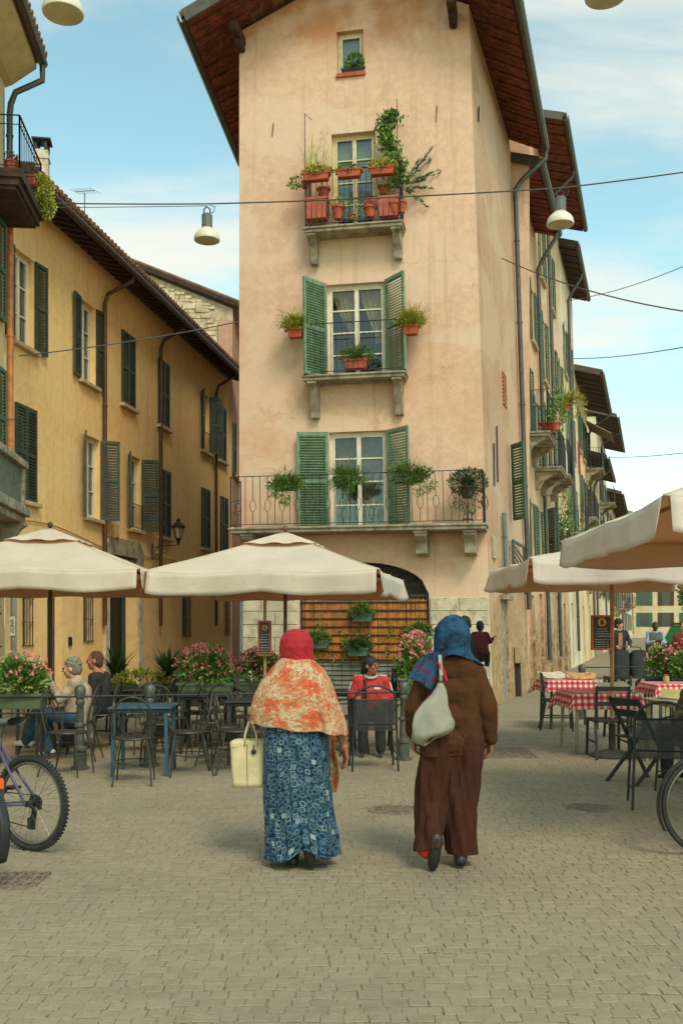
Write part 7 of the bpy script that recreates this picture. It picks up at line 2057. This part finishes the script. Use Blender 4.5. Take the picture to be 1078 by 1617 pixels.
def bluescarf():
    m, t = newmat('blue_plaid_scarf')
    p = t.pos('obj')
    o = t.mix(t.noise(p, 9, 4, .6, .35, .62), lin((22, 34, 54)), lin((38, 78, 110)))
    o = t.mix(t.math('MULTIPLY', t.noise(p, 26, 4, .6, .45, .7), .45), o, lin((62, 94, 116)))
    sp_ = t.n('ShaderNodeSeparateXYZ'); t.l(p, sp_.inputs[0])
    low = t.rng(sp_.outputs[2], 1.30, 1.42, 1, 0)
    st = t.noise(t.pos('obj', (1, 1, 3.2)), 13, 2, .5, .52, .60)
    o = t.mix(t.math('MULTIPLY', t.math('MULTIPLY', st, low), .8), o, lin((104, 34, 64)))
    t.col(o); t.b.inputs['Roughness'].default_value = .85; t.b.inputs['Specular IOR Level'].default_value = .2
    t.bump(t.noise(p, 40, 4, .6, .2, .8), .2, .005)
    return m
BSC = bluescarf()
HB = [(1.648, .012, .012, .012), (1.635, .05, .055, .008), (1.60, .088, .10, .005), (1.55, .112, .13, 0), (1.50, .118, .136, 0), (1.45, .116, .13, 0), (1.41, .118, .12, 0), (1.375, .135, .115, .0), (1.335, .19, .12, .0), (1.29, .235, .125, 0.0)]
def hijab2(u, v):
    a = PI * .5 + .60 + (2 * PI - 1.20) * v
    low = 1.315 + .0 * math.cos(a) + .075 * max(0, -math.sin(a)) ** 2
    z = 1.648 + (low - 1.648) * u
    hx, hy, ox = lerp_tab(HB, z)
    f = 1 + cloth_f(v, u, 3.0, .075)
    return Vector((.005 + ox + hx * f * math.cos(a), .0 + hy * f * math.sin(a), z))
b = MB(); b.grid(hijab2, 56, 120); b.build('headscarf', BSC, t2, smooth=True, local=True, solid=.008)
def tailb(u, v):       # end thrown over the shoulder, hanging on the arm side
    A0, A1, B0, B1 = Vector((-.215, .02, 1.345)), Vector((-.035, -.125, 1.415)), Vector((-.285, -.04, 1.235)), Vector((-.150, -.165, 1.16))
    p = A0.lerp(A1, v).lerp(B0.lerp(B1, v), u)
    bulge = .035 * math.sin(PI * v) * (1 - .4 * u) + .012 * math.sin(v * 15 + u * 2)
    return p + Vector((-.5 * bulge, -bulge, .02 * math.sin(PI * v)))
b = MB(); b.grid(tailb, 20, 16); b.build('scarf_end', BSC, t2, smooth=True, local=True, solid=.008)
b = MB(); b.grid(lambda u, v: (-.105 + .035 * v + .03 * u, -.176 - .012 * math.sin(v * 8 + u * 3), 1.345 - .10 * u - .03 * v), 8, 6); b.build('scarf_fold', mat('magenta_cloth', (196, 40, 66), .85, .12), t2, smooth=True, local=True, solid=.008)
# hobo bag on her shoulder
HOB = mat('pale_grey_leather', (150, 146, 126), .5, .1, 9, .15, 50)
th_ = thing('shoulder_bag', 'pale grey slouchy shoulder bag hanging on the brown cardigan', 'bag', (X2 - .165, Y2 - .185, .84), 0)
def hobo(u, v):
    a = 2 * PI * v; z = .37 * u
    w_ = lerp_tab([(1.0, .016), (.85, .042), (.65, .084), (.45, .116), (.28, .134), (.14, .128), (.05, .10), (0.0, .03)], u)[0]
    d_ = .055 * (1 - .6 * u) * (1 - (1 - min(1, u / .12)) ** 2 * .7)
    f = 1 + .05 * math.sin(5 * a + 7 * u) + .03 * math.sin(11 * a)
    return Vector((w_ * f * math.cos(a) + .07 * u + .012 * math.sin(u * 9), d_ * f * math.sin(a), z + .03 * math.cos(a + .6) * (1 - u)))
b = MB(); b.grid(hobo, 26, 40, True); b.build('bag_body', HOB, th_, smooth=True, local=True, solid=.004)
b = MB(); b.bar((.074, .0, .35), (.080, -.012, .42), .022, .006, (0, 1, 0)); b.bar((.080, -.012, .42), (.075, .035, .55), .022, .006, (0, 1, 0)); b.build('strap', HOB, th_, local=True)
MB().tube([(.078 + .014 * math.cos(q), -.012, .40 + .02 * math.sin(q)) for q in [2*PI*k/12 for k in range(12)]], .003, 5, True).build('ring', BLACK, th_, local=True)

# ---- the others
HAIR_RB = mat('hair_brown', (92, 54, 36), 0.7, 0.3, 40, 0.5, 120)
DKCL = mat('charcoal_cloth', (44, 42, 40), .9, .15, 12)
JEAN = mat('blue_jeans', (48, 74, 98), .9, .2, 12, .2, 80)
BEIGE = mat('beige_coat', (168, 148, 120), .9, .2, 8, .4, 40)
SNEAK = mat('white_sneaker', (206, 196, 174), .6, .1)
REDJ = mat('red_tracksuit', (184, 40, 36), .7, .12, 9)
MARO = mat('maroon_jumper', (86, 30, 34), .9, .15, 9)
GRV = mat('grey_vest', (84, 88, 82), .85, .15, 9)
LBLU = mat('light_blue_shirt', (140, 160, 168), .85, .1, 9)
CAMO = mat('camouflage_cloth', (112, 98, 68), .85, .2, 9, col2=(62, 60, 44), c2f=(.46, .54))
# seated in red, facing the viewer, looking aside
d4 = 12.45
mesh_chair('black mesh chair the red tracksuit person sits on', (X(585, d4), d4, 0), 0)
tr4, q4 = figure('seated person with dark ponytail in a red tracksuit top, looking aside', (X(585, d4), d4, 0), PI, sit_pose(.97, eL=(-.25, .0, .70), wL=(-.20, .2, .70), eR=(.25, .02, .70), wR=(.2, .22, .72)), (-.85, .5, .02), SKIN_M, REDJ, DKCL, HAIR_DK, BLKS, 'pony', .97, puff=1.05)
b = MB(); b.tube([(.075 * math.cos(a), .02 + .075 * math.sin(a), .965 - .03 * math.sin(a)) for a in [2*PI*k/20 for k in range(20)]], .018, 6, True); b.build('collar', mat('grey_collar', (168, 160, 148), .8), tr4, local=True, smooth=True)
for s_ in (-1, 1):
    b = MB(); b.tube([(s_ * .10, .0, .965), (s_ * .19, .0, .955), (s_ * .25, .0, .84), (s_ * .285, .02, .70)], .013, 6); b.build('sleeve_stripe', WHITE, tr4, local=True, smooth=True)
b = MB(); b.box((-.08, .172, .82), (.08, .012, .035)); b.build('chest_patch', WHITE, tr4, local=True)
# grey haired person in beige coat, side on
d5 = 11.75
arch_chair('wire bistro chair the beige coat person sits on', (X(124, d5), d5, 0), -PI / 2)
tr5, q5 = figure('grey haired person in beige coat and jeans, seated with one hand raised', (X(122, d5), d5, 0), PI / 2, sit_pose(.98, head=(0, .07, 1.10), eL=(-.22, .14, .74), wL=(-.10, .30, .96), kL=(-.10, .45, .58), aL=(-.02, .60, .22), tL=(0, .76, .20), kR=(.10, .42, .53), aR=(.08, .36, .10), tR=(.09, .52, .04)), (0, 1, -.08), SKIN_L, BEIGE, JEAN, HAIR_GR, SNEAK, 'grey', .98, puff=1.12, hd={'L': (.1, .1, 1)})
b = MB(); b.tube([q5(-.06, .09, .01), q5(-.035, .10, .015), q5(0, .105, .01), q5(.035, .10, .015), q5(.06, .09, .01), q5(.078, .0, .012)], .004, 5); b.build('glasses', BLACK, tr5, local=True)
b = MB(); b.grid(lambda u, v: (-.20 + .40 * v, -.13 - .02 * math.sin(v * 9), .62 - .40 * u), 8, 14); b.build('coat_tail', BEIGE, tr5, local=True, smooth=True, solid=.01)
d6 = 12.7
arch_chair('wire bistro chair the dark jacket person sits on', (X(160, d6), d6, 0), -PI / 2)
figure('auburn haired person in a dark jacket seated behind the beige coat', (X(156, d6), d6, 0), PI / 2 - .15, sit_pose(1.0, head=(0, .05, 1.14)), (-.15, 1, -.05), mat('ruddy_skin', (176, 112, 82), .55, .1), DKCL, DKCL, HAIR_RB, BLKS, 'short', 1.0)
# man and toddler behind the blue headscarf
d3 = 13.6
figure('dark haired man carrying a toddler, mostly hidden behind the blue headscarf', (X(734, d3), d3, 0), -.1, stand_pose(1.0, eR=(.22, .08, 1.14), wR=(.14, .30, 1.16)), (.1, 1, 0), SKIN_D, DKCL, DKCL, HAIR_DK, BLKS, 'short', 1.0)
k = .52
figure('toddler in a maroon jumper carried on the man arm, beside the blue headscarf', (X(755, d3) + .02, d3 - .02, 1.0), -.35, sit_pose(.5, head=(0, .04, 1.16), kL=(-.12, .34, .42), kR=(.12, .34, .42), aL=(-.12, .34, .10), aR=(.12, .34, .10), tL=(-.12, .46, .05), tR=(.12, .46, .05), eR=(.26, .08, .74), wR=(.30, .20, .82)), (.4, 1, 0), SKIN_D, MARO, DKCL, HAIR_DK, BLKS, 'short', .6, puff=1.25, vox=.009)
# woman behind the stroller
d7 = 25.3
tr7, q7 = figure('woman with short curly dark hair in a black jacket pushing the stroller', (X(984, d7), d7 + .45, 0), PI, stand_pose(1.02, eL=(-.26, .10, 1.16), wL=(-.16, .34, 1.05), eR=(.26, .10, 1.16), wR=(.16, .34, 1.05)), (-.75, .6, -.05), SKIN_L, DKCL, DKCL, HAIR_DK, BLKS, 'curly', 1.0)
b = MB(); b.grid(lambda u, v: (-.05 + .10 * v, .150 + .004 * math.sin(v * 3), 1.42 - .4 * u), 5, 4); b.build('blouse', mat('tan_blouse', (176, 112, 84), .8), tr7, local=True, solid=.01)
ts = thing('stroller', 'large black double stroller in the street behind the checked tables', 'stroller', (X(988, d7), d7 - .15, 0), 0)
NYL = mat('black_nylon', (38, 40, 38), .75, .2, 6)
def hood(cx):
    def fn(u, v):
        a = PI * v; e = PI * .5 * u
        return Vector((cx + .21 * math.cos(a) , -.28 + .34 * (1 - math.cos(e)) , .55 + (.16 + .26 * math.sin(e) ** .7) * math.sin(a) ** .6 * (.55 + .45 * u)))
    return fn
for cx in (-.215, .215):
    b = MB(); b.grid(lambda u, v: (cx + (.2 + .02 * math.sin(PI * u)) * math.copysign(abs(math.cos(2*PI*v)) ** .5, math.cos(2*PI*v)), -.05 + (.26 - .05 * u) * math.copysign(abs(math.sin(2*PI*v)) ** .6, math.sin(2*PI*v)), .28 + .62 * u - .1 * u * math.sin(2*PI*v)), 8, 28, True)
    b.add([(cx - .17, -.22, .9), (cx + .17, -.22, .96), (cx + .17, .15, .86), (cx - .17, .15, .86)], [(0, 1, 2, 3)])
    b.build('seat_pod', NYL, ts, local=True, smooth=True)
MB().tube([(-.40, .1, .75), (-.41, .3, 1.03), (-.34, .34, 1.06), (.34, .34, 1.06), (.41, .3, 1.03), (.40, .1, .75)], .016, 8).build('handlebar', IRON2, ts, local=True, smooth=True)
b = MB()
for sx in (-1, 1): b.bar((sx * .38, .3, .95), (sx * .36, -.42, .14), .03); b.bar((sx * .38, -.1, .5), (sx * .38, .35, .14), .03)
b.build('frame', IRON2, ts, local=True)
for sx, yy in ((-.38, -.42), (.38, -.42), (-.1, -.44), (.1, -.44), (-.38, .36), (.38, .36)):
    b = MB(); b.tube([(sx, yy + .10 * math.cos(a), .12 + .10 * math.sin(a)) for a in [2*PI*k_/18 for k_ in range(18)]], .022, 7, True); b.tube([(sx - .025, yy, .12), (sx + .025, yy, .12)], .04, 8); b.build('wheel', RUB_T, ts, local=True, smooth=True)
# man in a vest looking at his hands
d8 = 28.0
tr8, q8 = figure('man in grey vest and light blue shirt looking down at his hands', (X(1033, d8), d8, 0), PI, stand_pose(1.0, head=(0, .05, 1.58), eL=(-.25, .08, 1.12), wL=(-.08, .30, 1.16), eR=(.25, .08, 1.12), wR=(.08, .30, 1.16)), (0, 1, -.6), SKIN_D, LBLU, JEAN, HAIR_DK, BLKS, 'short', 1.0)
me = remesh([('c', (-.11, 0, 1.34), (-.12, 0, .95), .12, .14), ('c', (.11, 0, 1.34), (.12, 0, .95), .12, .14), ('c', (0, 0, 1.3), (0, 0, .95), .15, .16)], .012, 3); cut(me, [((0, 0, .84), (0, 0, -1)), ((0, 0, 1.43), (0, 0, 1))]); mlink('vest', me, GRV, tr8)
# seated at the photo edge
d9 = 9.6
figure('seated person in a camouflage jacket, cut by the photo edge', (X(1108, d9), d9, 0), .25, sit_pose(1.0), (0, 1, -.05), SKIN_L, CAMO, DKCL, HAIR_DK, BLKS, 'short', 1.0)
d10 = 20.5
figure('person in black cut by the photo edge beside the green bin', (X(1080, d10), d10, 0), 2.6, stand_pose(.98), (0, 1, 0), SKIN_L, mat('dark_red_top', (120, 44, 40), .85), DKCL, HAIR_DK, BLKS, 'short', .98)
# green recycling bin with a sloped lid
gx, gd = X(1070, 30), 30.0
tg = thing('recycling_bin', 'bright green street bin with sloping lid beyond the flower pots', 'bin', (gx, gd, 0), .2)
GRB = mat('bright_green_plastic', (30, 128, 70), .5, .12, 5)
b = MB(); pr = [(-.2, .12), (.3, .12), (.32, 1.2), (.24, 1.62), (.02, 1.62), (-.3, 1.1)]
b.prism([(x, -.45, z) for x, z in pr], [(x, .45, z) for x, z in pr]); b.build('body', GRB, tg, local=True, bevel=.03)
b = MB(); b.hexa([(.0, -.47, 1.63), (.27, -.47, 1.63), (.27, .47, 1.63), (.0, .47, 1.63), (.03, -.45, 1.7), (.24, -.45, 1.7), (.24, .45, 1.7), (.03, .45, 1.7)]); b.build('lid', IRON2, tg, local=True)
for sx, sy in ((-.14, -.35), (.22, -.35), (.22, .35), (-.14, .35)): MB().tube([(sx - .03, sy, .07), (sx + .03, sy, .07)], .07, 12).build('wheel', BLACK, tg, local=True)
